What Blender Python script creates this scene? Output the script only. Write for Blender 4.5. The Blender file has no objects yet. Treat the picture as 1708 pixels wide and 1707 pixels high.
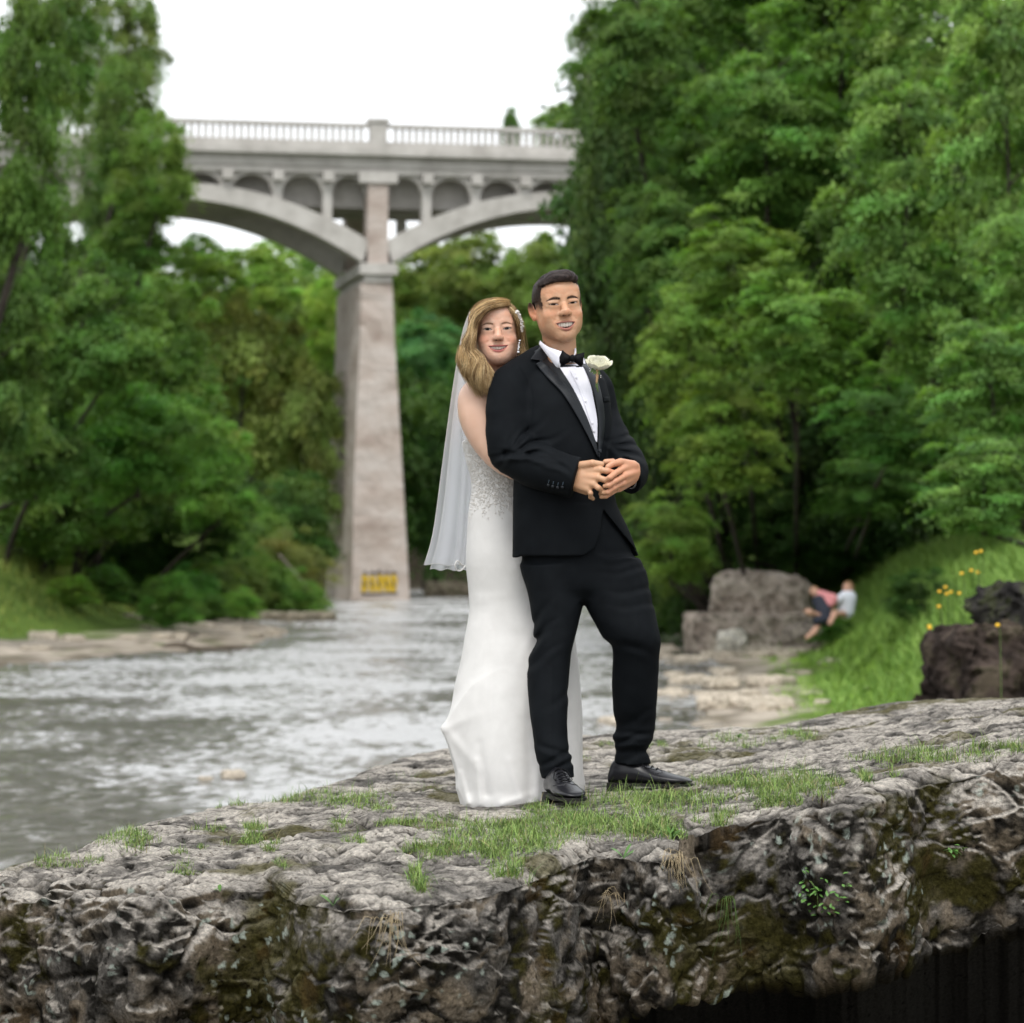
import bpy, math, random, os
import numpy as np
from mathutils import Vector, Matrix, noise as mnoise
from mathutils.bvhtree import BVHTree

# ------------------------------------------------------------------ camera, world, sun, exposure
H = 2.2                       # camera height over the river
F = 5000.0                    # focal length in photograph pixels (photo is 1708 wide)
scene = bpy.context.scene
C = scene.collection
cam_d = bpy.data.cameras.new('camera'); cam = bpy.data.objects.new('camera', cam_d); C.objects.link(cam)
cam.location = (0, 0, H); cam.rotation_euler = (math.radians(90), 0, 0)
cam_d.sensor_fit = 'HORIZONTAL'; cam_d.sensor_width = 24.0; cam_d.lens = 24.0 * F / 1708.0
cam_d.shift_y = (930 - 853.5) / 1708.0
cam_d.clip_start = 0.1; cam_d.clip_end = 2000
cam_d.dof.use_dof = True; cam_d.dof.focus_distance = 9.0
cam_d.dof.aperture_fstop = (cam_d.lens / 1000.0) / 0.0205
cam_d.dof.aperture_blades = 0
scene.camera = cam

SUN_EL, SUN_AZ = math.radians(58), math.radians(-4)      # soft light from above, a little left of the camera
world = bpy.data.worlds.new('World'); scene.world = world; world.use_nodes = True
wn = world.node_tree.nodes; wl = world.node_tree.links; wn.clear()
sky = wn.new('ShaderNodeTexSky'); sky.sky_type = 'NISHITA'; sky.sun_disc = False
sky.sun_elevation = SUN_EL; sky.sun_rotation = math.radians(180) - SUN_AZ; sky.air_density = 1.0; sky.dust_density = 4.0
hsv = wn.new('ShaderNodeHueSaturation'); hsv.inputs['Saturation'].default_value = 0.10
mixc = wn.new('ShaderNodeMix'); mixc.data_type = 'RGBA'; mixc.inputs['Factor'].default_value = 0.85
mixc.inputs[7].default_value = (10.6, 10.9, 11.3, 1)        # cloud sheet, in the sky texture's own unit
bg = wn.new('ShaderNodeBackground'); bg.inputs['Strength'].default_value = 0.12
wo = wn.new('ShaderNodeOutputWorld')
wl.new(sky.outputs[0], hsv.inputs['Color']); wl.new(hsv.outputs[0], mixc.inputs[6])
wl.new(mixc.outputs[2], bg.inputs['Color']); wl.new(bg.outputs[0], wo.inputs['Surface'])
sun_d = bpy.data.lights.new('sun', 'SUN'); sun_d.energy = 1.5; sun_d.angle = math.radians(24); sun_d.color = (1, .96, .9)
sun = bpy.data.objects.new('sun', sun_d); C.objects.link(sun)
_dir = Vector((math.sin(SUN_AZ) * math.cos(SUN_EL), -math.cos(SUN_AZ) * math.cos(SUN_EL), math.sin(SUN_EL)))
sun.rotation_euler = _dir.to_track_quat('Z', 'Y').to_euler()
sun.location = (0, 0, 60)
vs = scene.view_settings; vs.view_transform = 'Standard'; vs.look = 'None'; vs.gamma = 1; vs.use_curve_mapping = False
vs.exposure = 0.35
scene.cycles.max_bounces = 7; scene.cycles.transparent_max_bounces = 10; scene.cycles.diffuse_bounces = 3
scene.cycles.glossy_bounces = 3; scene.cycles.transmission_bounces = 3
scene.cycles.use_denoising = True
scene.cycles.caustics_reflective = False; scene.cycles.caustics_refractive = False
scene.cycles.use_adaptive_sampling = True; scene.cycles.adaptive_threshold = 0.02

# ------------------------------------------------------------------ helpers
rng = np.random.default_rng(7); random.seed(7)

def P(px, py, Y):
    """point at depth Y that stands where the survey of the place puts it"""
    return np.array([(px - 854) * Y / F, Y, H + (930 - py) * Y / F])

def tag(o, label=None, cat=None, group=None, kind=None):
    if label: o['label'] = label
    if cat: o['category'] = cat
    if group: o['group'] = group
    if kind: o['kind'] = kind
    return o

def empty(name, loc=(0, 0, 0), label=None, cat=None, group=None):
    o = bpy.data.objects.new(name, None); C.objects.link(o); o.location = loc
    o.empty_display_size = .1
    return tag(o, label, cat, group)

def put(me, name, parent=None):
    o = bpy.data.objects.new(name, me); C.objects.link(o)
    if parent is not None:
        o.parent = parent; o.matrix_parent_inverse = Matrix.Translation(parent.location).inverted()
    return o

def mesh(name, V, Fc, mat=None, smooth=True, col=None, extra=None):
    V = np.asarray(V, np.float32).reshape(-1, 3)
    me = bpy.data.meshes.new(name)
    me.vertices.add(len(V)); me.vertices.foreach_set('co', V.ravel())
    if isinstance(Fc, np.ndarray):
        n, k = Fc.shape; idx = Fc.astype(np.int32).ravel()
        starts = np.arange(n, dtype=np.int32) * k
    else:
        cnt = np.array([len(f) for f in Fc], np.int32); n = len(Fc)
        idx = np.fromiter((i for f in Fc for i in f), np.int32)
        starts = np.concatenate([[0], np.cumsum(cnt)[:-1]]).astype(np.int32)
    me.loops.add(len(idx)); me.loops.foreach_set('vertex_index', idx)
    me.polygons.add(n); me.polygons.foreach_set('loop_start', starts)
    me.polygons.foreach_set('use_smooth', np.full(n, smooth, bool))
    me.update(calc_edges=True)
    if not isinstance(Fc, np.ndarray): me.validate()
    if col is not None:
        a = me.color_attributes.new('Col', 'FLOAT_COLOR', 'POINT')
        c = np.ones((len(V), 4), np.float32); c[:, :3] = col; a.data.foreach_set('color', c.ravel())
    for nm, arr in (extra or {}).items():
        a = me.attributes.new(nm, 'FLOAT', 'POINT'); a.data.foreach_set('value', np.asarray(arr, np.float32).ravel())
    if mat is not None: me.materials.append(mat)
    return me

def obj(name, V, Fc, mat, parent=None, smooth=True, col=None, extra=None):
    return put(mesh(name, V, Fc, mat, smooth, col, extra), name, parent)

class MB:
    """collects shapes to be linked as one mesh"""
    def __init__(s): s.V = []; s.F = []; s.n = 0
    def add(s, V, Fc):
        V = np.asarray(V, float).reshape(-1, 3); s.V.append(V)
        for f in Fc: s.F.append(tuple(int(i) + s.n for i in f))
        s.n += len(V); return s
    def box(s, c, d, R=None):
        c = np.asarray(c, float); d = np.asarray(d, float) / 2
        V = np.array([[x, y, z] for x in (-1, 1) for y in (-1, 1) for z in (-1, 1)]) * d
        if R is not None: V = V @ np.asarray(R).T
        return s.add(V + c, [(0, 1, 3, 2), (4, 6, 7, 5), (0, 4, 5, 1), (2, 3, 7, 6), (0, 2, 6, 4), (1, 5, 7, 3)])
    def tube(s, pts, rad, n=8, cap=True, flat=1.0):
        V, Fc = tube(pts, rad, n, cap, flat); return s.add(V, Fc)
    def prism(s, poly, vec):
        """poly: ordered 3-D points; vec: extrusion"""
        A = np.asarray(poly, float); k = len(A); B = A + np.asarray(vec, float)
        Fc = [tuple(range(k))[::-1], tuple(range(k, 2 * k))] + [(i, (i + 1) % k, k + (i + 1) % k, k + i) for i in range(k)]
        return s.add(np.vstack([A, B]), Fc)
    def sph(s, c, r, nu=10, nv=7):
        V = [[0, 0, -1]]; Fc = []
        for j in range(1, nv):
            a = -math.pi / 2 + math.pi * j / nv
            for i in range(nu):
                b = 2 * math.pi * i / nu; V.append([math.cos(a) * math.cos(b), math.cos(a) * math.sin(b), math.sin(a)])
        V.append([0, 0, 1]); V = np.array(V) * np.asarray(r, float) + np.asarray(c, float); t = len(V) - 1
        for i in range(nu):
            Fc.append((0, 1 + (i + 1) % nu, 1 + i)); Fc.append((t, 1 + (nv - 2) * nu + i, 1 + (nv - 2) * nu + (i + 1) % nu))
            for j in range(nv - 2):
                a, b = 1 + j * nu + i, 1 + j * nu + (i + 1) % nu; Fc.append((a, b, b + nu, a + nu))
        return s.add(V, Fc)
    def obj(s, name, mat, parent=None, smooth=False, col=None):
        return obj(name, np.vstack(s.V), s.F, mat, parent, smooth, col)

def frames(pts):
    pts = np.asarray(pts, float); T = np.gradient(pts, axis=0); T /= np.linalg.norm(T, axis=1)[:, None] + 1e-9
    u = np.cross(T[0], [0, 1, 0.01]); u /= np.linalg.norm(u) + 1e-9
    U = []
    for t in T:
        u = u - t * np.dot(u, t); u /= np.linalg.norm(u) + 1e-9; U.append(u)
    U = np.array(U); return T, U, np.cross(T, U)

def tube(pts, rad, n=8, cap=True, flat=1.0):
    pts = np.asarray(pts, float); m = len(pts); rad = np.broadcast_to(np.asarray(rad, float), (m,))
    T, U, W = frames(pts); a = np.arange(n) * 2 * math.pi / n
    V = pts[:, None] + rad[:, None, None] * (np.cos(a)[None, :, None] * U[:, None] + flat * np.sin(a)[None, :, None] * W[:, None])
    V = V.reshape(-1, 3); Fc = [(j * n + i, j * n + (i + 1) % n, (j + 1) * n + (i + 1) % n, (j + 1) * n + i) for j in range(m - 1) for i in range(n)]
    if cap: Fc += [tuple(range(n))[::-1], tuple((m - 1) * n + i for i in range(n))]
    return V, Fc

def cr(pts, n):
    """Catmull-Rom through control rows, n samples"""
    A = np.asarray(pts, float)
    if len(A) == 2: t = np.linspace(0, 1, n)[:, None]; return A[0] * (1 - t) + A[1] * t
    A = np.vstack([2 * A[0] - A[1], A, 2 * A[-1] - A[-2]]); t = np.linspace(0, len(A) - 3 - 1e-9, n); i = t.astype(int); f = (t - i)[:, None]
    p0, p1, p2, p3 = A[i], A[i + 1], A[i + 2], A[i + 3]
    return .5 * ((2 * p1) + (-p0 + p2) * f + (2 * p0 - 5 * p1 + 4 * p2 - p3) * f ** 2 + (-p0 + 3 * p1 - 3 * p2 + p3) * f ** 3)

_perm = np.random.default_rng(3).permutation(256).astype(np.int32); _perm = np.concatenate([_perm, _perm, _perm])
_grad = np.random.default_rng(4).normal(size=(256, 3)).astype(np.float32); _grad /= np.linalg.norm(_grad, axis=1)[:, None]
def pn(x, y, z):
    x = np.asarray(x, np.float32); y = np.asarray(y, np.float32); z = np.asarray(z, np.float32)
    xi = np.floor(x).astype(np.int32); yi = np.floor(y).astype(np.int32); zi = np.floor(z).astype(np.int32)
    xf = x - xi; yf = y - yi; zf = z - zi; xi &= 255; yi &= 255; zi &= 255
    u = xf * xf * xf * (xf * (xf * 6 - 15) + 10); v = yf * yf * yf * (yf * (yf * 6 - 15) + 10); w = zf * zf * zf * (zf * (zf * 6 - 15) + 10)
    def g(a, b, c):
        h = _perm[_perm[_perm[xi + a] + yi + b] + zi + c]; G = _grad[h]
        return G[..., 0] * (xf - a) + G[..., 1] * (yf - b) + G[..., 2] * (zf - c)
    x00 = g(0, 0, 0) * (1 - u) + g(1, 0, 0) * u; x10 = g(0, 1, 0) * (1 - u) + g(1, 1, 0) * u
    x01 = g(0, 0, 1) * (1 - u) + g(1, 0, 1) * u; x11 = g(0, 1, 1) * (1 - u) + g(1, 1, 1) * u
    return 1.6 * ((x00 * (1 - v) + x10 * v) * (1 - w) + (x01 * (1 - v) + x11 * v) * w)
def fbm(x, y, z, o=4, g=.5, l=2.03):
    s = 0; a = 1; f = 1
    for i in range(o):
        s = s + a * pn(x * f + 17.3 * i, y * f + 5.1 * i, z * f - 9.7 * i); a *= g; f *= l
    return s
def worley(x, y, z):
    """nearest and second nearest feature distance, and cell id"""
    xi = np.floor(x).astype(np.int32); yi = np.floor(y).astype(np.int32); zi = np.floor(z).astype(np.int32)
    f1 = np.full(x.shape, 9., np.float32); f2 = f1.copy(); cid = np.zeros(x.shape, np.int32)
    for a in (-1, 0, 1):
        for b in (-1, 0, 1):
            for c in (-1, 0, 1):
                h = _perm[_perm[_perm[(xi + a) & 255] + ((yi + b) & 255)] + ((zi + c) & 255)]
                G = _grad[h] * .45 + .5
                d = np.sqrt((xi + a + G[..., 0] - x) ** 2 + (yi + b + G[..., 1] - y) ** 2 + (zi + c + G[..., 2] - z) ** 2)
                m = d < f1; f2 = np.where(m, f1, np.minimum(f2, d)); cid = np.where(m, h, cid); f1 = np.where(m, d, f1)
    return f1, f2, cid
def facet(x, y, z, seed=0):
    """broken-stone relief: every cell is a small plane with its own tilt and height"""
    xi = np.floor(x).astype(np.int32); yi = np.floor(y).astype(np.int32); zi = np.floor(z).astype(np.int32); f1 = np.full(x.shape, 9., np.float32); r = np.zeros(x.shape, np.float32)
    for a in (-1, 0, 1):
        for b in (-1, 0, 1):
            for c in (-1, 0, 1):
                h = _perm[_perm[_perm[(xi + a + seed) & 255] + ((yi + b) & 255)] + ((zi + c) & 255)]; G = _grad[h] * .45 + .5; T = _grad[(h * 7 + 31) & 255]
                dx, dy, dz = x - xi - a - G[..., 0], y - yi - b - G[..., 1], z - zi - c - G[..., 2]; d = dx * dx + dy * dy + dz * dz; m = d < f1
                f1 = np.where(m, d, f1); r = np.where(m, dx * T[..., 0] + dy * T[..., 1] + dz * T[..., 2] + .5 * T[..., 0], r)
    return r
def sstep(a, b, x):
    t = np.clip((x - a) / (b - a), 0, 1); return t * t * (3 - 2 * t)

# ---- signed distance fields, meshed by surface nets
class SD:
    def __init__(s, lo, hi, h):
        s.lo = np.array(lo, float); s.h = h; n = np.ceil((np.array(hi) - s.lo) / h).astype(int) + 1; s.n = n
        s.ax = [np.float32(s.lo[i] + np.arange(n[i]) * h) for i in range(3)]
        s.F = np.full(n, 9., np.float32)
    def _sl(s, lo, hi):
        return tuple(slice(int(max(0, math.floor((lo[i] - s.lo[i]) / s.h))), int(max(0, min(s.n[i], math.ceil((hi[i] - s.lo[i]) / s.h) + 1)))) for i in range(3))
    def op(s, fn, lo, hi, k=0.0, mode='u'):
        m = max(k * 1.1, 3 * s.h) + .004; sl = s._sl(np.array(lo) - m, np.array(hi) + m)
        X = s.ax[0][sl[0]][:, None, None]; Y = s.ax[1][sl[1]][None, :, None]; Z = s.ax[2][sl[2]][None, None, :]
        if 0 in (X.size, Y.size, Z.size): return s
        d = fn(X, Y, Z).astype(np.float32); a = s.F[sl]
        if mode == 'u':
            r = np.minimum(a, d)
            if k > 0: q = np.maximum(k - np.abs(a - d), 0) / k; r = r - q * q * k * .25
        else:
            r = np.maximum(a, -d)
            if k > 0: q = np.maximum(k - np.abs(a + d), 0) / k; r = r + q * q * k * .25
        s.F[sl] = r; return s
    def cap(s, a, b, ra, rb, k=0.0, mode='u', clip=None, sq=None):
        a = np.array(a, float); b = np.array(b, float); ab = b - a; L = float(ab @ ab) + 1e-12; R = max(ra, rb)
        lo = np.minimum(a, b) - R; hi = np.maximum(a, b) + R
        def fn(X, Y, Z):
            t = np.clip(((X - a[0]) * ab[0] + (Y - a[1]) * ab[1] + (Z - a[2]) * ab[2]) / L, 0, 1)
            dx, dy, dz = X - a[0] - t * ab[0], Y - a[1] - t * ab[1], Z - a[2] - t * ab[2]
            if sq is not None:      # (axis, factor): flatten the section along an axis
                ax, f = sq; e = dx * ax[0] + dy * ax[1] + dz * ax[2]; g = e * (1 / f - 1)
                dx, dy, dz = dx + g * ax[0], dy + g * ax[1], dz + g * ax[2]
            d = np.sqrt(dx * dx + dy * dy + dz * dz) - (ra + (rb - ra) * t)
            if clip is not None: c, n = clip; d = np.maximum(d, (X - c[0]) * n[0] + (Y - c[1]) * n[1] + (Z - c[2]) * n[2])
            return d
        return s.op(fn, lo, hi, k, mode)
    def chain(s, pts, rad, k=0.01, clip=None, sq=None, n=None, mode='u'):
        A = np.column_stack([np.asarray(pts, float), rad])
        if n: A = cr(A, n)
        for i in range(len(A) - 1): s.cap(A[i, :3], A[i + 1, :3], A[i, 3], A[i + 1, 3], k if i == 0 or not n else min(k, A[i, 3] * .5), mode, clip, sq)
        return s
    def ell(s, c, r, k=0.0, R=None, mode='u'):
        c = np.array(c, float); r = np.array(r, float); m = r.max() if R is not None else r
        M = np.eye(3) if R is None else np.array(R).T
        def fn(X, Y, Z):
            x, y, z = X - c[0], Y - c[1], Z - c[2]
            q = [M[i, 0] * x + M[i, 1] * y + M[i, 2] * z for i in range(3)]
            k0 = np.sqrt(sum((q[i] / r[i]) ** 2 for i in range(3))); k1 = np.sqrt(sum((q[i] / r[i] ** 2) ** 2 for i in range(3))) + 1e-9
            return k0 * (k0 - 1) / k1
        return s.op(fn, c - m, c + m, k, mode)
    def stack(s, rows, yaw=0.0, k=0.0, ex=2.0, mode='u', nrow=60):
        """rows: (z, cx, cy, a, b); sections are superellipses turned by yaw"""
        A = np.array(sorted(map(tuple, rows)), float)
        zz = np.linspace(A[0, 0], A[-1, 0], nrow)
        from_z = np.stack([_pchip(A[:, 0], A[:, i], zz) for i in range(1, 5)], 1)
        cy, sy = math.cos(yaw), math.sin(yaw); m = from_z[:, 2:].max()
        lo = [from_z[:, 0].min() - m, from_z[:, 1].min() - m, zz[0]]; hi = [from_z[:, 0].max() + m, from_z[:, 1].max() + m, zz[-1]]
        def fn(X, Y, Z):
            z = Z.ravel(); p = [np.interp(z, zz, from_z[:, i])[None, None, :] for i in range(4)]
            x, y = X - p[0], Y - p[1]; u = (x * cy + y * sy); v = (-x * sy + y * cy)
            q = (np.abs(u / p[2]) ** ex + np.abs(v / p[3]) ** ex) ** (1 / ex)
            gx, gy = u / p[2] ** 2, v / p[3] ** 2
            d = q * (q - 1) / (np.sqrt(gx * gx + gy * gy) + 1e-6) if ex == 2.0 else (q - 1) * np.minimum(p[2], p[3])
            return np.maximum(np.maximum(d, Z - zz[-1]), zz[0] - Z)
        return s.op(fn, lo, hi, k, mode)
    def disp(s, fn, band=.03):
        i = np.nonzero(np.abs(s.F) < band); x, y, z = s.ax[0][i[0]], s.ax[1][i[1]], s.ax[2][i[2]]
        s.F[i] += fn(x, y, z).astype(np.float32); return s
    def net(s):
        Fd = s.F; S = Fd < 0; c = np.zeros(np.array(Fd.shape) - 1, np.uint8)
        off = [(a, b, d) for a in (0, 1) for b in (0, 1) for d in (0, 1)]
        for a, b, d in off: c += S[a:a + c.shape[0], b:b + c.shape[1], d:d + c.shape[2]]
        mix = (c > 0) & (c < 8); I = np.argwhere(mix); idx = np.full(c.shape, -1, np.int32); idx[mix] = np.arange(len(I))
        acc = np.zeros((len(I), 3)); cnt = np.zeros(len(I))
        for o in off:
            for ax in range(3):
                if o[ax]: continue
                p = list(o); p[ax] = 1
                va = Fd[I[:, 0] + o[0], I[:, 1] + o[1], I[:, 2] + o[2]]; vb = Fd[I[:, 0] + p[0], I[:, 1] + p[1], I[:, 2] + p[2]]
                m = (va < 0) != (vb < 0); t = np.where(m, va / np.where(m, va - vb, 1), 0)
                q = np.tile(np.array(o, float), (len(I), 1)); q[:, ax] = t; acc += q * m[:, None]; cnt += m
        V = s.lo + s.h * (I + acc / cnt[:, None]); Q = []
        for ax in range(3):
            b, d = [(1, 2), (2, 0), (0, 1)][ax]
            sa = [slice(None)] * 3; sb = [slice(None)] * 3; sa[ax] = slice(0, -1); sb[ax] = slice(1, None)
            A, B = S[tuple(sa)], S[tuple(sb)]; E = np.argwhere(A != B)
            ok = (E[:, b] > 0) & (E[:, d] > 0) & (E[:, b] < c.shape[b]) & (E[:, d] < c.shape[d]); E = E[ok]
            fl = A[E[:, 0], E[:, 1], E[:, 2]]
            def cell(ob, od): G = E.copy(); G[:, b] += ob; G[:, d] += od; return idx[G[:, 0], G[:, 1], G[:, 2]]
            q = np.stack([cell(-1, -1), cell(0, -1), cell(0, 0), cell(-1, 0)], 1); q[~fl] = q[~fl][:, ::-1]; Q.append(q)
        return V, np.vstack(Q)

def _pchip(x, y, t):
    x = np.asarray(x, float); y = np.asarray(y, float); h = np.diff(x); d = np.diff(y) / h; m = np.zeros(len(x))
    if len(x) > 2:
        for i in range(1, len(x) - 1): m[i] = 0 if d[i - 1] * d[i] <= 0 else 3 * (h[i - 1] + h[i]) / ((2 * h[i] + h[i - 1]) / d[i - 1] + (h[i] + 2 * h[i - 1]) / d[i])
    m[0] = d[0]; m[-1] = d[-1]
    i = np.clip(np.searchsorted(x, t) - 1, 0, len(x) - 2); s = (t - x[i]) / h[i]
    return (2 * s ** 3 - 3 * s ** 2 + 1) * y[i] + (s ** 3 - 2 * s ** 2 + s) * h[i] * m[i] + (-2 * s ** 3 + 3 * s ** 2) * y[i + 1] + (s ** 3 - s ** 2) * h[i] * m[i + 1]

def relax(V, Q, n=2, w=.5):
    """light Laplacian smoothing of a quad mesh"""
    e = np.vstack([Q[:, [0, 1]], Q[:, [1, 2]], Q[:, [2, 3]], Q[:, [3, 0]]]); e = np.vstack([e, e[:, ::-1]])
    deg = np.bincount(e[:, 0], minlength=len(V)).astype(float); deg[deg == 0] = 1
    for _ in range(n):
        A = np.stack([np.bincount(e[:, 0], V[e[:, 1], i], minlength=len(V)) for i in range(3)], 1) / deg[:, None]; V = V + w * (A - V)
    return V

# ------------------------------------------------------------------ materials
def newmat(name):
    m = bpy.data.materials.new(name); m.use_nodes = True; n = m.node_tree.nodes; n.clear()
    o = n.new('ShaderNodeOutputMaterial'); b = n.new('ShaderNodeBsdfPrincipled'); m.node_tree.links.new(b.outputs[0], o.inputs[0])
    return m, n, m.node_tree.links, b, o
def N(n, t, **kw):
    x = n.new('ShaderNode' + t)
    for k, v in kw.items():
        if k in x.inputs: x.inputs[k].default_value = v
        else: setattr(x, k, v)
    return x
def ramp(n, stops, interp='LINEAR'):
    r = n.new('ShaderNodeValToRGB'); e = r.color_ramp; e.interpolation = interp
    while len(e.elements) < len(stops): e.elements.new(.5)
    for i, (p, c) in enumerate(stops):
        e.elements[i].position = p; e.elements[i].color = (tuple(c) + (1,)) if hasattr(c, '__len__') else (c, c, c, 1)
    return r
def mixrgb(n, l, f, a, b, bt='MIX'):
    m = n.new('ShaderNodeMix'); m.data_type = 'RGBA'; m.blend_type = bt
    for s, v in ((m.inputs[0], f), (m.inputs[6], a), (m.inputs[7], b)):
        if hasattr(v, 'node'): l.new(v, s)
        else: s.default_value = v if not hasattr(v, '__len__') else (tuple(v) + (1,))[:4]
    return m.outputs[2]
def noisy(name, stops, scale=5, detail=6, rough=.8, bump=0.0, bscale=None, coord='Object', stretch=None, spec=.3, dist=0.01, **pr):
    """noise coloured, bumped surface"""
    m, n, l, b, o = newmat(name); tc = N(n, 'TexCoord'); src = tc.outputs[coord]
    if stretch: mp = N(n, 'Mapping'); mp.inputs['Scale'].default_value = stretch; l.new(src, mp.inputs[0]); src = mp.outputs[0]
    t = N(n, 'TexNoise', Scale=scale, Detail=detail, Roughness=.6); l.new(src, t.inputs['Vector'])
    r = ramp(n, stops); l.new(t.outputs[0], r.inputs[0]); l.new(r.outputs[0], b.inputs['Base Color'])
    b.inputs['Roughness'].default_value = rough; b.inputs['Specular IOR Level'].default_value = spec
    for k, v in pr.items(): b.inputs[k.replace('_', ' ')].default_value = v
    if bump:
        t2 = N(n, 'TexNoise', Scale=bscale or scale * 4, Detail=6, Roughness=.65); l.new(src, t2.inputs['Vector'])
        bp = N(n, 'Bump', Strength=bump, Distance=dist); l.new(t2.outputs[0], bp.inputs['Height']); l.new(bp.outputs[0], b.inputs['Normal'])
    return m

# ------------------------------------------------------------------ people: heads
def rot(yaw=0, roll=0, pitch=0):
    return np.array((Matrix.Rotation(yaw, 3, 'Z') @ Matrix.Rotation(-roll, 3, 'Y') @ Matrix.Rotation(pitch, 3, 'X')))

def head_field(p, h=.00105):
    """head in its own frame: eyes at z = 0, face towards -y, metres"""
    w = p['w']; s = SD((-.112, -.135, -.19), (.112, .115, .125), h)
    s.ell((0, .012, .026), (.0765 * w, .092, .081))                                   # cranium
    s.ell((0, -.012, -.012), (p['fm'] * w, .066, .088), k=.02)                         # face mass
    s.ell((0, -.030, .045), (.058 * w, .050, .045), k=.03)                           # forehead
    for sx in (-1, 1):
        s.cap((sx * .055 * w, .010, -.040), (sx * p['jaw'] * w, .000, -.072), .015, .014, k=.04)   # jaw angle
        s.cap((sx * p['jaw'] * w, .000, -.072), (sx * .018, -.056, p['chin'] + .016), .014, .014, k=.04)
        s.ell((sx * .0405 * w, -.0545, -.034), (.0235, .0215, .0210), k=.022)             # cheek lifted by the smile
        s.ell((sx * .034 * p['full'], -.034, -.062), (.030 * p['full'], .034, .032), k=.028)               # full lower cheek
        s.cap((sx * .014, -.078, .019), (sx * .044, -.066, .021), .0050, .0045, k=.016)   # brow ridge
    s.ell((0, -.058, -.075), (.040, .026, .036), k=.022)                             # muzzle
    s.ell((0, -.064, p['chin'] + .016), (.021, .020, .017), k=.02)                   # chin
    s.cap((0, .028, -.062), (-.004, .030, -.20), .057 * w * p['neck'], .054 * w * p['neck'], k=.022)                # neck
    for sx in (-1, 1):                                                               # sockets, eyeballs, lids
        s.ell((sx * .0325, -.0990, .004), (.0175, .0165, .0105), k=.020, mode='s')
        s.ell((sx * .0325, -.0608, -.0010), (.0190, .0166, .0140), k=.018)
        s.cap((sx * .0200, -.0775, .0075), (sx * .0460, -.0735, .0065), .0036, .0034, k=.006)
    nl = p['nose']
    s.chain([(0, -.078, .010), (0, -.087, -.008), (0, -.097, nl + .010), (0, -.1010, nl + .002)], [.0060, .0072, .0090, .0100 * p['nw']], k=.012)
    s.ell((0, -.0985, nl + .001), (.0105 * p['nw'], .0098, .0084), k=.010)
    for sx in (-1, 1):
        s.ell((sx * .0118 * p['nw'], -.0910, nl - .003), (.0074, .0110, .0068), k=.012)
        s.ell((sx * .0068 * p['nw'], -.1000, nl - .0105), (.0036, .0050, .0032), k=.002, mode='s')
        s.cap((sx * .0215, -.0885, nl - .002), (sx * (p['mw'] + .004), -.0815, p['mz'] + .020), .0026, .0016, k=.008, mode='s')
    # smile: lips round an open mouth
    mw, mz, up, lo, cv = p['mw'], p['mz'], p['up'], p['lo'], p['cv']
    xs = np.linspace(-1, 1, 11)
    yc = lambda x: -.0845 + .020 * x * x
    zu = lambda x: mz + cv * x * x + up * (1 - np.abs(x) ** 2.2)
    zl = lambda x: mz + cv * x * x - lo * (1 - x * x)
    s.chain([(x * mw, yc(x) - .001, zu(x) + .0018) for x in xs], [.0022 + .0016 * (1 - abs(x)) for x in xs], k=.004)
    s.chain([(x * mw, yc(x) - .0015, zl(x) - .0028) for x in xs], [.0022 + .0036 * (1 - x * x) for x in xs], k=.004)
    def slot(X, Y, Z):
        t = np.clip(X / mw, -1, 1); zc = (zu(t) + zl(t)) / 2; hh = (zu(t) - zl(t)) / 2
        return np.maximum(np.maximum(np.abs(Z - zc) - hh, np.abs(X) - mw), Y + .0735 - .020 * t * t) + 0 * Y
    s.op(slot, (-mw, -.11, mz - .03), (mw, -.05, mz + .03), k=.0015, mode='s')
    for sx in (-1, 1):                                                               # ears
        R = rot(sx * -.42, sx * -.10, -.12); c = np.array((sx * (.0755 * w + p['ear'][(sx + 1) // 2]), .020, -.012))
        s.ell(c, (.0055, .0175, .0295), k=.006, R=R)
        s.ell(c + R @ np.array((sx * .005, -.002, .004)), (.0050, .0105, .019), k=.004, R=R, mode='s')
        s.ell(c + R @ np.array((sx * .002, -.006, -.025)), (.0050, .009, .010), k=.006, R=R)
    s.disp(lambda x, y, z: .0004 * pn(x * 120, y * 120, z * 120), .004)
    return s

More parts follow.
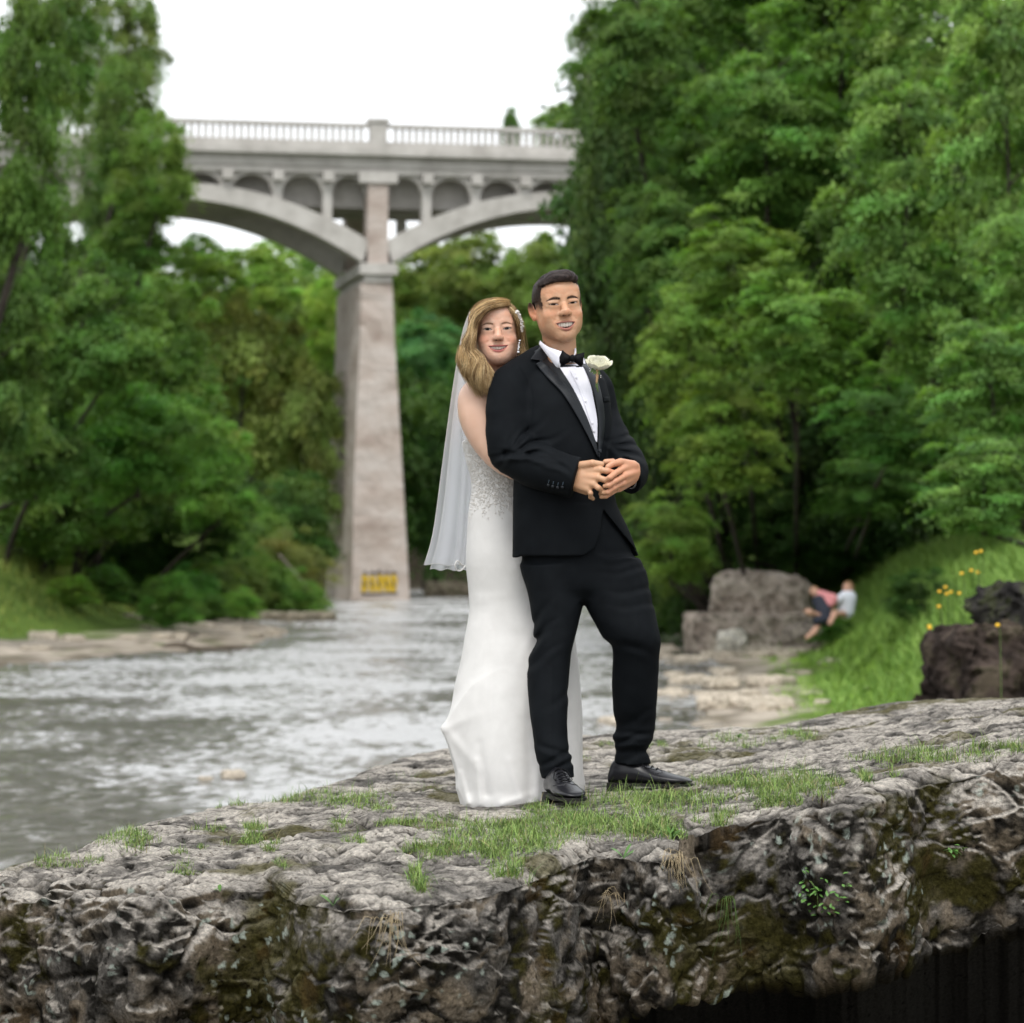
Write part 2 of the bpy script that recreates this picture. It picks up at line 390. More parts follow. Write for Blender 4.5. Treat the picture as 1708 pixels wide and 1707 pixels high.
def head_paint(V, p):
    x, y, z = V[:, 0], V[:, 1], V[:, 2]; ax = np.abs(x); front = sstep(-.03, -.05, y)
    base = np.array(p['skin']); col = np.tile(base, (len(V), 1))
    def blend(c, m): nonlocal col; m = np.clip(m, 0, 1)[:, None]; col = col * (1 - m) + np.array(c) * m
    n1 = fbm(x * 35, y * 35, z * 35, 3); n2 = pn(x * 400, y * 400, z * 400)
    blend(base * (1.07, .93, .87), .5 + .8 * n1)
    red = base * np.array((1.03, .70, .62))
    blend(red, p['blush'] * np.exp(-(((ax - .043) / .018) ** 2 + ((z + .034) / .018) ** 2)) * front)
    blend(red, .35 * np.exp(-((ax / .016) ** 2 + ((z - p['nose']) / .012) ** 2)) * front)
    blend(red * (1, .9, .85), .6 * sstep(.071 * p['w'], .080 * p['w'], ax) * (z < .03))
    blend(base * (.88, .86, .90), .15 * np.exp(-(((ax - .032) / .014) ** 2 + ((z + .013) / .005) ** 2)) * front)
    blend(base * p['jawtone'], .45 * sstep(-.060, -.085, z + .25 * np.abs(n1) * .02) * (y < 0))
    nl = p['nose']
    blend((.05, .02, .015), .92 * np.exp(-(((ax - .0066 * p['nw']) / .0036) ** 2 + ((z - nl + .0105) / .0026) ** 2)) * (y < -.088))
    blend(base * .65, .25 * np.exp(-(((ax - .021) / .003) ** 2 + ((z - nl + .004) / .007) ** 2)) * front)
    # brows
    bx = (ax - .0335) / p['bw']; bz = p['bz'] + .0035 * (1 - bx * bx) - .0035 * np.maximum(bx, 0)
    bt = p['bt'] * (1 - .55 * np.clip(bx, -1, 1) ** 2 - .25 * np.clip(bx, -1, 1))
    m = sstep(1.12, .9, np.abs(bx)) * sstep(1.5, .55, np.abs(z - bz) / bt) * front
    blend(p['brow'], m * (.93 + .25 * pn(x * 900, y * 100, z * 350)))
    # eyes
    ex = (ax - .0325) / p['ew']; ez = z - p['ez'] - .0012 * ex + .0006
    top = p['eo'] * (1 - np.abs(ex) ** 2.2) + .0004; bot = -p['eo'] * .62 * (1 - ex * ex)
    ine = (np.abs(ex) < 1) & (y < -.06)
    m = ine * sstep(-.0005, .0004, top - ez) * sstep(-.0005, .0004, ez - bot)
    blend((.30, .25, .235), m)
    ix = x - np.sign(x) * .0325 - p['gaze']; ir = np.sqrt(ix ** 2 + (ez - .0006) ** 2)
    blend(p['iris'], m * sstep(p['ir'], p['ir'] - .001, ir)); blend((.006, .005, .005), m * sstep(.0036, .0028, ir))
    blend((.8, .8, .8), p['glint'] * m * sstep(.0009, .0005, np.sqrt((ix + .0022) ** 2 + (ez - .0018) ** 2)))
    lash = (np.abs(ex) < 1.13) * (y < -.06) * np.exp(-((ez - p['eo'] * (1 - np.clip(np.abs(ex), 0, 1) ** 2.2) - .0009) / p['lash']) ** 2)
    blend((.018, .012, .010), .93 * lash)
    blend(base * .45, .6 * (np.abs(ex) < 1.0) * (y < -.06) * np.exp(-((ez + p['eo'] * .62 * (1 - ex * ex) + .0008) / .0008) ** 2))
    blend(base * .55, .45 * (np.abs(ex) < 1.05) * (y < -.06) * np.exp(-((ez - p['eo'] - .0052 + .0030 * ex * ex) / .0010) ** 2))
    # mouth
    mw, mz, up, lo, cv = p['mw'], p['mz'], p['up'], p['lo'], p['cv']; t = np.clip(x / mw, -1.15, 1.15); tt = np.clip(t, -1, 1)
    zu = mz + cv * tt * tt + up * (1 - np.abs(tt) ** 2.2); zl = mz + cv * tt * tt - lo * (1 - tt * tt)
    inm = (np.abs(x) < mw * 1.05) * (y < -.05)
    lipu = zu + p['lu'] * (1 - .75 * tt * tt) * (1 - .18 * np.exp(-(tt / .14) ** 2)); lipl = zl - p['ll'] * (1 - .85 * tt * tt)
    blend(p['lip'], .92 * inm * sstep(-.0006, .0006, lipu - z) * sstep(-.0006, .0006, z - lipl))
    d = np.minimum(zu - z, z - zl)
    blend((.045, .012, .010), inm * (np.abs(x) < mw) * sstep(-.0002, .0006, d) * (y > -.0835 + .020 * tt * tt))
    # cropped hair at the sides, painted down to the skin
    if p.get('fade'):
        e = fbm(x * 90, y * 90, z * 90, 3) * .004
        line = .047 - .040 * sstep(.040, .068, ax) - .0
        hair = sstep(-.003, .004, z - (.064 + .010 * (1 - (ax / .05) ** 2) + e)) * (y < .0)
        side = sstep(-.049, -.040, y + e) * sstep(-.022, .012, z + .55 * np.maximum(0, -.020 - y) + e) * sstep(.045, .055, ax)
        back = sstep(.018, .028, y) * sstep(-.055, -.02, z) * (ax < .0775 * p['w'])
        blend(p['fade'], np.maximum(np.maximum(hair, side * .93), back))
    return np.clip(col * (1 + .03 * n2[:, None]), 0, 1)

def teeth_mesh(p):
    """upper row of teeth, each one its own rounded block, and the dark of the lower row"""
    mb = MB(); mw, mz, up, lo, cv = p['mw'], p['mz'], p['up'], p['lo'], p['cv']; ws = [.0088, .0070, .0076, .0068, .0066, .006]; x = 0
    for i, wd in enumerate(ws):
        xc = x + wd / 2; x += wd
        if x > mw * .98: break
        t = xc / mw; ht = (up + lo) * (.95 - .45 * t * t) * p.get('th', .8); zt = mz + cv * t * t + up * (1 - abs(t) ** 2.2) + .0010
        for sx in (-1, 1):
            y0 = -.0800 + .019 * t * t; yw = sx * .9 * t
            R = rot(yw, 0, 0)
            mb.sph((0, 0, 0), (1, 1, 1), 12, 8); v = mb.V[-1]; mb.V[-1] = np.sign(v) * np.abs(v) ** .55 * np.array((wd * .53, .0036, ht * .60)) @ R.T + np.array((sx * xc, y0 + .0012, zt - ht * .52))
    A = [np.array((t * mw * .93, -.0785 + .019 * t * t + .0018, mz + cv * t * t + up * (1 - abs(t) ** 2.2) - .0018 - (up + lo) * .25 * (1 - t * t))) for t in np.linspace(-1, 1, 13)]
    mb.tube(A, [(up + lo) * (.10 + .32 * (1 - t * t)) for t in np.linspace(-1, 1, 13)], 6, True, .5)
    return mb

def skin_mat(name):
    m, n, l, b, o = newmat(name); a = N(n, 'Attribute'); a.attribute_name = 'Col'; l.new(a.outputs['Color'], b.inputs['Base Color'])
    tc = N(n, 'TexCoord'); t = N(n, 'TexNoise', Scale=420, Detail=3); l.new(tc.outputs['Object'], t.inputs['Vector'])
    bp = N(n, 'Bump', Strength=.12, Distance=.001); l.new(t.outputs[0], bp.inputs['Height']); l.new(bp.outputs[0], b.inputs['Normal'])
    sp = N(n, 'MapRange'); sp.inputs['From Min'].default_value = .02; sp.inputs['From Max'].default_value = .16; sp.inputs['To Max'].default_value = .42; bw = N(n, 'RGBToBW'); l.new(a.outputs['Color'], bw.inputs[0]); l.new(bw.outputs[0], sp.inputs[0]); l.new(sp.outputs[0], b.inputs['Specular IOR Level'])
    b.inputs['Roughness'].default_value = .40
    b.inputs['Subsurface Weight'].default_value = .06; b.inputs['Subsurface Radius'].default_value = (1, .35, .2); b.inputs['Subsurface Scale'].default_value = .0025
    return m
M = {}
M['skin'] = skin_mat('skin')
M['teeth'] = noisy('teeth', [(0, (.72, .67, .58)), (1, (.78, .74, .66))], 60, rough=.25, spec=.5)

MAN = dict(w=1.0, neck=1.0, ear=(.012, .003), glint=.0, full=.97, jaw=.041, ir=.0080, bw=.0215, fm=.0675, chin=-.121, nose=-.031, nw=1.30, mw=.0320, mz=-.0720, up=.0085, lo=.0100, cv=.0078, lu=.0056, ll=.0105,
           skin=(.53, .315, .195), blush=.30, jawtone=(.86, .84, .86), bz=.0160, bt=.0044, brow=(.018, .014, .013), ew=.0150, eo=.0034, ez=-.0005,
           gaze=-.0022, iris=(.006, .004, .003), lash=.0014, lip=(.38, .14, .11), fade=(.016, .014, .015), th=.80)
WOM = dict(w=.955, neck=.86, ear=(.001, .002), glint=.3, full=.86, jaw=.041, ir=.0072, bw=.0195, fm=.0690, chin=-.107, nose=-.029, nw=.98, mw=.0325, mz=-.0635, up=.0042, lo=.0074, cv=.0072, lu=.0060, ll=.0085,
           skin=(.66, .425, .315), blush=.65, jawtone=(.94, .90, .90), bz=.0165, bt=.0027, brow=(.16, .085, .05), ew=.0135, eo=.0046, ez=.0,
           gaze=-.001, iris=(.016, .020, .022), lash=.0015, lip=(.42, .11, .10), th=.85)

# ------------------------------------------------------------------ the groom
def W(px, py, D=0.0): return P(px, py, 10 + D)
R5 = 1 / 500.0
def ray_surf(bvh, px, py):
    """first surface of a garment met when looking at it from the front"""
    d = Vector(P(px, py, 10)) - Vector((0, 0, H)); d.normalize()
    h = bvh.ray_cast(Vector((0, 0, H)) + d * 5, d, 9)
    return None if h[0] is None else np.array(h[0])
def strip(bvh, A, B, nu, nv, off, th=.0, puff=0.0):
    """cloth panel between two outlines, laid on a garment with its own thickness"""
    A = cr(A, nu); B = cr(B, nu); t = np.linspace(0, 1, nv); G = []; YY = np.full((nu, nv), np.nan)
    for i, (a, b) in enumerate(zip(A, B)):
        for j, q in enumerate(t):
            p = a * (1 - q) + b * q; s = ray_surf(bvh, p[0], p[1]); YY[i, j] = np.nan if s is None or s[1] > 10.12 else s[1]
    for i in range(nu - 2, -1, -1): YY[i] = np.where(np.isnan(YY[i]), YY[i + 1] + .0012, YY[i])
    YY = np.where(np.isnan(YY), 10., YY)
    for i, (a, b) in enumerate(zip(A, B)):
        G.append([P(*(a * (1 - q) + b * q)[:2], YY[i, j] - off - puff * math.sin(math.pi * q)) for j, q in enumerate(t)])
    G = np.array(G); k = G.copy()
    for _ in range(2):
        k[1:-1, :, 1] = (G[:-2, :, 1] + G[2:, :, 1] + 2 * G[1:-1, :, 1]) / 4; G = k.copy()
    Vf = G.reshape(-1, 3); Vb = Vf + np.array((0, th + .004, 0)); n = len(Vf); V = np.vstack([Vf, Vb]); Fc = []
    i = lambda r, c: r * nv + c
    for r in range(nu - 1):
        for c in range(nv - 1): Fc += [(i(r, c), i(r, c + 1), i(r + 1, c + 1), i(r + 1, c)), (n + i(r + 1, c), n + i(r + 1, c + 1), n + i(r, c + 1), n + i(r, c))]
        Fc += [(i(r, 0), i(r + 1, 0), n + i(r + 1, 0), n + i(r, 0)), (i(r + 1, nv - 1), i(r, nv - 1), n + i(r, nv - 1), n + i(r + 1, nv - 1))]
    for c in range(nv - 1): Fc += [(i(0, c + 1), i(0, c), n + i(0, c), n + i(0, c + 1)), (i(nu - 1, c), i(nu - 1, c + 1), n + i(nu - 1, c + 1), n + i(nu - 1, c))]
    return V, Fc
def bvh_of(V, Q): return BVHTree.FromPolygons([tuple(v) for v in V], [tuple(int(j) for j in q) for q in Q])

def cloth(name, c0, c1, rough=.7, sheen=.3, weave=900, spec=.25, bump=.15):
    m, n, l, b, o = newmat(name); tc = N(n, 'TexCoord'); t = N(n, 'TexNoise', Scale=18, Detail=5); l.new(tc.outputs['Object'], t.inputs[0])
    r = ramp(n, [(.3, c0), (.7, c1)]); l.new(t.outputs[0], r.inputs[0]); l.new(r.outputs[0], b.inputs['Base Color'])
    w = N(n, 'TexNoise', Scale=weave, Detail=2); l.new(tc.outputs['Object'], w.inputs[0]); bp = N(n, 'Bump', Strength=bump, Distance=.001); l.new(w.outputs[0], bp.inputs['Height']); l.new(bp.outputs[0], b.inputs['Normal'])
    b.inputs['Roughness'].default_value = rough; b.inputs['Sheen Weight'].default_value = sheen; b.inputs['Sheen Roughness'].default_value = .4
    b.inputs['Specular IOR Level'].default_value = spec; return m
M['suit'] = cloth('black_wool', (.0045, .0056, .0070), (.0065, .008, .0098), .74, .0, 900, .07)
M['satin'] = cloth('black_satin', (.008, .010, .013), (.012, .015, .019), .46, .0, 1400, .26, .05)
M['bow'] = cloth('bow_satin', (.002, .002, .003), (.004, .004, .005), .6, .0, 1400, .12, .05)
M['shirt'] = cloth('white_cotton', (.66, .66, .74), (.76, .76, .82), .7, .1, 1100, .3, .1)
M['leather'] = noisy('black_leather', [(0, (.006, .006, .008)), (1, (.012, .012, .015))], 40, rough=.30, bump=.08, bscale=260, spec=.38, dist=.002)
M['sole'] = noisy('shoe_sole', [(0, (.008, .007, .007)), (1, (.02, .018, .016))], 60, rough=.7, bump=.3, bscale=200, dist=.002)
M['gold'] = noisy('gold', [(0, (.85, .6, .25)), (1, (.9, .66, .3))], 60, rough=.2, Metallic=1.0)
M['silver'] = noisy('silver', [(0, (.75, .76, .78)), (1, (.85, .86, .88))], 60, rough=.18, Metallic=1.0)

man = empty('person', tuple(W(940, 1330, -.1)), 'groom in a black tuxedo with bow tie and white rose, hands clasped', 'person')

def hand(s, wrist, wr, kn, palm_r, fingers, thumb, k=.006):
    """palm from wrist to knuckle line, then five separate jointed fingers; joints are world points"""
    kn = [np.array(q, float) for q in kn]; w = np.array(wrist, float)
    for i, q in enumerate(kn):
        b = w + (q - w) * .22 + (q - (kn[0] + kn[-1]) / 2) * .45
        s.cap(b, q, palm_r, palm_r * .82, k=.010)
    for i, (pts, r) in enumerate(fingers):
        A = [kn[i]] + [np.array(q, float) for q in pts]; rad = [r * 1.02, r * 1.0, r * .93, r * .80][:len(A)]
        for j in range(len(A) - 1): s.cap(A[j], A[j + 1], rad[j], rad[j + 1], k=.0035 if j == 0 else .002)
    pts, r = thumb
    for j in range(len(pts) - 1): s.cap(pts[j], pts[j + 1], r * [1.35, 1.1, .95][j], r * [1.1, .95, .8][j], k=.008 if j == 0 else .002)

def build_man():
    # jacket: torso, shoulders, sleeves as one garment
    s = SD((.80 - .9, 9.66, H - .06), (.46, 10.32, H + .76), .0032)
    yaw = math.radians(28)
    def row(py, l, r, D, b, ew=0): c = W((l + r) / 2, py, D); return (c[2], c[0], c[1], (r - l) / 2 * R5 * 1.035, b)
    s.stack([row(612, 880, 985, .05, .09), row(635, 858, 1008, .03, .112), row(680, 854, 1018, .0, .128), row(740, 858, 1022, -.02, .128), row(790, 858, 1019, -.03, .124),
             row(835, 857, 1026, -.03, .130), row(880, 857, 1046, -.03, .138), row(930, 856, 1066, -.02, .142)], yaw=.30)
    s.chain([W(912, 596, .06), W(880, 618, .0), W(852, 641, -.03)], [.046, .050, .058], k=.05, n=6)      # near shoulder
    s.chain([W(958, 612, .08), W(984, 630, .11), W(996, 650, .11)], [.036, .040, .048], k=.05, n=6)      # far shoulder
    arm = [W(850, 646, -.04), W(848, 700, -.07), W(850, 752, -.09)]
    s.chain(arm, [.064, .067, .066], k=.025, n=8)
    nrm = np.array((.95, -.10, -.25)); nrm /= np.linalg.norm(nrm)
    s.chain([W(851, 753, -.09), W(890, 775, -.17), W(925, 787, -.215), W(985, 804, -.262)], [.066, .062, .060, .058], k=.03, n=10, clip=(W(956, 796, -.24), nrm))
    s.chain([W(996, 652, .10), W(1003, 698, .10), W(1022, 740, .04)], [.050, .053, .055], k=.025, n=8)
    n2 = np.array((-.80, -.55, -.22)); n2 /= np.linalg.norm(n2)
    s.chain([W(1022, 740, .04), W(1043, 766, -.05), W(1051, 790, -.135), W(1030, 800, -.21)], [.055, .052, .052, .056], k=.03, n=10, clip=(W(1051, 795, -.15), n2))
    s.cap(W(1049, 794, -.155), W(1020, 800, -.215), .044, .05, mode='s', k=.004)
    # front edge opens below the button: prism cut away from the front half
    poly = np.array([(1006, 850), (1040, 893), (1060, 917), (1066, 940), (960, 940), (975, 927), (992, 915), (1001, 890)], float)
    def prism(X, Y, Z):
        px = X * F / Y + 854; py = 930 - (Z - H) * F / Y; px, py = np.broadcast_arrays(px, py)
        ins = np.zeros(px.shape, bool); dm = np.full(px.shape, 99.)
        for i in range(len(poly)):
            a, b = poly[i], poly[(i + 1) % len(poly)]; e = b - a
            c = ((a[1] > py) != (b[1] > py)) & (px < e[0] * (py - a[1]) / (e[1] + 1e-9) + a[0]); ins ^= c
            t = np.clip(((px - a[0]) * e[0] + (py - a[1]) * e[1]) / (e @ e), 0, 1)
            dm = np.minimum(dm, np.hypot(px - a[0] - t * e[0], py - a[1] - t * e[1]))
        d = dm * R5 * np.where(ins, -1, 1); return np.maximum(d, Y - 10.03)
    s.op(prism, (.15, 9.7, H - .03), (.46, 10.05, H + .18), mode='s', k=.004)
    # hem: slightly higher in front than at the back corner
    s.op(lambda X, Y, Z: (Z - H - (.004 - .02 * sstep(.03, .0, X))) + 0 * Y + 0 * X, (-.1, 9.6, H - .1), (.46, 10.4, H + .02), mode='s', k=.006)
    el = W(868, 752, -.14)
    def folds(x, y, z):
        px = x * F / y + 854; py = 930 - (z - H) * F / y
        q = .0012 * fbm(x * 9, y * 9, z * 9, 3)
        arm_m = sstep(905, 880, px)                             # pulls that run down the near sleeve
        q = q + arm_m * .0013 * np.sin((px * .35 + py * .95) * .12 + 2.2 * pn(x * 7, y * 7, z * 7)) * sstep(640, 700, py) * sstep(770, 735, py)
        # creases fanning out of the elbow
        for cx, cy, ang, ln, am, wd in ((872, 747, -.35, 46, .010, 4.5), (880, 757, .05, 40, .008, 4), (862, 738, -.75, 42, .007, 4.5), (905, 764, .35, 30, .007, 4), (925, 775, .5, 26, .005, 4), (845, 752, -1.1, 30, .005, 4),
                                        (1040, 742, .2, 24, .006, 3.5), (1046, 755, .45, 24, .006, 3.5), (1036, 730, -.1, 22, .005, 3.5), (1050, 768, .7, 22, .005, 3.5)):
            u = (px - cx) * math.cos(ang) + (py - cy) * math.sin(ang); v = -(px - cx) * math.sin(ang) + (py - cy) * math.cos(ang) + 3 * np.sin(u * .09)
            g = np.exp(-(u / ln) ** 2); q = q + am * g * (np.exp(-(v / wd) ** 2) - .55 * np.exp(-((v - wd * 2.1) / wd) ** 2)) * 1.25
        bod = sstep(895, 930, px) * sstep(1030, 1005, px) * (y > 9.75)
        q = q + bod * .0022 * np.sin((px * .9 - py * .5) * .085 + 1.5 * pn(x * 6, y * 6, z * 6)) * sstep(860, 780, py) * sstep(700, 760, py)
        q = q + bod * .0016 * np.exp(-((py - 838) / 3.) ** 2) * (px < 985)       # pocket flap edge
        seam = np.exp(-((px - 918 - (py - 850) * .03) / 1.3) ** 2) * sstep(850, 870, py); q = q + .0012 * seam
        armhole = np.abs(np.hypot((px - 846) / 42, (py - 676) / 74) - 1); q = q + .0022 * np.exp(-(armhole / .035) ** 2) * (px > 868) * (py < 735)
        return q
    s.disp(folds, .02)
    Vj, Qj = s.net(); Vj = relax(Vj, Qj, 2, .5)
    jacket = obj('jacket', Vj, Qj, M['suit'], man); bj = bvh_of(Vj, Qj)

    # shirt front, collar, lapels
    V, f = strip(bj, [(903, 578), (930, 616), (956, 662), (982, 712), (995, 738)], [(974, 597), (978, 612), (988, 655), (996, 700), (996, 738)], 60, 20, .006)
    V[:, 1] += .0016 * np.sin(V[:, 0] * 420 + V[:, 2] * 130) * sstep(.3, .5, pn(V[:, 0] * 9, V[:, 1] * 9, V[:, 2] * 9) + .4)
    shirt = obj('shirt', V, f, M['shirt'], man)
    V, f = strip(bj, [(950, 618), (966, 650), (980, 690), (990, 722)], [(953, 617), (969, 649), (983, 689), (993, 721)], 40, 3, .0095)
    obj('placket', V, f, M['shirt'], shirt)
    for q in ((961, 631), (976.5, 670), (988, 706)):
        b = MB(); c = ray_surf(bj, *q); b.sph(c + (0, -.012, 0), (.0045, .002, .0045), 12, 6); b.obj('button', M['shirt'], shirt, True)
    V, f = strip(bj, [(891, 586), (903, 604), (922, 630), (945, 662), (970, 705), (990, 745), (998, 762)], [(908, 577), (920, 593), (934, 614), (958, 652), (980, 698), (994, 738), (999, 762)], 70, 14, .011, .002)
    ln = obj('lapel', V, f, M['satin'], man)
    # notch step of the near lapel: collar leaf above, lapel leaf below
    V, f = strip(bj, [(885, 599), (893, 588), (905, 573), (908, 570)], [(899, 601), (907, 602), (918, 590), (921, 588)], 20, 8, .015, .002); obj('collar_leaf', V, f, M['satin'], ln)
    V, f = strip(bj, [(894, 607), (901, 616), (915, 632), (938, 656), (960, 690), (982, 730), (997, 762)], [(905, 601), (915, 610), (930, 626), (950, 650), (968, 684), (986, 726), (998, 760)], 60, 6, .0135, .0015); obj('lapel_roll', V, f, M['satin'], ln)
    V, f = strip(bj, [(967, 604), (976, 618), (990, 655), (998, 700), (998, 740), (999, 764)], [(984, 610), (996, 632), (1005, 665), (1009, 700), (1006, 735), (1001, 764)], 60, 10, .010, .002, .003)
    obj('lapel', V, f, M['satin'], man)
    V, f = strip(bj, [(1007, 662), (1018, 661.5)], [(1007, 671), (1018, 670.5)], 10, 4, .006, .001); obj('breast_pocket', V, f, M['suit'], jacket)
    for q, r_ in (((1000, 753), .0075),):
        b = MB(); c = ray_surf(bj, *q); b.sph(c + (0, -.010, 0), (r_, .0035, r_), 14, 6); b.tube([c + (-.004, -.0155, .002), c + (.008, -.0155, -.006)], .0012, 6); b.obj('button', M['satin'], jacket, True)
    for i, q in enumerate(((914.5, 809.5), (922, 811.8), (930, 813.5), (938, 813))):
        b = MB(); c = ray_surf(bj, *q); b.sph(c + (0, -.003, 0), (.0052, .003, .0052), 12, 6); b.obj('button', M['satin'], jacket, True)
        b = MB(); c2 = ray_surf(bj, q[0] + 1.2, q[1] - 8.5); c3 = ray_surf(bj, q[0] + .4, q[1] - 3.5); b.tube([c2 + (0, -.0012, 0), c3 + (0, -.0012, 0)], .0011, 5); b.obj('buttonhole', M['thread'], jacket)
    # shirt cuffs seen in the far sleeve
    b = MB(); c = W(1051, 794, -.142); a = np.linspace(0, 2 * math.pi, 21)[:-1]; n2v = Vector(n2); u = n2v.cross(Vector((0, 0, 1))).normalized(); v = n2v.cross(u)
    u, v = np.array(u), np.array(v); rings = []
    for rr, dd in ((.0425, -.03), (.0435, .006), (.041, .009), (.0395, -.03)): rings.append([c + rr * (math.cos(t) * u + math.sin(t) * v) + n2 * dd for t in a])
    Vr = np.array(rings).reshape(-1, 3); b.add(Vr, [(j * 20 + i, j * 20 + (i + 1) % 20, (j + 1) * 20 + (i + 1) % 20, (j + 1) * 20 + i) for j in range(3) for i in range(20)])
    b.obj('shirt_cuff', M['shirt'], man, True)

    # wing of the collar round the neck
    def band(top, bot, D, nm, th=.003):
        A = [W(x, y, d) for (x, y), d in zip(top, D)]; B = [W(x, y, d - .012) for (x, y), d in zip(bot, D)]; A = cr(A, 24); B = cr(B, 24); mb = MB()
        Vv = []
        for a_, b_ in zip(A, B):
            for t_ in (0, .33, .66, 1): Vv.append(a_ * (1 - t_) + b_ * t_ + np.array((0, -.004 * math.sin(math.pi * t_), 0)))
        n_ = len(Vv); Vv = np.array(Vv); Vb = Vv + np.array((0, .006, -.0005)); fs = []
        for r_ in range(23):
            for c_ in range(3):
                i_ = r_ * 4 + c_; fs += [(i_, i_ + 1, i_ + 5, i_ + 4), (n_ + i_ + 4, n_ + i_ + 5, n_ + i_ + 1, n_ + i_)]
            fs += [(r_ * 4 + 4, n_ + r_ * 4 + 4, n_ + r_ * 4, r_ * 4), (r_ * 4 + 3, n_ + r_ * 4 + 3, n_ + r_ * 4 + 7, r_ * 4 + 7)]
        mb.add(np.vstack([Vv, Vb]), fs); return mb.obj(nm, M['shirt'], shirt, True)
    band([(901, 568), (906, 573), (915, 579), (926, 583), (938, 587)], [(899, 574), (906, 584), (916, 597), (928, 612), (934, 613)], [-.01, -.05, -.09, -.125, -.145], 'collar')
    band([(956, 574), (959.5, 578), (961, 584), (960.5, 590), (955, 593), (948, 594)], [(956, 575), (957, 580), (958, 586), (957, 596), (953, 603), (946, 604)], [.05, .02, -.03, -.08, -.11, -.125], 'collar')

    # bow tie: two leaves and a knot
    def leaf(pts, nm, D0, D1):
        A = np.array(pts, float); k = len(A); fr = [W(x, y, D0 + (D1 - D0) * i_) for (x, y, i_) in A]; mb = MB(); cc = np.mean(fr, 0) + (0, -.012, 0)
        bk = [q + np.array((0, .010, 0)) for q in fr]; Vv = np.vstack([fr, [cc], bk]); fs = [(i_, (i_ + 1) % k, k) for i_ in range(k)] + [((i_ + 1) % k, i_, k + 1 + i_, k + 1 + (i_ + 1) % k) for i_ in range(k)] + [tuple(k + 1 + i_ for i_ in range(k))]
        mb.add(Vv, fs); return mb.obj(nm, M['bow'], None, True)
    bow = empty('bow_tie', tuple(W(954, 600, -.15))); bow.parent = man; bow.matrix_parent_inverse = Matrix.Translation(man.location).inverted()
    for pts in ([(953, 594, 0), (945, 590, .4), (938, 584, .9), (936, 589, 1), (933, 596, 1), (933, 603, 1), (935, 611, 1), (941, 609, .7), (948, 605, .4), (954, 601, 0)],
                [(953, 595, 0), (962, 591, .5), (975, 588, 1), (974.5, 594, 1), (973, 601, 1), (973, 607, 1), (970, 613, .9), (963, 608, .5), (955, 602, 0)]):
        o = leaf(pts, 'bow_leaf', -.165, -.155); o.parent = bow; o.matrix_parent_inverse = Matrix.Translation(man.location + (bow.location - man.location)).inverted()
    b = MB(); b.sph(W(955, 598, -.168), (.0095, .009, .0125), 12, 8); o = b.obj('knot', M['bow'], None, True); o.parent = bow; o.matrix_parent_inverse = Matrix.Translation(bow.location).inverted()

    # trousers
    s = SD((-.02, 9.52, H - .80), (.60, 10.28, H + .18), .0042)
    def rw(py, l, r, D, b): c = W((l + r) / 2, py, D); return (c[2], c[0], c[1], (r - l) / 2 * R5 * (1 + D / 10), b)
    s.stack([rw(850, 872, 1030, -.02, .115), rw(900, 870, 1048, -.02, .120), rw(950, 872, 1062, -.02, .118), rw(980, 884, 1066, -.03, .10), rw(998, 905, 1045, -.04, .06)], yaw=.2)
    s.stack([rw(945, 870, 975, -.04, .105), rw(1010, 884, 972, -.06, .098), rw(1050, 889, 963, -.08, .088), rw(1083, 887, 954, -.10, .080), rw(1100, 882, 952, -.105, .078), rw(1135, 880, 949, -.12, .078), rw(1180, 883, 947, -.15, .072),
             rw(1230, 889, 947, -.18, .066), rw(1262, 894, 953, -.20, .064), rw(1297, 904, 958, -.21, .060)], k=.03)
    s.stack([rw(930, 965, 1068, -.02, .11), rw(965, 968, 1080, -.03, .11), rw(1010, 977, 1090, -.05, .105), rw(1045, 995, 1098, -.07, .098), rw(1065, 1006, 1102, -.075, .09), rw(1078, 1020, 1102, -.07, .084), rw(1100, 1022, 1100, -.055, .078),
             rw(1140, 1021, 1098, -.03, .074), rw(1185, 1022, 1095, .0, .070), rw(1212, 1027, 1092, .02, .064), rw(1226, 1021, 1090, .02, .066), rw(1238, 1023, 1086, .02, .060), rw(1247, 1027, 1079, .025, .054), rw(1274, 1023, 1086, .03, .058)], k=.022)
    def tf(x, y, z):
        px = x * F / y + 854; py = 930 - (z - H) * F / y; q = .0022 * fbm(x * 10, y * 10, z * 7, 3)
        L = px < 972
        for cx, cy, ang, ln, am, wd in ((890, 1075, -.7, 30, .007, 5), (900, 1060, -.8, 36, .006, 5), (897, 1030, -.9, 30, .005, 5), (905, 1095, -.6, 34, .005, 5), (928, 1265, -.35, 34, .009, 5), (920, 1250, .5, 26, .007, 5), (935, 1278, -.25, 30, .007, 4.5), (935, 1165, -.5, 26, .004, 6),
                                        (1045, 938, -.1, 40, .004, 5), (1050, 950, -.12, 44, .004, 5), (1060, 985, -.05, 40, .004, 5), (1062, 1010, .0, 40, .0035, 5), (1050, 1232, -.2, 32, .010, 4.5), (1055, 1245, .15, 32, -.009, 4.5), (1045, 1222, .2, 28, .006, 4.5), (1055, 1262, -.3, 30, .005, 5), (1060, 1080, .5, 30, .005, 6), (1065, 1195, -.4, 28, .004, 6)):
            u = (px - cx) * math.cos(ang) + (py - cy) * math.sin(ang); v = -(px - cx) * math.sin(ang) + (py - cy) * math.cos(ang) + 3 * np.sin(u * .08)
            q = q + am * np.exp(-(u / ln) ** 2) * (np.exp(-(v / wd) ** 2) - .5 * np.exp(-((v - wd * 2) / wd) ** 2)) * 1.0 * (L if cx < 972 else ~L)
        cen = np.where(px < 972, 920 - (py - 1150) * .01, 1063 + 0 * py); front = y < 9.99
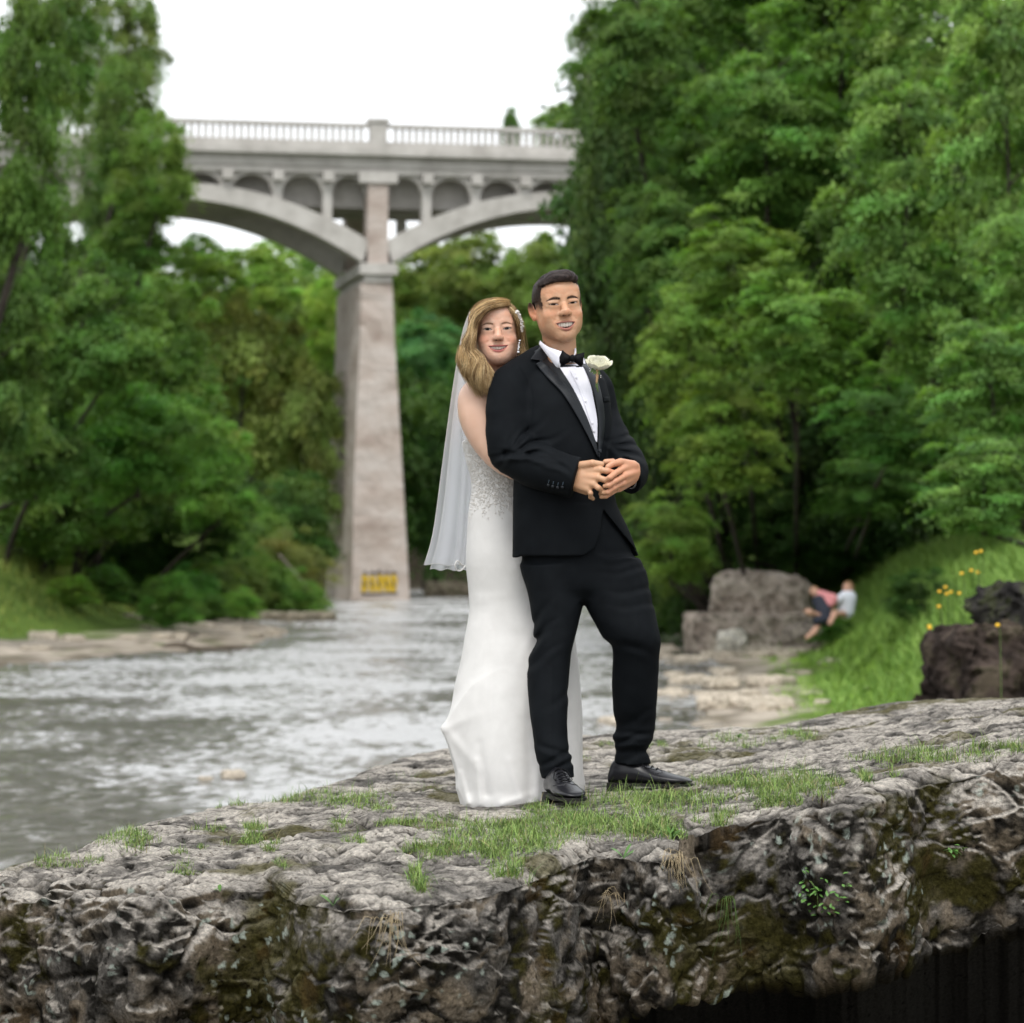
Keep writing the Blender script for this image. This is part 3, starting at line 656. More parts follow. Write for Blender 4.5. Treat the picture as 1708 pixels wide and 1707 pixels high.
        q = q - .0022 * np.exp(-((px - cen) / 1.5) ** 2) * (py > 1000) * front           # pressed crease
        return q
    s.disp(tf, .02); V, Q = s.net(); V = relax(V, Q, 2, .5); obj('trousers', V, Q, M['suit'], man)

    # body under the clothes with neck and both hands, one surface
    s = SD((-.10, 9.62, H - .72), (.50, 10.24, H + .77), .006)
    s.stack([rw(606, 905, 966, .04, .045), rw(640, 885, 995, .05, .08), rw(740, 872, 1006, -.01, .10), rw(840, 870, 1010, -.01, .10), rw(930, 880, 1045, -.02, .10), rw(980, 900, 1050, -.02, .09)], yaw=.3)
    s.chain([W(850, 650, -.04), W(850, 752, -.09), W(900, 780, -.19), W(955, 797, -.25)], [.045, .04, .036, .028], k=.03)
    s.chain([W(992, 660, .10), W(1004, 700, .10), W(1022, 740, .04), W(1046, 784, -.12), W(1058, 790, -.175)], [.034, .034, .036, .030, .027], k=.02)
    s.chain([W(925, 970, -.05), W(921, 1085, -.10), W(922, 1265, -.2)], [.06, .04, .025], k=.05)
    s.chain([W(1025, 960, -.04), W(1060, 1060, -.07), W(1055, 1262, .02)], [.07, .05, .03], k=.05)
    V, Q = s.net(); V = relax(V, Q, 1)
    hs = SD((W(950, 0, 0)[0], 9.66, H + .18), (W(1085, 0, 0)[0] + .02, 9.90, H + .36), .0012)
    # near hand: back of the hand to the viewer
    hand(hs, W(958, 797, -.255), .028, [W(1001, 784, -.293), W(997, 797, -.300), W(990, 808, -.297), W(981, 816, -.288)], .0155,
         [([W(1013, 786, -.300), W(1021, 788, -.288), W(1026, 793, -.272)], .0098), ([W(1010, 801, -.308), W(1019, 804, -.292), W(1020, 811, -.275)], .0098),
          ([W(998, 814, -.306), W(1005, 819, -.290), W(1002, 824, -.272)], .0092), ([W(985, 823, -.296), W(985, 829, -.280), W(989, 832, -.268)], .0082)],
         ([W(968, 777, -.268), W(988, 773, -.290), W(1003, 775, -.285)], .0105))
    hs.cap(W(950, 796, -.24), W(972, 797, -.268), .030, .027, k=.012, sq=((0, 1, 0), .62))
    hs.cap(W(958, 812, -.245), W(978, 820, -.255), .014, .012, k=.004)
    # far hand: knuckles to the upper right, fingers laid over the near ones
    hand(hs, W(1062, 788, -.195), .028, [W(1041, 781, -.262), W(1042, 794, -.270), W(1038, 806, -.268), W(1032, 815, -.258)], .0155,
         [([W(1027, 789, -.300), W(1017, 797, -.318), W(1011, 800, -.312)], .0098), ([W(1026, 803, -.304), W(1015, 810, -.312), W(1009, 811, -.304)], .0096),
          ([W(1024, 814, -.298), W(1014, 821, -.302), W(1006, 822, -.294)], .0092), ([W(1020, 822, -.284), W(1011, 828, -.284), W(1003, 829, -.276)], .0084)],
         ([W(1056, 776, -.225), W(1035, 771, -.265), W(1022, 774, -.285), W(1014, 779, -.295)], .0112))
    hs.cap(W(1062, 790, -.165), W(1053, 789, -.21), .028, .028, k=.012, sq=((0.5, -.8, 0), .7))
    hs.cap(W(1010, 771, -.262), W(1022, 770, -.258), .0095, .0095, k=.002)
    Vh, Qh = hs.net(); Vh = relax(Vh, Qh, 1, .5)
    hx = Vh[:, 0] * F / Vh[:, 1] + 854
    base = np.array(MAN['skin']); ch = np.tile(base * (1.0, .96, .92), (len(Vh), 1)); nn = fbm(Vh[:, 0] * 60, Vh[:, 1] * 60, Vh[:, 2] * 60, 3)
    red = sstep(1004, 1018, hx)[:, None] * .55 + .15 * nn[:, None]; ch = ch * (1 - red) + base * np.array((1.12, .80, .78)) * red
    # head
    hd = head_field(MAN); Vf, Qf = hd.net(); Vf = relax(Vf, Qf, 1, .4); cf = head_paint(Vf, MAN)
    Rh = rot(math.radians(12), math.radians(6), math.radians(1)); ch_ = W(931, 509, -.02)
    Vf = Vf @ Rh.T + ch_
    # one body object
    cb = np.tile(base, (len(V), 1)); n0, n1 = len(V), len(V) + len(Vh)
    body = obj('body', np.vstack([V, Vh, Vf]), np.vstack([Q, Qh + n0, Qf + n1]), M['skin'], man, True, np.vstack([cb, ch, cf]))
    t = teeth_mesh(MAN); t.V = [v @ Rh.T + ch_ for v in t.V]; t.obj('teeth', M['teeth'], body, True)
    b = MB(); a = np.linspace(0, 2 * math.pi, 17); b.tube([W(1031, 815, -.278) + .0098 * np.array((.35 * math.cos(q), math.sin(q) * .9, math.cos(q) * .9)) for q in a], .0013, 6, False); b.obj('ring', M['gold'], man, True)

    # hair: short back and sides, longer top brushed across
    s = SD((-.11, -.10, -.06), (.11, .13, .15), .0016)
    s.ell((0, .018, .022), (.0815, .095, .080)); s.ell((-.004, -.005, .050), (.070, .078, .052), k=.02)
    s.chain([(-.052, -.046, .070), (-.020, -.068, .083), (.020, -.070, .087), (.045, -.050, .079)], [.017, .019, .020, .017], k=.02, n=10)
    def cut(X, Y, Z):
        ax = np.abs(X + 0 * Y); fl = .072 - .25 * np.maximum(ax - .034, 0) ; fr = fl + 0 * Y
        sd = .034 - 1.2 * (Y + .045); bk = .015 - 1.1 * (Y - .03)
        hl = np.where(Y < -.045, fr, np.maximum(np.minimum(fr, sd), np.where(Y > .03, bk, .015)))
        return (Z - np.maximum(hl, -.045)) * .8
    s.op(cut, (-.1, -.12, -.08), (.1, .12, .09), mode='s', k=.003)
    s.disp(lambda x, y, z: (.0028 * pn((x * .3 + y * .9) * 190, z * 60, x * 8) + .0022 * pn((x * .3 + y * .9) * 70, z * 25, x * 6 + 5)) * sstep(.05, .075, z) + .0008 * pn(x * 300, y * 300, z * 300), .01)
    V, Q = s.net(); hair = obj('hair', V @ Rh.T + ch_, Q, M['black_hair'], man)
    mb = MB(); rr = random.Random(5)
    for i in range(520):
        a0 = rr.uniform(-.055, .03); st = np.array((a0, rr.uniform(-.075, .03), .0)); pts = []
        for t_ in np.linspace(0, 1, 7):
            x_ = st[0] + .055 * t_; y_ = st[1] + .015 * math.sin(3 * t_) + .02 * t_
            z_ = .050 + .056 * math.sqrt(max(0.02, 1 - (x_ / .078) ** 2 - ((y_ + .0) / .092) ** 2)) + .002 + .003 * math.sin(3 * t_) + (.006 if y_ < -.03 else 0)
            if x_ > .058: x_ = .058; z_ -= .01 * t_
            pts.append((x_, y_, z_))
        Vv, f_ = tube(pts, [.0010, .0012, .0012, .0012, .0011, .0009, .0004], 4, False); mb.add(Vv @ Rh.T + ch_, f_)
    mb.obj('top_strands', M['black_hair'], hair, True)['kind'] = 'stuff'

    # wing-tip shoes: profile rings along the foot
    def shoe(heel, toe, zb, nm, wf=1.0, hh=1.0):
        heel = np.array(heel); toe = np.array(toe); L = toe - heel; L[2] = 0; ln = np.linalg.norm(L); d = L / ln; sd = np.array((-d[1], d[0], 0.))
        prof = [(0, .028, .055), (.04, .034, .085), (.15, .037, .100), (.30, .038, .100), (.42, .042, .082), (.55, .048, .066), (.68, .051, .055), (.80, .049, .046), (.90, .041, .040), (.965, .028, .034), (1.0, .010, .028)]
        A = cr([(a_, b_, c_) for a_, b_, c_ in prof], 34); sh = empty('shoe', tuple(heel)); sh.parent = man; sh.matrix_parent_inverse = Matrix.Translation(man.location).inverted()
        Vv = []; n_ = 26
        for t_, w_, h_ in A:
            c = heel + d * ln * t_ * 1.0; lift = .016 + .006 * sstep(.75, 1, t_)
            for i_ in range(n_):
                a_ = 2 * math.pi * i_ / n_; cx = math.cos(a_); sz = math.sin(a_)
                xx = w_ * wf * np.sign(cx) * abs(cx) ** .8; zz = (h_ * hh - lift) * (.5 + .5 * np.sign(sz) * abs(sz) ** (.62 if sz < 0 else .95)) + lift
                if sz > 0: xx *= 1 - .32 * sz * sstep(.03, .07, h_)
                Vv.append(c + sd * xx + np.array((0, 0, zb - heel[2] + zz)))
        fs = [(j * n_ + i_, j * n_ + (i_ + 1) % n_, (j + 1) * n_ + (i_ + 1) % n_, (j + 1) * n_ + i_) for j in range(33) for i_ in range(n_)] + [tuple(range(n_))[::-1], tuple(33 * n_ + i_ for i_ in range(n_))]
        up = obj('upper', Vv, fs, M['leather'], None); so = MB(); out = []
        for t_, w_, h_ in A:
            out.append((heel + d * ln * (t_ * 1.02 - .01) + sd * (w_ * wf + .004)))
        for t_, w_, h_ in A[::-1]: out.append((heel + d * ln * (t_ * 1.02 - .01) - sd * (w_ * wf + .004)))
        out = [np.array((q[0], q[1], zb + .008)) for q in out]; so.prism(out, (0, 0, .010))
        hl = [np.array((q[0], q[1], zb - .012)) for q in out if np.dot(q - heel, d) < ln * .30]; so.prism(hl, (0, 0, .0205))
        so = so.obj('sole', M['sole'], None)
        parts = [up, so]; bb = bvh_of(np.array(Vv), [f_ for f_ in fs if len(f_) == 4])
        def top(t_, u_, off=.0015):
            c = heel + d * ln * t_ + sd * u_; h_ = bb.ray_cast(Vector((c[0], c[1], zb + .3)), Vector((0, 0, -1)))
            return np.array(h_[0]) + (0, 0, off) if h_[0] is not None else np.array((c[0], c[1], zb + .05))
        for t_ in (.34, .40, .46, .52, .58):
            b = MB(); b.tube([top(t_, u_ * wf, .004 - 12 * u_ * u_) for u_ in np.linspace(-.017, .017, 7)], .0019, 6); parts.append(b.obj('lace', M['bow'], None, True))
        b = MB()
        for sg in (-1, 1): b.tube(cr([top(.33, sg * .004, .004), top(.38, sg * .020, .012), top(.46, sg * .030, .006), top(.52, sg * .026, .004)], 10), .0016, 6)
        parts.append(b.obj('lace_bow', M['bow'], None, True))
        b = MB()            # broguing: raised wing edge with holes along it
        for pts in ([(.60, 0), (.655, .012), (.66, .024), (.62, .034), (.56, .042)], [(.60, 0), (.655, -.012), (.66, -.024), (.62, -.034), (.56, -.042)], [(.30, .022), (.42, .022), (.56, .018), (.60, .0)], [(.30, -.022), (.42, -.022), (.56, -.018), (.60, 0.)]):
            q = [top(a_, b_ * wf, .0004) for a_, b_ in cr(pts, 16)]; b.tube(q, .0014, 5)
        parts.append(b.obj('brogue_edge', M['leather'], None, True)); b = MB()
        for pts in ([(.625, 0), (.68, .013), (.68, .024), (.635, .036)], [(.625, 0), (.68, -.013), (.68, -.024), (.635, -.036)], [(.32, .027), (.44, .027), (.57, .023)], [(.32, -.027), (.44, -.027), (.57, -.023)]):
            for a_, b_ in cr(pts, 9): b.sph(top(a_, b_ * wf, .0003), (.0015, .0015, .0007), 6, 4)
        parts.append(b.obj('brogue_holes', M['silver_dull'], None, True)); parts[-1]['kind'] = 'stuff'
        for o in parts: o.parent = sh; o.matrix_parent_inverse = Matrix.Translation(sh.location).inverted()
    shoe(W(921, 1318, -.20), W(960, 1340, -.48), W(0, 1342, -.42)[2] + .006, 'shoe', .98, 1.0)
    shoe(W(1017, 1310, .04), W(1154, 1310, -.04), W(0, 1316, .03)[2] + .004, 'shoe', 1.0, 1.02)
    # knot: trouser break over the shoes already in the garment

    # rose pinned to the lapel
    rose = empty('boutonniere', tuple(W(996, 615, -.16)), 'cream white rose boutonniere pinned to the groom\'s lapel', 'flower')
    cc = W(998, 608, -.130); rr = random.Random(9)
    def petal(ang, rad, wd, ht, tilt, curl, z0):
        nu_, nv_ = 9, 8; Vv = []
        for a_ in range(nu_):
            u_ = a_ / (nu_ - 1)
            for b_ in range(nv_):
                v_ = b_ / (nv_ - 1) * 2 - 1; wv = wd * math.sin(math.pi * (.18 + .70 * u_)) ** .6
                r_ = rad * (.22 + .78 * math.sin(min(1, u_ * 1.25) * 1.57)) - .12 * rad * max(0, u_ - .55) + tilt * u_ * u_ + curl * max(0, u_ - .72) ** 1.5 * 6; th = ang + v_ * wv
                zz = z0 + ht * (u_ - .10 * v_ * v_ * u_) + .001 * math.sin(5 * v_ + ang * 3) * u_
                Vv.append((r_ * math.cos(th), r_ * math.sin(th), zz))
        return np.array(Vv), [(i_ * nv_ + j_, i_ * nv_ + j_ + 1, (i_ + 1) * nv_ + j_ + 1, (i_ + 1) * nv_ + j_) for i_ in range(nu_ - 1) for j_ in range(nv_ - 1)]
    Rr = rot(math.radians(20), math.radians(5), math.radians(28)); k_ = 0
    for ring, (n_, rad, wd, ht, tilt, curl) in enumerate(((3, .0070, 1.3, .040, 0, .0), (4, .0140, 1.05, .041, .0, .0), (5, .0225, .86, .041, .0, .001), (5, .0320, .80, .039, .001, .003), (6, .0400, .66, .033, .003, .006))):
        for i_ in range(n_):
            Vv, f_ = petal(2 * math.pi * i_ / n_ + ring * .7 + rr.uniform(-.12, .12), rad, wd, ht * rr.uniform(.92, 1.08), tilt, curl * rr.uniform(.6, 1.3), -.018)
            o = obj('petal', Vv @ Rr.T + cc, f_, M['petal'], rose)
    b = MB(); b.tube(cr([W(996, 615, -.145), W(996, 628, -.150), W(995, 640, -.152)], 8), [.0052, .0058, .0056, .005, .0045, .004, .0036, .003], 10); b.obj('stem_wrap', M['twine'], rose, True)
    for dx in (-1.5, 0, 1.2): b = MB(); b.tube(cr([W(996 + dx, 632, -.152), W(995.5 + dx, 642, -.153), W(996 + 1.2 * dx, 651 + 3 * dx, -.153)], 6), .0013, 6); b.obj('stem', M['leaf_green'], rose, True)
    for (x_, y_) in ((990, 614), (994, 617), (1000, 618)):
        b = MB(); q = W(x_, y_, -.15); b.add([q, q + (-.008, -.004, -.004), q + (-.010, -.004, -.016), q + (.003, -.004, -.012)], [(0, 1, 2, 3)]); b.obj('sepal', M['leaf_green'], rose)
    for (x_, y_) in ((983.5, 615), (985.5, 617), (984, 619), (1002, 626.5), (1002, 629.5), (988, 621), (991, 624)):
        b = MB(); b.sph(W(x_, y_, -.15), (.0018,) * 3, 8, 6); b.obj('bead', M['pearl'], rose, True)
M['thread'] = noisy('buttonhole_thread', [(0, (.06, .09, .12)), (1, (.10, .14, .18))], 200, rough=.5)
M['silver_dull'] = noisy('brogue_punch', [(0, (.10, .10, .11)), (1, (.2, .2, .21))], 200, rough=.5)
M['pearl'] = noisy('pearl', [(0, (.72, .70, .66)), (1, (.8, .78, .74))], 60, rough=.2, spec=.6)
M['twine'] = noisy('twine', [(.3, (.30, .17, .08)), (.7, (.50, .33, .18))], 300, rough=.8, bump=.5, bscale=500, dist=.002)
M['leaf_green'] = noisy('stem_green', [(0, (.05, .10, .02)), (1, (.12, .18, .05))], 100, rough=.5)
M['petal'] = noisy('petal', [(0, (.80, .78, .62)), (1, (.88, .87, .76))], 30, rough=.5, Subsurface_Weight=.0)
def hair_mat(name, c0, c1, c2, sc):
    m, n, l, b, o = newmat(name); tc = N(n, 'TexCoord'); mp = N(n, 'Mapping'); mp.inputs['Scale'].default_value = sc; l.new(tc.outputs['Object'], mp.inputs[0])
    t = N(n, 'TexNoise', Scale=1, Detail=5); l.new(mp.outputs[0], t.inputs[0]); r = ramp(n, [(.3, c0), (.5, c1), (.72, c2)]); l.new(t.outputs[0], r.inputs[0])
    l.new(r.outputs[0], b.inputs['Base Color']); b.inputs['Roughness'].default_value = .5; b.inputs['Specular IOR Level'].default_value = .22
    bp = N(n, 'Bump', Strength=.5, Distance=.002); l.new(t.outputs[0], bp.inputs['Height']); l.new(bp.outputs[0], b.inputs['Normal']); return m
M['black_hair'] = hair_mat('black_hair', (.010, .007, .007), (.024, .016, .015), (.050, .034, .030), (60, 300, 200))  # lightest brown stop puts a soft sheen into the hair colour
build_man()

# ------------------------------------------------------------------ the bride
M['dress'] = cloth('ivory_crepe', (.60, .59, .575), (.66, .65, .635), .85, .1, 900, .08, .10)
M['lace'] = cloth('ivory_lace', (.60, .575, .54), (.70, .67, .635), .6, .1, 900, .3, .2)
M['hair_f'] = hair_mat('dark_blond_hair', (.38, .235, .10), (.50, .335, .16), (.60, .43, .23), (90, 60, 30))
M['hair_l'] = hair_mat('blond_strands', (.64, .46, .23), (.78, .59, .33), (.90, .73, .46), (60, 40, 20))
M['hair_d'] = hair_mat('brown_hair', (.12, .070, .032), (.17, .10, .048), (.23, .145, .07), (90, 60, 30))
def veil_mat():
    m, n, l, b, o = newmat('tulle'); l.remove(b.outputs[0].links[0]); n.remove(b)
    d = N(n, 'BsdfDiffuse'); d.inputs['Color'].default_value = (.94, .94, .97, 1); tr = N(n, 'BsdfTranslucent'); tr.inputs['Color'].default_value = (.86, .87, .92, 1)
    t = N(n, 'BsdfTransparent'); a = N(n, 'MixShader'); a.inputs[0].default_value = .5; l.new(d.outputs[0], a.inputs[1]); l.new(tr.outputs[0], a.inputs[2])
    lw = N(n, 'LayerWeight'); lw.inputs['Blend'].default_value = .35; mr = N(n, 'MapRange'); mr.inputs['To Min'].default_value = .36; mr.inputs['To Max'].default_value = .85
    l.new(lw.outputs['Facing'], mr.inputs[0]); mx = N(n, 'MixShader'); l.new(mr.outputs[0], mx.inputs[0]); l.new(t.outputs[0], mx.inputs[1]); l.new(a.outputs[0], mx.inputs[2]); l.new(mx.outputs[0], o.inputs[0])
    return m
M['tulle'] = veil_mat()

woman = empty('person', tuple(W(850, 1335, .1)), 'bride in a fitted white gown and long veil, embracing the groom from behind', 'person')

def build_woman():
    # gown
    s = SD((W(722, 0, 0)[0], 9.72, H - .86), (W(985, 0, .3)[0], 10.52, H + .50), .0042)
    def rw(py, l, r, D, b): c = W((l + r) / 2, py, D); return (c[2], c[0], c[1], (r - l) / 2 * R5 * (1 + D / 10), b)
    s.stack([rw(690, 772, 880, .17, .095), rw(720, 768, 880, .165, .10), rw(760, 775, 888, .16, .098), rw(800, 785, 892, .155, .092), rw(820, 786, 896, .155, .094), rw(850, 782, 902, .155, .105), rw(900, 778, 912, .16, .125), rw(945, 777, 926, .16, .135),
             rw(985, 781, 936, .16, .13), rw(1015, 783, 945, .15, .125), rw(1050, 777, 957, .14, .13), rw(1100, 768, 965, .13, .15), rw(1150, 756, 969, .12, .17), rw(1200, 750, 972, .11, .185), rw(1250, 753, 972, .10, .195), rw(1300, 764, 972, .09, .20), rw(1345, 770, 968, .09, .205)], yaw=.15)
    # hip-high kick of the train to the left, and the hem folding on itself
    fin = np.array([(840, 1130), (790, 1150), (757, 1182), (734, 1214), (742, 1234), (753, 1258), (765, 1290), (762, 1316), (776, 1334), (800, 1343), (850, 1330), (860, 1200)], float)
    def finf(X, Y, Z):
        px = X * F / Y + 854; py = 930 - (Z - H) * F / Y; px, py = np.broadcast_arrays(px, py); ins = np.zeros(px.shape, bool); dm = np.full(px.shape, 99.)
        for i in range(len(fin)):
            a, b = fin[i], fin[(i + 1) % len(fin)]; e = b - a; c = ((a[1] > py) != (b[1] > py)) & (px < e[0] * (py - a[1]) / (e[1] + 1e-9) + a[0]); ins ^= c
            t = np.clip(((px - a[0]) * e[0] + (py - a[1]) * e[1]) / (e @ e), 0, 1); dm = np.minimum(dm, np.hypot(px - a[0] - t * e[0], py - a[1] - t * e[1]))
        d = dm * R5 * np.where(ins, -1, 1); yc = 10.02 + .0006 * (px - 734); w = .006 + .0007 * np.maximum(px - 734, 0)
        return np.maximum(d + .004, np.abs(Y - yc) - w)
    s.op(finf, (W(728, 0, 0)[0], 9.8, W(0, 1350, 0)[2]), (W(860, 0, 0)[0], 10.3, W(0, 1080, 0)[2]), k=.045)
    s.chain([W(792, 1339, -.03), W(840, 1342, -.08), W(893, 1336, -.06)], [.008, .010, .008], k=.04)
    s.chain([W(905, 1326, -.05), W(960, 1312, .1)], [.02, .02], k=.05)
    def fold(x, y, z):
        px = x * F / y + 854; py = 930 - (z - H) * F / y; lo = sstep(1010, 1300, py)
        q = .0015 * fbm(x * 8, y * 8, z * 5, 3)
        q = q + lo * .007 * np.sin((px - 850) * .045 + 1.2 * pn(x * 3, y * 3, z * 2) + 5 * y) * sstep(1.0, .2, np.abs(px - 850) / 140)
        for x0, y0, x1, y1, am, wd in ((742, 1216, 800, 1190, .004, 8), (742, 1217, 800, 1285, .005, 8), (800, 1342, 795, 1270, .010, 6), (812, 1325, 800, 1240, -.008, 7), (872, 1338, 850, 1270, .008, 8), (896, 1330, 905, 1230, .010, 8), (885, 1330, 880, 1200, -.007, 8),
                                       (838, 1342, 890, 1325, .008, 6), (860, 950, 900, 1010, .003, 9), (800, 1000, 870, 985, .002, 10), (905, 1020, 860, 1120, .004, 9), (780, 1340, 768, 1290, .009, 5), (818, 1050, 816, 1200, .0016, 2.5)):
            e = np.array((x1 - x0, y1 - y0), float); L = e @ e; t = np.clip(((px - x0) * e[0] + (py - y0) * e[1]) / L, 0, 1); d = np.hypot(px - x0 - t * e[0], py - y0 - t * e[1])
            q = q - am * np.exp(-(d / wd) ** 2) * (1 - .6 * t)
        # shoulder line of the bodice is cut away above the lace edge
        return q
    s.disp(fold, .035)
    # open back and neckline: nothing above a slanting line under the arm
    s.op(lambda X, Y, Z: (H + (930 - (715 + 0 * X)) / 500 - Z) * 1.0 + (X - (-.10)) * .55 + 0 * Y, (-.25, 9.7, H + .3), (.15, 10.6, H + .6), mode='s', k=.003)
    V, Q = s.net(); V = relax(V, Q, 2, .5); dress = obj('gown', V, Q, M['dress'], woman); bd = bvh_of(V, Q)
    # lace motifs sewn on the bodice: scrolls and petals following the cloth
    rr = random.Random(11); mb = MB()
    def on(px, py, off=.0012):
        q = ray_surf(bd, px, py); return None if q is None else q + np.array((0, -off, 0))
    def dens(px, py): return 1 if py < 822 else max(0, 1 - (py - 822) / (30 + 22 * math.sin(px * .13) ** 2))
    for i in range(3000):
        px, py = rr.uniform(764, 862), rr.uniform(716, 878)
        if rr.random() > dens(px, py): continue
        a0 = rr.uniform(0, 6.28); sz = rr.uniform(2.2, 5.5); cu = rr.choice((-1, 1)) * rr.uniform(.6, 1.6); pts = []; x, y = px, py; ok = True; lastY = None
        for k in range(8):
            q = on(x, y)
            if q is None or (lastY is not None and abs(q[1] - lastY) > .03): ok = False; break
            lastY = q[1]; pts.append(q); x += math.cos(a0) * sz / 6; y += math.sin(a0) * sz / 6; a0 += cu * (.25 + .12 * k)
        if ok and len(pts) == 8:
            w = rr.uniform(.0006, .0013); mb.tube(pts, [w * v for v in (.5, .9, 1.2, 1.3, 1.2, 1.0, .8, .5)], 4, True, .8)
    o = mb.obj('lace_applique', M['lace'], dress, True); o['kind'] = 'stuff'
    mb = MB()
    for i in range(110):
        px, py = rr.uniform(785, 860), rr.uniform(740, 880)
        if rr.random() > dens(px, py): continue
        q = on(px, py, .003)
        if q is not None: mb.sph(q, (.0014,) * 3, 6, 4)
    o = mb.obj('lace_beads', M['pearl'], dress, True); o['kind'] = 'stuff'

    # body: arm round the groom, neck and back
    s = SD((W(745, 0, 0)[0], 9.70, H - .70), (W(910, 0, .2)[0], 10.36, H + .70), .0032)
    s.stack([rw(640, 800, 900, .16, .06), rw(670, 778, 895, .16, .078), rw(720, 776, 880, .165, .082), rw(760, 785, 880, .16, .080), rw(812, 796, 880, .155, .080), rw(900, 790, 900, .16, .105), rw(960, 790, 915, .16, .11), rw(1010, 800, 920, .15, .10)], yaw=.15)
    s.chain([W(842, 600, .13), W(846, 630, .15), W(850, 660, .16)], [.046, .050, .062], k=.04)
    s.chain([W(842, 640, .13), W(818, 652, .10), W(800, 664, .09)], [.040, .046, .054], k=.05)
    s.chain([W(799, 668, .08), W(803, 700, .06), W(817, 735, .04), W(842, 768, .0), W(885, 789, -.07), W(920, 800, -.12)], [.064, .060, .052, .043, .036, .030], k=.04, n=14)
    for sx in (-.05, .07): s.chain([W(856, 1000, .15) + (sx, 0, 0), W(862, 1180, .12) + (sx, 0, 0), W(864, 1280, .12) + (sx, 0, 0)], [.06, .045, .03], k=.03)
    V, Q = s.net(); V = relax(V, Q, 2, .5)
    base = np.array(WOM['skin']); nn = fbm(V[:, 0] * 14, V[:, 1] * 14, V[:, 2] * 14, 3)[:, None]; cb = base * (1 + .05 * nn * np.array((1, 1.5, 2)))
    Rh = rot(math.radians(4), math.radians(2.5), math.radians(0)); hc = W(827, 552, .08)
    hd = head_field(WOM); Vf, Qf = hd.net(); Vf = relax(Vf, Qf, 1, .4); cf = head_paint(Vf, WOM); Vf = Vf @ Rh.T + hc
    body = obj('body', np.vstack([V, Vf]), np.vstack([Q, Qf + len(V)]), M['skin'], woman, True, np.vstack([cb, cf]))
    t = teeth_mesh(WOM); t.V = [v @ Rh.T + hc for v in t.V]; t.obj('teeth', M['teeth'], body, True)
    b = MB()
    for k in range(9): b.sph(W(763.5 + .02 * (k - 4) ** 2, 676 + 3 * k, .10), (.0022,) * 3, 6, 4)
    b.obj('strap', M['pearl'], woman, True)

    # hair: filled volume, then many strands along the same flow
    hl = SD((-.13, -.13, -.26), (.11, .14, .14), .0024)
    hl.ell((0, .016, .020), (.0800, .090, .080))
    hl.ell((0, .04, -.03), (.074, .055, .10), k=.03)
    def cut(X, Y, Z):
        ex = (X - .004) / .0615; ez = (Z + .022) / .094
        r = np.sqrt(ex * ex + ez * ez); return np.maximum((r - 1) * .06, Y + .012 - .02 * (X > .03))
    hl.op(cut, (-.1, -.13, -.2), (.1, .03, .1), mode='s', k=.006)
    hl.op(lambda X, Y, Z: np.maximum(.055 - X, Z + .012 + 0 * Y), (.05, -.13, -.25), (.12, .10, .0), mode='s', k=.004)
    Vh, Qh = hl.net(); nz = .0018 * pn(Vh[:, 0] * 160, Vh[:, 1] * 40, Vh[:, 2] * 40); Vh = Vh * (1 + nz[:, None] * 8)
    hair = obj('hair', Vh @ Rh.T + hc, Qh, M['hair_f'], woman)
    G = [  # guides from the part over the brow, beside the face, and outwards: (px, py, D)
        [(848, 509.5, .02), (830, 511.5, -.010), (814, 516, -.022), (801, 528, -.028), (793, 542, -.026), (789, 558, -.020), (789, 575, -.020), (793, 592, -.026), (801, 606, -.034), (812, 622, -.040), (816, 640, -.040), (822, 655, -.03)],
        [(849, 506.5, .03), (830, 506.5, .002), (811, 513.5, -.012), (796, 524, -.018), (787, 540, -.020), (784, 558, -.026), (781, 572, -.034), (786, 586, -.040), (797, 600, -.044), (800, 616, -.044), (805, 632, -.044), (812, 650, -.04)],
        [(848, 503.5, .05), (826, 502.5, .02), (803, 510.5, .012), (789, 524, .006), (790, 542, .0), (788, 560, -.012), (777, 576, -.026), (780, 592, -.038), (788, 604, -.040), (789, 618, -.036), (790, 632, -.034), (800, 646, -.03)],
        [(845, 502.5, .07), (820, 501.5, .05), (798, 511.5, .045), (787, 528, .04), (788, 548, .03), (785, 566, .014), (771, 580, .0), (773, 598, -.014), (779, 612, -.018), (776, 624, -.014), (782, 638, -.010), (792, 650, .0)],
        [(842, 503.5, .10), (816, 504.5, .09), (796, 514, .09), (790, 534, .09), (788, 556, .08), (786, 576, .06), (777, 594, .05), (780, 612, .04), (786, 626, .03), (794, 640, .02), (802, 650, .01), (812, 660, .01)]]
    GA = np.array([cr([W(*q) for q in g], 30) for g in G])
    core = MB()
    for gi in range(4):
        for f_ in (.0, .5):
            A = GA[gi] * (1 - f_) + GA[gi + 1] * f_ + np.array((0, .012, 0)); t_ = np.linspace(0, 1, 30)
            core.tube(A, .0115 * np.clip(.35 + 2.2 * t_, 0, 1) * np.clip(3.2 * (1 - t_), .15, 1), 8)
    core.obj('hair_underlayer', M['hair_d'], hair, True)
    GR = np.array([cr([W(*q) for q in g], 30) for g in [
        [(846, 507.5, .02), (856, 511.5, .015), (864, 520, .02), (869, 532, .03), (872, 548, .045), (873, 562, .06), (875, 580, .07), (879, 596, .07), (884, 612, .06)],
        [(846, 503.5, .06), (858, 507.5, .05), (867, 518, .055), (872, 532, .06), (875, 548, .07), (876, 565, .08), (878, 582, .085), (881, 598, .08), (887, 612, .07)],
        [(846, 509.5, .02), (854, 515.5, -.004), (861, 524, .0), (866, 536, .012), (869, 548, .03), (871, 560, .05), (873, 578, .06), (877, 592, .06), (880, 606, .06)]]])
    rr = random.Random(21); L = MB(); Dk = MB(); Ml = MB(); nrr = np.random.default_rng(8)
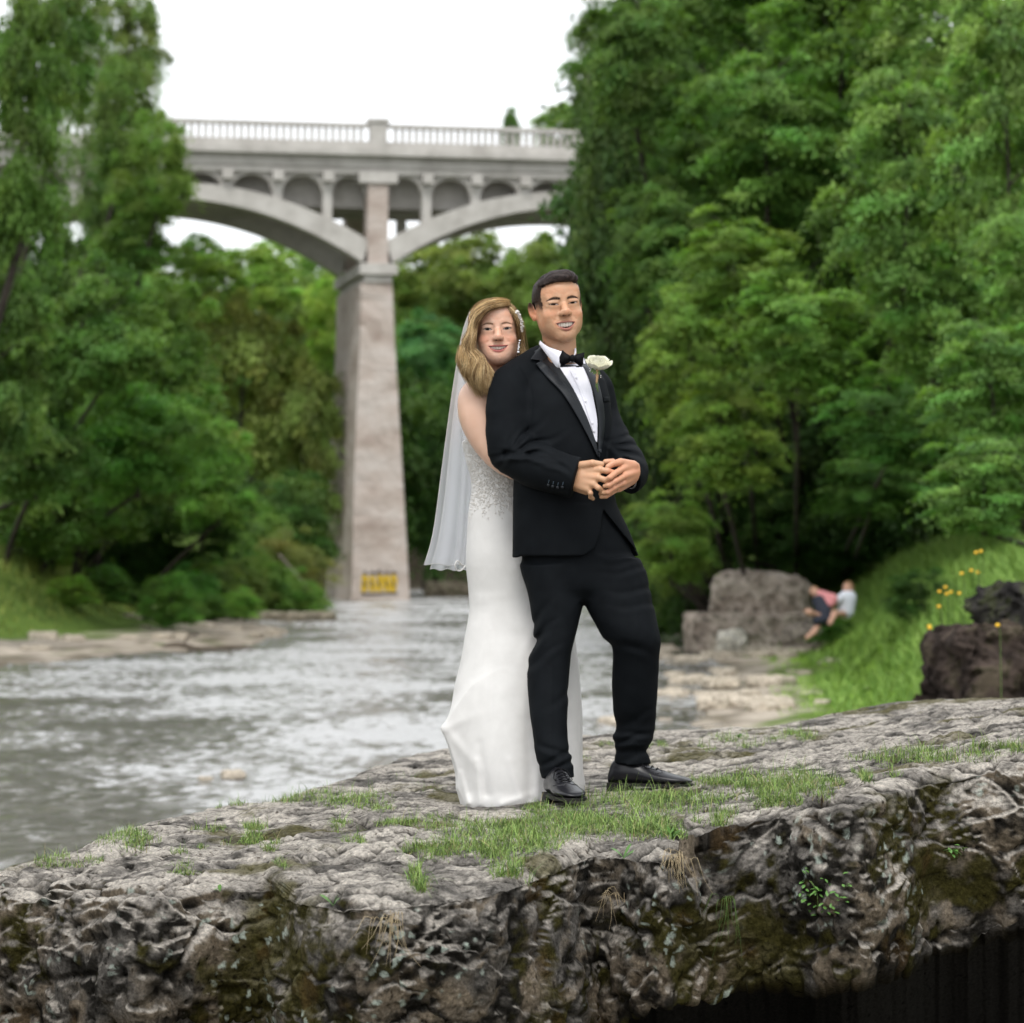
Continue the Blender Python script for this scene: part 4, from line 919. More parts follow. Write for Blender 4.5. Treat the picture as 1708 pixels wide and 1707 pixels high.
    for i in range(4600):
        left = i < 3800; A = GA if left else GR; a = rr.uniform(0, len(A) - 1.001); k = int(a); f_ = a - k; pts = A[k] * (1 - f_) + A[k + 1] * f_
        t_ = np.linspace(0, 1, 30); spread = .0045 + .007 * t_
        off = nrr.normal(size=3) * .6; wob = np.stack([np.sin(t_ * rr.uniform(6, 14) + rr.uniform(0, 6.28)) for _ in range(3)], 1) * .35
        clump = np.array([pn(a * 3.1 + c_ * 9, t_ * 2.2, np.full(30, 3. * c_)) for c_ in range(3)]).T * .9
        pts = pts + (off + wob + clump) * spread[:, None] * (1, 1, 1)
        if left and rr.random() < .06: pts = pts + np.array((-.012, 0, .004)) * (t_ ** 2)[:, None] * rr.uniform(.3, 1.4)
        if left:
            ph_ = a * 1.9 + 1.0; amp_ = .0115 * sstep(.30, .75, t_)
            pts = pts + np.stack([amp_ * np.sin(t_ * 15 + ph_), amp_ * 1.2 * np.cos(t_ * 15 + ph_), amp_ * .3 * np.sin(t_ * 9 + ph_)], 1)
        else: pts = pts + np.array((-.013, .022, -.004))
        pts[:, 1] -= abs(rr.gauss(0, 1)) * .003
        end = 30 if rr.random() < .7 else rr.randint(20, 29); pts = pts[:end]; m = len(pts)
        w = rr.uniform(.0003, .00075) * np.clip(np.linspace(0, 1, m) * 8 + .3, 0, 1) * np.clip(np.linspace(1, 0, m) * 6, .1, 1)
        u_ = float(pn(a * 5.5 + 3, 2.0, 0.5)) + .5 * float(pn(a * 17, 5.0, .5)) + rr.gauss(0, .22) - (.45 if a < .35 and left else 0) - (.25 if not left else 0); tgt = L if u_ > .08 else (Dk if u_ < -.34 else Ml); tgt.tube(pts, w, 3, False)
    for mb, mt in ((L, 'hair_l'), (Ml, 'hair_f'), (Dk, 'hair_d')): mb.obj('strands', M[mt], hair, True)['kind'] = 'stuff'

    # comb of pearls and the drop earring on the side by the groom
    comb = empty('hair_comb', tuple(W(868, 530, .0))); comb.parent = woman; comb.matrix_parent_inverse = Matrix.Translation(woman.location).inverted()
    path = cr([(862, 520), (866, 526), (869, 534), (871, 543), (871, 552)], 16); b = MB()
    for i, (x, y) in enumerate(path):
        for j in range(3): b.sph(W(x + rr.uniform(-2.2, 1.8), y + rr.uniform(-1.5, 1.5), -.022 + .0030 * i + rr.uniform(-.004, .004)), (rr.uniform(.0022, .0046),) * 3, 7, 5)
    o = b.obj('pearls', M['pearl'], None, True); o.parent = comb; o.matrix_parent_inverse = Matrix.Translation(comb.location).inverted()
    b = MB(); b.tube([W(x, y, .0 + .0035 * i) for i, (x, y) in enumerate(path)], .0014, 5); o = b.obj('wire', M['silver'], None, True); o.parent = comb; o.matrix_parent_inverse = Matrix.Translation(comb.location).inverted()
    ear = empty('earring', tuple(W(866, 575, .0))); ear.parent = woman; ear.matrix_parent_inverse = Matrix.Translation(woman.location).inverted()
    for x, y, r_ in ((867, 569, .0028), (866, 573, .0024), (865, 576.5, .0022), (865.5, 580, .0030), (864.5, 583, .0026), (864.5, 588, .0036)):
        b = MB(); b.sph(W(x, y, .0), (r_ * 1.4, r_, r_ * 1.5), 8, 6); o = b.obj('crystal', M['silver'], None, False); o.parent = ear; o.matrix_parent_inverse = Matrix.Translation(ear.location).inverted()
    b = MB(); b.tube([W(867, 567, .0), W(864.5, 588, .0)], .0006, 5); o = b.obj('wire', M['silver'], None, True); o.parent = ear; o.matrix_parent_inverse = Matrix.Translation(ear.location).inverted()

    # veil: two layers of tulle, bound edge curling at the bottom
    def sheet(nm, edge, inner, D0, D1, nf, amp, ph, m=70, n=44):
        E = cr(edge, m); I = cr(inner, m); Vv = []
        for r_ in range(m):
            v_ = r_ / (m - 1)
            for c_ in range(n):
                u_ = c_ / (n - 1); p = E[r_] * (1 - u_) + I[r_] * u_
                D = D0 * (1 - u_) + D1 * u_ + amp * (.12 + v_) * math.sin(nf * u_ * 6.28 + ph + .8 * math.sin(3 * v_)) + .06 * math.sin(math.pi * u_) * (.3 + v_)
                Vv.append(W(p[0], p[1] + 1.6 * v_ ** 6 * math.sin(nf * u_ * 6.28 + ph + 1), D))
        Vv = np.array(Vv); fs = np.array([(i * n + j, i * n + j + 1, (i + 1) * n + j + 1, (i + 1) * n + j) for i in range(m - 1) for j in range(n - 1)])
        o = obj(nm, Vv, fs, M['tulle'], woman, True); g = Vv.reshape(m, n, 3); e = MB()
        e.tube(np.vstack([g[3::3, 0], g[-1, 1::2]]), .0013, 5); e.obj('veil_edge', M['dress'], o, True); return o
    sheet('veil', [(795, 508), (782, 524), (771, 556), (763, 600), (755, 650), (746, 715), (738, 775), (731, 830), (724, 880), (716, 915), (707, 941)],
          [(812, 512), (806, 530), (800, 565), (796, 600), (794, 650), (796, 715), (799, 775), (800, 830), (800, 880), (798, 920), (796, 944)], .14, .34, 2.3, .018, .4)
    sheet('veil', [(794, 514), (785, 530), (776, 565), (768, 605), (762, 650), (754, 715), (748, 775), (742, 830), (735, 880), (727, 918), (717, 950)],
          [(815, 512), (810, 530), (804, 565), (800, 600), (798, 650), (800, 715), (801, 775), (800, 830), (798, 880), (796, 920), (790, 951)], .24, .40, 3.1, .014, 2.1)
    b = MB(); b.tube(cr([W(772, 944, .05), W(763, 936, .03), W(759, 944, .03), W(763, 952, .04), W(770, 951, .05), W(776, 944, .06)], 22), .0026, 6); b.obj('veil_curl', M['dress'], woman, True)
build_woman()

# ------------------------------------------------------------------ the limestone slab they stand on
def vcol_mat(name, nscale=60, nstr=.35, bump=.4, bscale=120, dist=.004, rough=.95, spec=.06, coord='Object'):
    m, n, l, b, o = newmat(name); a = N(n, 'Attribute'); a.attribute_name = 'Col'; tc = N(n, 'TexCoord')
    t = N(n, 'TexNoise', Scale=nscale, Detail=8, Roughness=.7); l.new(tc.outputs[coord], t.inputs[0])
    mr = N(n, 'MapRange'); mr.inputs['From Min'].default_value = .3; mr.inputs['From Max'].default_value = .7; mr.inputs['To Min'].default_value = 1 - nstr; mr.inputs['To Max'].default_value = 1 + nstr; l.new(t.outputs[0], mr.inputs[0])
    mx = N(n, 'VectorMath'); mx.operation = 'SCALE'; l.new(a.outputs['Color'], mx.inputs[0]); l.new(mr.outputs[0], mx.inputs['Scale']); l.new(mx.outputs[0], b.inputs['Base Color'])
    t2 = N(n, 'TexNoise', Scale=bscale, Detail=8, Roughness=.72); l.new(tc.outputs[coord], t2.inputs[0]); bp = N(n, 'Bump', Strength=bump, Distance=dist); l.new(t2.outputs[0], bp.inputs['Height']); l.new(bp.outputs[0], b.inputs['Normal'])
    b.inputs['Roughness'].default_value = rough; b.inputs['Specular IOR Level'].default_value = spec; return m
def add_pits(m):
    n, l = m.node_tree.nodes, m.node_tree.links; bp = [x for x in n if x.type == 'BUMP'][0]; tc = [x for x in n if x.type == 'TEX_COORD'][0]
    v = N(n, 'TexVoronoi', Scale=34); nz = N(n, 'TexNoise', Scale=9, Detail=4); l.new(tc.outputs['Object'], nz.inputs[0]); ad = N(n, 'VectorMath'); ad.operation = 'MULTIPLY_ADD'; ad.inputs[1].default_value = (.12,) * 3
    l.new(nz.outputs['Color'], ad.inputs[0]); l.new(tc.outputs['Object'], ad.inputs[2]); l.new(ad.outputs[0], v.inputs['Vector']); r = ramp(n, [(.12, 0.), (.34, 1.)]); l.new(v.outputs['Distance'], r.inputs[0])
    b2 = N(n, 'Bump', Strength=.9, Distance=.016); l.new(r.outputs[0], b2.inputs['Height']); l.new(b2.outputs[0], bp.inputs['Normal'])
    pb = [x for x in n if x.type == 'BSDF_PRINCIPLED'][0]; src = pb.inputs['Base Color'].links[0].from_socket; r2 = ramp(n, [(.10, (.22, .20, .18)), (.26, (1, 1, 1))]); l.new(v.outputs['Distance'], r2.inputs[0]); nm = N(n, 'TexNoise', Scale=7, Detail=3); l.new(tc.outputs['Object'], nm.inputs[0]); r3 = ramp(n, [(.44, 0.), (.56, 1.)]); l.new(nm.outputs[0], r3.inputs[0])  # pit colour: dark crust, and the shade of the hollows painted in
    mul = mixrgb(n, l, r3.outputs[0], (1, 1, 1), r2.outputs[0]); l.new(mixrgb(n, l, 1.0, src, mul, 'MULTIPLY'), pb.inputs['Base Color']); return m
M['rock'] = vcol_mat('limestone', 90, .62, 1.0, 75, .026); add_pits(M['rock'])

def build_slab():
    kx = lambda pts, x: _pchip([p[0] for p in pts], [p[1] for p in pts], x)
    nc = 960; px = np.linspace(-300, 2060, nc)
    back = kx([(-300, 1580), (-120, 1500), (0, 1450), (60, 1430), (130, 1410), (230, 1375), (330, 1350), (480, 1325), (560, 1300), (640, 1272), (740, 1245), (860, 1232), (975, 1222), (1090, 1213), (1190, 1212), (1290, 1205), (1400, 1186), (1480, 1172), (1560, 1165), (1640, 1162), (1708, 1160), (2060, 1146)], px)
    lip = kx([(-300, 1590), (-120, 1520), (0, 1476), (110, 1478), (230, 1488), (330, 1474), (440, 1462), (500, 1482), (600, 1490), (700, 1484), (780, 1472), (850, 1458), (900, 1440), (950, 1424), (1000, 1406), (1090, 1412), (1200, 1386), (1330, 1368), (1400, 1364), (1480, 1340), (1560, 1312), (1640, 1296), (1708, 1286), (2060, 1240)], px)
    bot = kx([(-300, 1760), (0, 1712), (150, 1706), (260, 1694), (400, 1690), (480, 1712), (640, 1720), (850, 1712), (1000, 1696), (1150, 1652), (1300, 1640), (1454, 1628), (1604, 1582), (1708, 1556), (2060, 1500)], px)
    z0 = kx([(-300, -1.02), (0, -.925), (300, -.880), (600, -.845), (760, -.830), (850, -.815), (940, -.797), (1085, -.778), (1250, -.74), (1450, -.68), (1708, -.60), (2060, -.54)], px)
    bot = bot + 14 * sstep(900, 1200, px) + 16 * pn(px * .012, 0 * px, 0 * px) + 12 * pn(px * .04, 0 * px + 3, 0 * px) + 6 * pn(px * .11, 0 * px + 7, 0 * px)
    kx_ = (px - 854) / F
    Yl = -z0 * F / (lip - 930); Yb = -z0 * F / (back - 930)
    rows = []; part = []
    def add(py, Y, z, k): rows.append(np.stack([kx_ * Y, Y, z], 1)); part.append(np.full(nc, k))
    for t in np.linspace(0, 1, 16)[:-1]: add(None, Yb + .35 * math.sin(t * 3), -2.5 * (1 - t) + (z0 - .03) * t, 0.)
    nt = 400
    for i in range(nt):
        t = i / (nt - 1); pyv = back + (lip - back) * t; Y = .45 * (-z0 * F / (pyv - 930)) + .55 * (Yb + (Yl - Yb) * t)
        dz = -.035 * np.exp(-((Y - Yl) / .10) ** 2) - .02 * np.exp(-((Yb - Y) / .15) ** 2); add(pyv, Y, z0 + dz, 1.)
    nf = 150; zl = z0 - .035; zb = -(bot - 930) * (Yl + .06) / F
    for i in range(1, nf + 1):
        t = i / nf; z = zl + (zb - zl) * t
        Y = Yl - .05 * math.sin(min(1, t * 2.2) * math.pi / 2) + .12 * max(0, t - .35) ** 1.5 + .0 * t; add(None, Y + 0 * z, z, 2.)
    zb2 = rows[-1][:, 2]; Yb2 = rows[-1][:, 1]
    for i in range(1, 36):
        t = i / 35; add(None, Yb2 + 4.5 * t ** 1.2, zb2 + .16 * t - .9 * max(0, t - .6) ** 1.2 * 5, 3.)
    nr = len(rows); G = np.array(rows); G[:, :, 2] += H; part = np.array(part)
    # smooth normals of the base sheet
    def normals(G):
        du = np.gradient(G, axis=1); dv = np.gradient(G, axis=0); n = np.cross(du, dv); n /= np.linalg.norm(n, axis=2)[:, :, None] + 1e-9
        return -n
    Nn = normals(G)
    if Nn[30, nc // 2, 2] < 0: Nn = -Nn
    for _ in range(6): Nn[1:-1] = (Nn[:-2] + Nn[1:-1] * 2 + Nn[2:]) / 4
    Nn /= np.linalg.norm(Nn, axis=2)[:, :, None]
    x, y, z = [G[:, :, i].astype(np.float32) for i in range(3)]
    PY = 930 - (z - H) * F / y; PX = np.broadcast_to(px, x.shape)
    top = (part <= 1.) * 1.0; fc = sstep(-.06, .06, (Yl[None] - y)) * (part >= 1) + (part == 3); fc = np.clip(fc, 0, 1)
    calm = np.exp(-((PX - 950) / 190) ** 4) * np.exp(-((PY - 1318) / 42) ** 4) * (part == 1)
    # warp, then layers of relief
    wx = x + .05 * pn(x * 4, y * 4, z * 4); wy = y + .05 * pn(x * 4 + 9, y * 4, z * 4); wz = z + .05 * pn(x * 4, y * 4 + 7, z * 4)
    big = fbm(wx * 1.6, wy * 1.6, wz * 1.6, 3); mid = fbm(wx * 5, wy * 5, wz * 5, 3); fine = fbm(wx * 20, wy * 20, wz * 20, 2, .55); md2 = fbm(wx * 12 + 5, wy * 12, wz * 12, 3)
    rid = 1 - 2 * np.abs(pn(wx * 5 + 3, wy * 5, wz * 5)); rid2 = 1 - 2 * np.abs(pn(wx * 13 + 3, wy * 13 + wx * 6, wz * 13))
    f1, f2, cid = worley(wx * 11, wy * 11, wz * 14); g1, g2, _ = worley(wx * 30, wy * 30, wz * 34); k1, k2, kc = worley(wx * 3.6 + .3 * mid, wy * 3.6, wz * 4.8 + .3 * mid)
    fa = facet(wx * 5, wy * 5, wz * 7); fb = facet(wx * 11, wy * 11, wz * 14, 9); fcc = facet(wx * 22, wy * 22, wz * 26, 5)
    pits = sstep(.42, .12, f1) * sstep(-.15, .35, mid + .3 * big); pit2 = sstep(.38, .15, g1) * sstep(-.2, .5, pn(wx * 5, wy * 5, wz * 5 + 4))
    crack = sstep(.10, .0, k2 - k1)
    st_m = sstep(-.05, .12, np.abs(pn(wx * 1.2, wy * 2.0, wz * 2 + 8)))
    # thin bedding laminae over the top
    sh = lambda v: 1 - 3.2 * np.exp(-(v / .07) ** 2)
    lam = sh(pn(wx * 3.2 + .24 * mid, wy * 7 + wx * 2.6, wz * 8)); lam2 = sh(pn(wx * 9, wy * 18 + wx * 8, wz * 10)); lam3 = sh(pn(wx * 19, wy * 22 + wx * 9, wz * 20))
    dt = .028 * big + .010 * mid + .0065 * lam + .0042 * lam2 + .0026 * lam3 + .0035 * fine - .016 * crack * sstep(-.2, .3, big) - .007 * pit2 + .005 * fa + .003 * fb
    df = .034 * big + .012 * mid + .005 * md2 + .013 * fa + .005 * fb + .0015 * fcc + .0040 * fine - .020 * pits - .010 * pit2 - .014 * crack
    # ledge that steps up along the right front
    line = kx([(-300, 2200), (1100, 1600), (1150, 1360), (1200, 1322), (1260, 1298), (1450, 1268), (1600, 1250), (1708, 1240), (2060, 1200)], px)[None] + 5 * pn(x * 6, y * 2, 0 * x)
    step = .045 * sstep(-2, 3, PY - line) * (part == 1)
    d = dt * (1 - fc) + df * fc * np.where(part == 3, np.clip(1.15 - (y - Yb2[None]) * 2.2, .1, 1), 1); d = d * (1 - .82 * calm)
    d = d * np.where(part == 1, np.clip(.45 + .55 * (PY - back[None]) / 30, .45, 1), 1)
    for _ in range(2): d[1:-1, 1:-1] = (d[1:-1, 1:-1] * 2 + d[:-2, 1:-1] + d[2:, 1:-1] + d[1:-1, :-2] + d[1:-1, 2:]) / 6
    G2 = G + Nn * d[:, :, None]; G2[:, :, 2] += step + np.where(part == 2, .045 * sstep(1190, 1260, PX), 0)
    # blocks of the face bulge forward by different amounts
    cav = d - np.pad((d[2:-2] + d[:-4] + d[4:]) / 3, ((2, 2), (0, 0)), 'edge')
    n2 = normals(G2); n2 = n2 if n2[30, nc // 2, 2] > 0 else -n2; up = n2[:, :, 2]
    # colour
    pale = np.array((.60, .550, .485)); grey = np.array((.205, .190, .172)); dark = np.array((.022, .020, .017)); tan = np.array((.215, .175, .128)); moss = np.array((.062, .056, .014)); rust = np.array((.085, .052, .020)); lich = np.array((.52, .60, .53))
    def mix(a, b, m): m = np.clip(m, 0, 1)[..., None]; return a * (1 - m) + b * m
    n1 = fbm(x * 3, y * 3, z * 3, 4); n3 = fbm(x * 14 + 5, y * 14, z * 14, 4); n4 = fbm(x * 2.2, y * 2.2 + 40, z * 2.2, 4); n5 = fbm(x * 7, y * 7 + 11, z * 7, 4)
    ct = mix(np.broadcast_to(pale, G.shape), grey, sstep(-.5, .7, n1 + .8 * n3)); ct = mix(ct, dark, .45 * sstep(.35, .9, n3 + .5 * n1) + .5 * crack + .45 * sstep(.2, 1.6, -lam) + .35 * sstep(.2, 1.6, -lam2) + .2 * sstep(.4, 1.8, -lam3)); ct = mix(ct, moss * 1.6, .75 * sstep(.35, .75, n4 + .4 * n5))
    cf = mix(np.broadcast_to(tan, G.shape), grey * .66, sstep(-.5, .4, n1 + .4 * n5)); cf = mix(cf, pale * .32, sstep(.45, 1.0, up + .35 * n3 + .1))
    leftm = sstep(760, 420, PX)
    cf = mix(cf, dark, sstep(-.45 + .35 * leftm, .25 + .30 * leftm, n3 * .8 + .8 * n5 - .4 * mid)); cf = mix(cf, tan * 1.5, .7 * sstep(.05, .6, facet(wx * 9, wy * 9, wz * 12, 3)) * sstep(.2, -.3, n5)); cf = mix(cf, dark * .5, np.maximum(pits, .8 * pit2)); cf = mix(cf, moss, .85 * sstep(.0, .42, n4 + .5 * n3 + .25 * n5 - .12 * leftm)); cf = mix(cf, rust, .6 * sstep(.45, .9, fbm(x * 5 + 9, y * 5, z * 5, 3) + .3 * n3))
    b1, b2, bc = worley(x * 30 + n3 * .9, y * 30, z * 30 + n3 * .9); zone = sstep(-.05, .30, fbm(x * 3.3 + 2, y * 3.3, z * 3.3 + 5, 3)); cf = mix(cf, lich, .85 * sstep(.50, .34, b1 + .25 * np.abs(n3)) * ((bc % 5) < 2) * zone)
    ct = mix(ct, rust * 1.6, .6 * sstep(.5, .9, fbm(x * 6 + 9, y * 6, z * 6, 3)) * sstep(7.95, 8.2, y + .0 * x) * 0)
    side = np.clip(1 - sstep(.15, .6, up), 0, 1) * (part >= 1) * sstep(-.25, .0, Yl[None] + .12 - y); side = np.maximum(side, (part == 3)); cf = mix(cf, dark * 1.6, 1. * (part == 3))  # underside and cave wall painted near black, standing in for deep shade
    c = mix(ct, cf, side); c = mix(c, dark, .65 * sstep(.0005, .004, -cav))  # hollows of the relief darkened in the colour, like shade in crevices
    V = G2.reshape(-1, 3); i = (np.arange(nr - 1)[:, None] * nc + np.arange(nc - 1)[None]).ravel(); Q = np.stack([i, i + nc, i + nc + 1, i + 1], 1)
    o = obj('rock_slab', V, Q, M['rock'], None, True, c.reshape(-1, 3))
    tag(o, 'broad mossy limestone slab with pitted overhanging front, under the couple', 'rock'); return o, G2, n2, part
slab, SG, SN, SP = build_slab()
_bs = BVHTree.FromPolygons([tuple(v) for v in SG.reshape(-1, 3)], [(a, a + SG.shape[1] * 2, a + SG.shape[1] * 2 + 2, a + 2) for r in range(0, SG.shape[0] - 2, 2) for a in range(r * SG.shape[1], r * SG.shape[1] + SG.shape[1] - 2, 2)])
def on_slab(px, py):
    d = Vector(P(px, py, 10)) - Vector((0, 0, H)); d.normalize(); h = _bs.ray_cast(Vector((0, 0, H)), d, 40)
    return (None, None) if h[0] is None else (np.array(h[0]), np.array(h[1]) * (1 if h[1][2] > 0 else -1))

M['grass'] = vcol_mat('grass_blades', 8, .1, .0, 10, .001, .55, .25)
_gb = M['grass'].node_tree.nodes['Principled BSDF']
def blades(roots, hts, lean, cols, wid, ns=4, droop=.45):
    """vectorised tapering blades of grass"""
    n = len(roots); roots = np.asarray(roots); a = rng.uniform(0, 2 * math.pi, n); d = np.stack([np.cos(a), np.sin(a), 0 * a], 1); sd = np.stack([-np.sin(a), np.cos(a), 0 * a], 1)
    tw = rng.uniform(-1, 1, n)[:, None]; sd = sd * .8 + d * tw * .6; V = []
    for j in range(ns + 1):
        t = j / ns; p = roots + np.stack([0 * a, 0 * a, hts * t * (1 - droop * lean * t)], 1) + d * (hts * lean * t ** 1.8)[:, None]
        w = (wid * (1 - t ** 1.6) + .0002)[:, None]; V += [p - sd * w, p + sd * w]
    V = np.stack(V, 1); k = 2 * (ns + 1); V = V.reshape(-1, 3); b = np.arange(n) * k
    Q = np.concatenate([np.stack([b + 2 * j, b + 2 * j + 1, b + 2 * j + 3, b + 2 * j + 2], 1) for j in range(ns)])
    return V, Q, np.repeat(cols, k, axis=0)
def build_grass():
    patches = [(225, 1400, 62, 22, 700, 1), (100, 1436, 58, 12, 260, 1), (350, 1345, 26, 4, 60, 1), (450, 1336, 72, 11, 520, 1.1), (575, 1334, 76, 13, 640, 1), (615, 1350, 34, 9, 180, .9), (435, 1375, 36, 9, 220, .9), (360, 1388, 40, 7, 160, .8), (410, 1402, 42, 10, 300, .9), (320, 1420, 30, 7, 110, .8), (460, 1416, 24, 8, 120, .9), (555, 1378, 30, 9, 180, .9),
               (670, 1372, 56, 8, 260, .9), (590, 1400, 22, 8, 110, .9), (325, 1452, 50, 7, 120, .8), (465, 1446, 16, 8, 60, .9), (740, 1416, 66, 20, 900, 1), (780, 1376, 74, 14, 620, 1), (825, 1418, 54, 30, 900, 1.1), (700, 1464, 34, 22, 160, 1.6), (880, 1395, 60, 26, 1200, 1.1), (990, 1378, 120, 24, 2500, 1.15), (930, 1350, 60, 9, 260, 1), (1104, 1338, 112, 17, 1700, 1.1), (1204, 1306, 84, 10, 480, 1), (1306, 1314, 84, 24, 1500, 1.1), (1290, 1340, 42, 18, 500, 1.1),
               (1094, 1392, 44, 20, 380, 1.6), (1194, 1362, 38, 14, 260, 1.1), (1324, 1228, 38, 9, 360, 1), (1224, 1236, 56, 13, 380, .9), (1179, 1250, 30, 6, 110, .8), (1094, 1246, 30, 9, 130, .8), (1554, 1262, 120, 11, 900, 1), (1664, 1252, 54, 9, 420, 1), (1444, 1300, 26, 9, 130, 1.2), (1010, 1238, 40, 10, 120, .7), (960, 1258, 30, 9, 60, .7), (690, 1300, 60, 20, 40, .7), (1470, 1290, 40, 9, 100, .9), (1370, 1330, 24, 8, 50, .8), (860, 1460, 40, 16, 160, 1.4)]
    R, Ht, Ln, Co, Wd = [], [], [], [], []; cA = np.array((.135, .225, .048)); cB = np.array((.250, .350, .095)); cD = np.array((.30, .26, .12)); cK = np.array((.045, .10, .022))
    for cx, cy, rx, ry, n, s in patches:
        cl = rng.normal(size=(max(3, n // 45), 2)) * .55
        for _ in range(int(n * 1.8)):
            q = cl[rng.integers(len(cl))] + rng.normal(size=2) * .22
            if q @ q > 1.6: continue
            p, nn = on_slab(cx + q[0] * rx, cy + q[1] * ry)
            if p is None or p[1] > 18 or (nn[2] < .25 and s < 1.4): continue
            u = rng.random(); R.append(p - np.array((0, 0, .004))); Ht.append(rng.uniform(.010, .036) * s * (1 + 1.4 * (rng.random() < .06))); Ln.append(abs(rng.normal()) * .7 + .15)
            v = rng.random(); c = cA * (1 - v) + cB * v; c = cD if u < .09 else (cK if u < .24 else c); Co.append(c * rng.uniform(.8, 1.2)); Wd.append(rng.uniform(.0006, .0013) * (1.5 if s > 1.3 else 1))
    V, Q, c = blades(R, np.array(Ht), np.array(Ln), np.array(Co), np.array(Wd))
    tag(obj('grass', V, Q, M['grass'], None, True, c), 'short green grass tufts growing in the hollows of the limestone slab', 'grass', kind='stuff')
build_grass()
M['weed'] = noisy('weed_leaf', [(.3, (.07, .17, .035)), (.7, (.13, .27, .06))], 30, rough=.45, spec=.4)
def broad_leaf(base, dr, ln, wd, fold=.25, n=7):
    dr = np.array(dr, float); dr /= np.linalg.norm(dr); sd = np.cross(dr, (0, -.3, 1)); sd /= np.linalg.norm(sd) + 1e-9; up = np.cross(sd, dr); V = []
    for j in range(n):
        t = j / (n - 1); w = wd * math.sin(math.pi * min(1, .12 + .88 * t)) ** .8 * (.45 + .9 * t) * .8; c = np.array(base) + dr * ln * t - np.array((0, 0, 1)) * ln * .25 * t * t
        V += [c - sd * w + up * w * fold, c, c + sd * w + up * w * fold]
    f = []
    for j in range(n - 1): a = j * 3; f += [(a, a + 1, a + 4, a + 3), (a + 1, a + 2, a + 5, a + 4)]
    return V, f
def weed(px, py, leaves, label, ln, wd, seed):
    p, nn = on_slab(px, py)
    if p is None: return
    r = random.Random(seed); e = empty('weed', tuple(p), label, 'plant')
    for k in range(leaves):
        a = r.uniform(0, 6.28); V, f = broad_leaf(p, (math.cos(a) * .7, -.25 + .3 * math.sin(a), r.uniform(.5, 1.3)), ln * r.uniform(.6, 1.1), wd * r.uniform(.7, 1.1)); obj('leaf', V, f, M['weed'], e)
weed(1040, 1432, 3, 'broad leafed weed growing out of a notch in the slab edge below the groom', .062, .010, 1)
weed(556, 1512, 4, 'upright two leafed weed on the pitted rock face under the bride\'s side', .060, .009, 2)
weed(366, 1488, 2, 'small paired seedling leaves at the left part of the rock edge', .036, .008, 3)
weed(1120, 1400, 7, 'leafy tuft hanging over the rock lip below the far shoe', .055, .006, 4)
weed(1446, 1304, 5, 'small leafy weed at the foot of the raised ledge on the right', .034, .006, 5)
weed(1232, 1232, 9, 'low leafy rosette by the back edge of the slab', .030, .007, 6)
def creeper(px, py, n, label, sp, seed):
    p, nn = on_slab(px, py); r = random.Random(seed); e = empty('creeper', tuple(p), label, 'plant')
    for k in range(n):
        q, _ = on_slab(px + r.gauss(0, sp), py + r.gauss(0, sp * .7))
        if q is None: continue
        a = r.uniform(0, 6.28); V, f = broad_leaf(q + (0, -.012, .0), (math.cos(a), -.6, math.sin(a) * .6 + .2), r.uniform(.010, .021), r.uniform(.004, .008)); obj('leaf', V, f, M['weed'], e)
    b = MB()
    for k in range(5):
        q, _ = on_slab(px, py); q2, _ = on_slab(px + r.gauss(0, sp * 1.3), py + r.gauss(0, sp * .8)); b.tube(cr([q + (0, -.01, 0), (q + q2) / 2 + (0, -.02, .005), q2 + (0, -.012, 0)], 6), .0011, 4)
    b.obj('stem', M['leaf_green'], e, True)
creeper(1362, 1490, 55, 'bright green creeper with small leaves spreading over the dark rock face', 26, 3)
creeper(1590, 1420, 14, 'tiny yellow green plant clinging to the rock face at the right', 8, 5)
M['straw'] = noisy('dry_grass', [(.3, (.32, .24, .14)), (.7, (.50, .42, .27))], 60, rough=.8)
def straw(px, py, n, label, ln, seed, green=.0):
    p, nn = on_slab(px, py); r = random.Random(seed); b = MB(); p = p + np.array((0, -.015, .0))
    for k in range(n):
        s = p + np.array((r.gauss(0, .016), r.uniform(-.01, .01), r.gauss(0, .008))); d = r.gauss(0, .02); L = ln * r.uniform(.4, 1.2)
        b.tube(cr([s, s + (d * .5, -.018, .008), s + (d, -.028, -L * .5), s + (d * 1.5 + r.gauss(0, .01), -.020, -L)], 7), [.0009, .0009, .0008, .0007, .0006, .0005, .0003], 3, False)
    tag(b.obj('dry_grass', M['grass_green'] if green else M['straw'], None, True), label, 'grass')
M['grass_green'] = noisy('long_grass', [(.3, (.05, .11, .02)), (.7, (.12, .2, .05))], 60, rough=.6)
straw(652, 1532, 26, 'straw coloured tuft of dead grass hanging from the rock face on the left', .10, 1)
straw(1128, 1430, 30, 'dry pale grass roots hanging over the lip below the groom', .09, 2)
straw(1020, 1490, 14, 'thin dead grass clinging beneath the mossy knob of rock', .07, 3)
straw(1208, 1500, 12, 'long green grass blades drooping down the dark rock face', .16, 4, 1)
straw(700, 1470, 22, 'green grass tuft drooping over the notch in the slab front', .09, 5, 1)

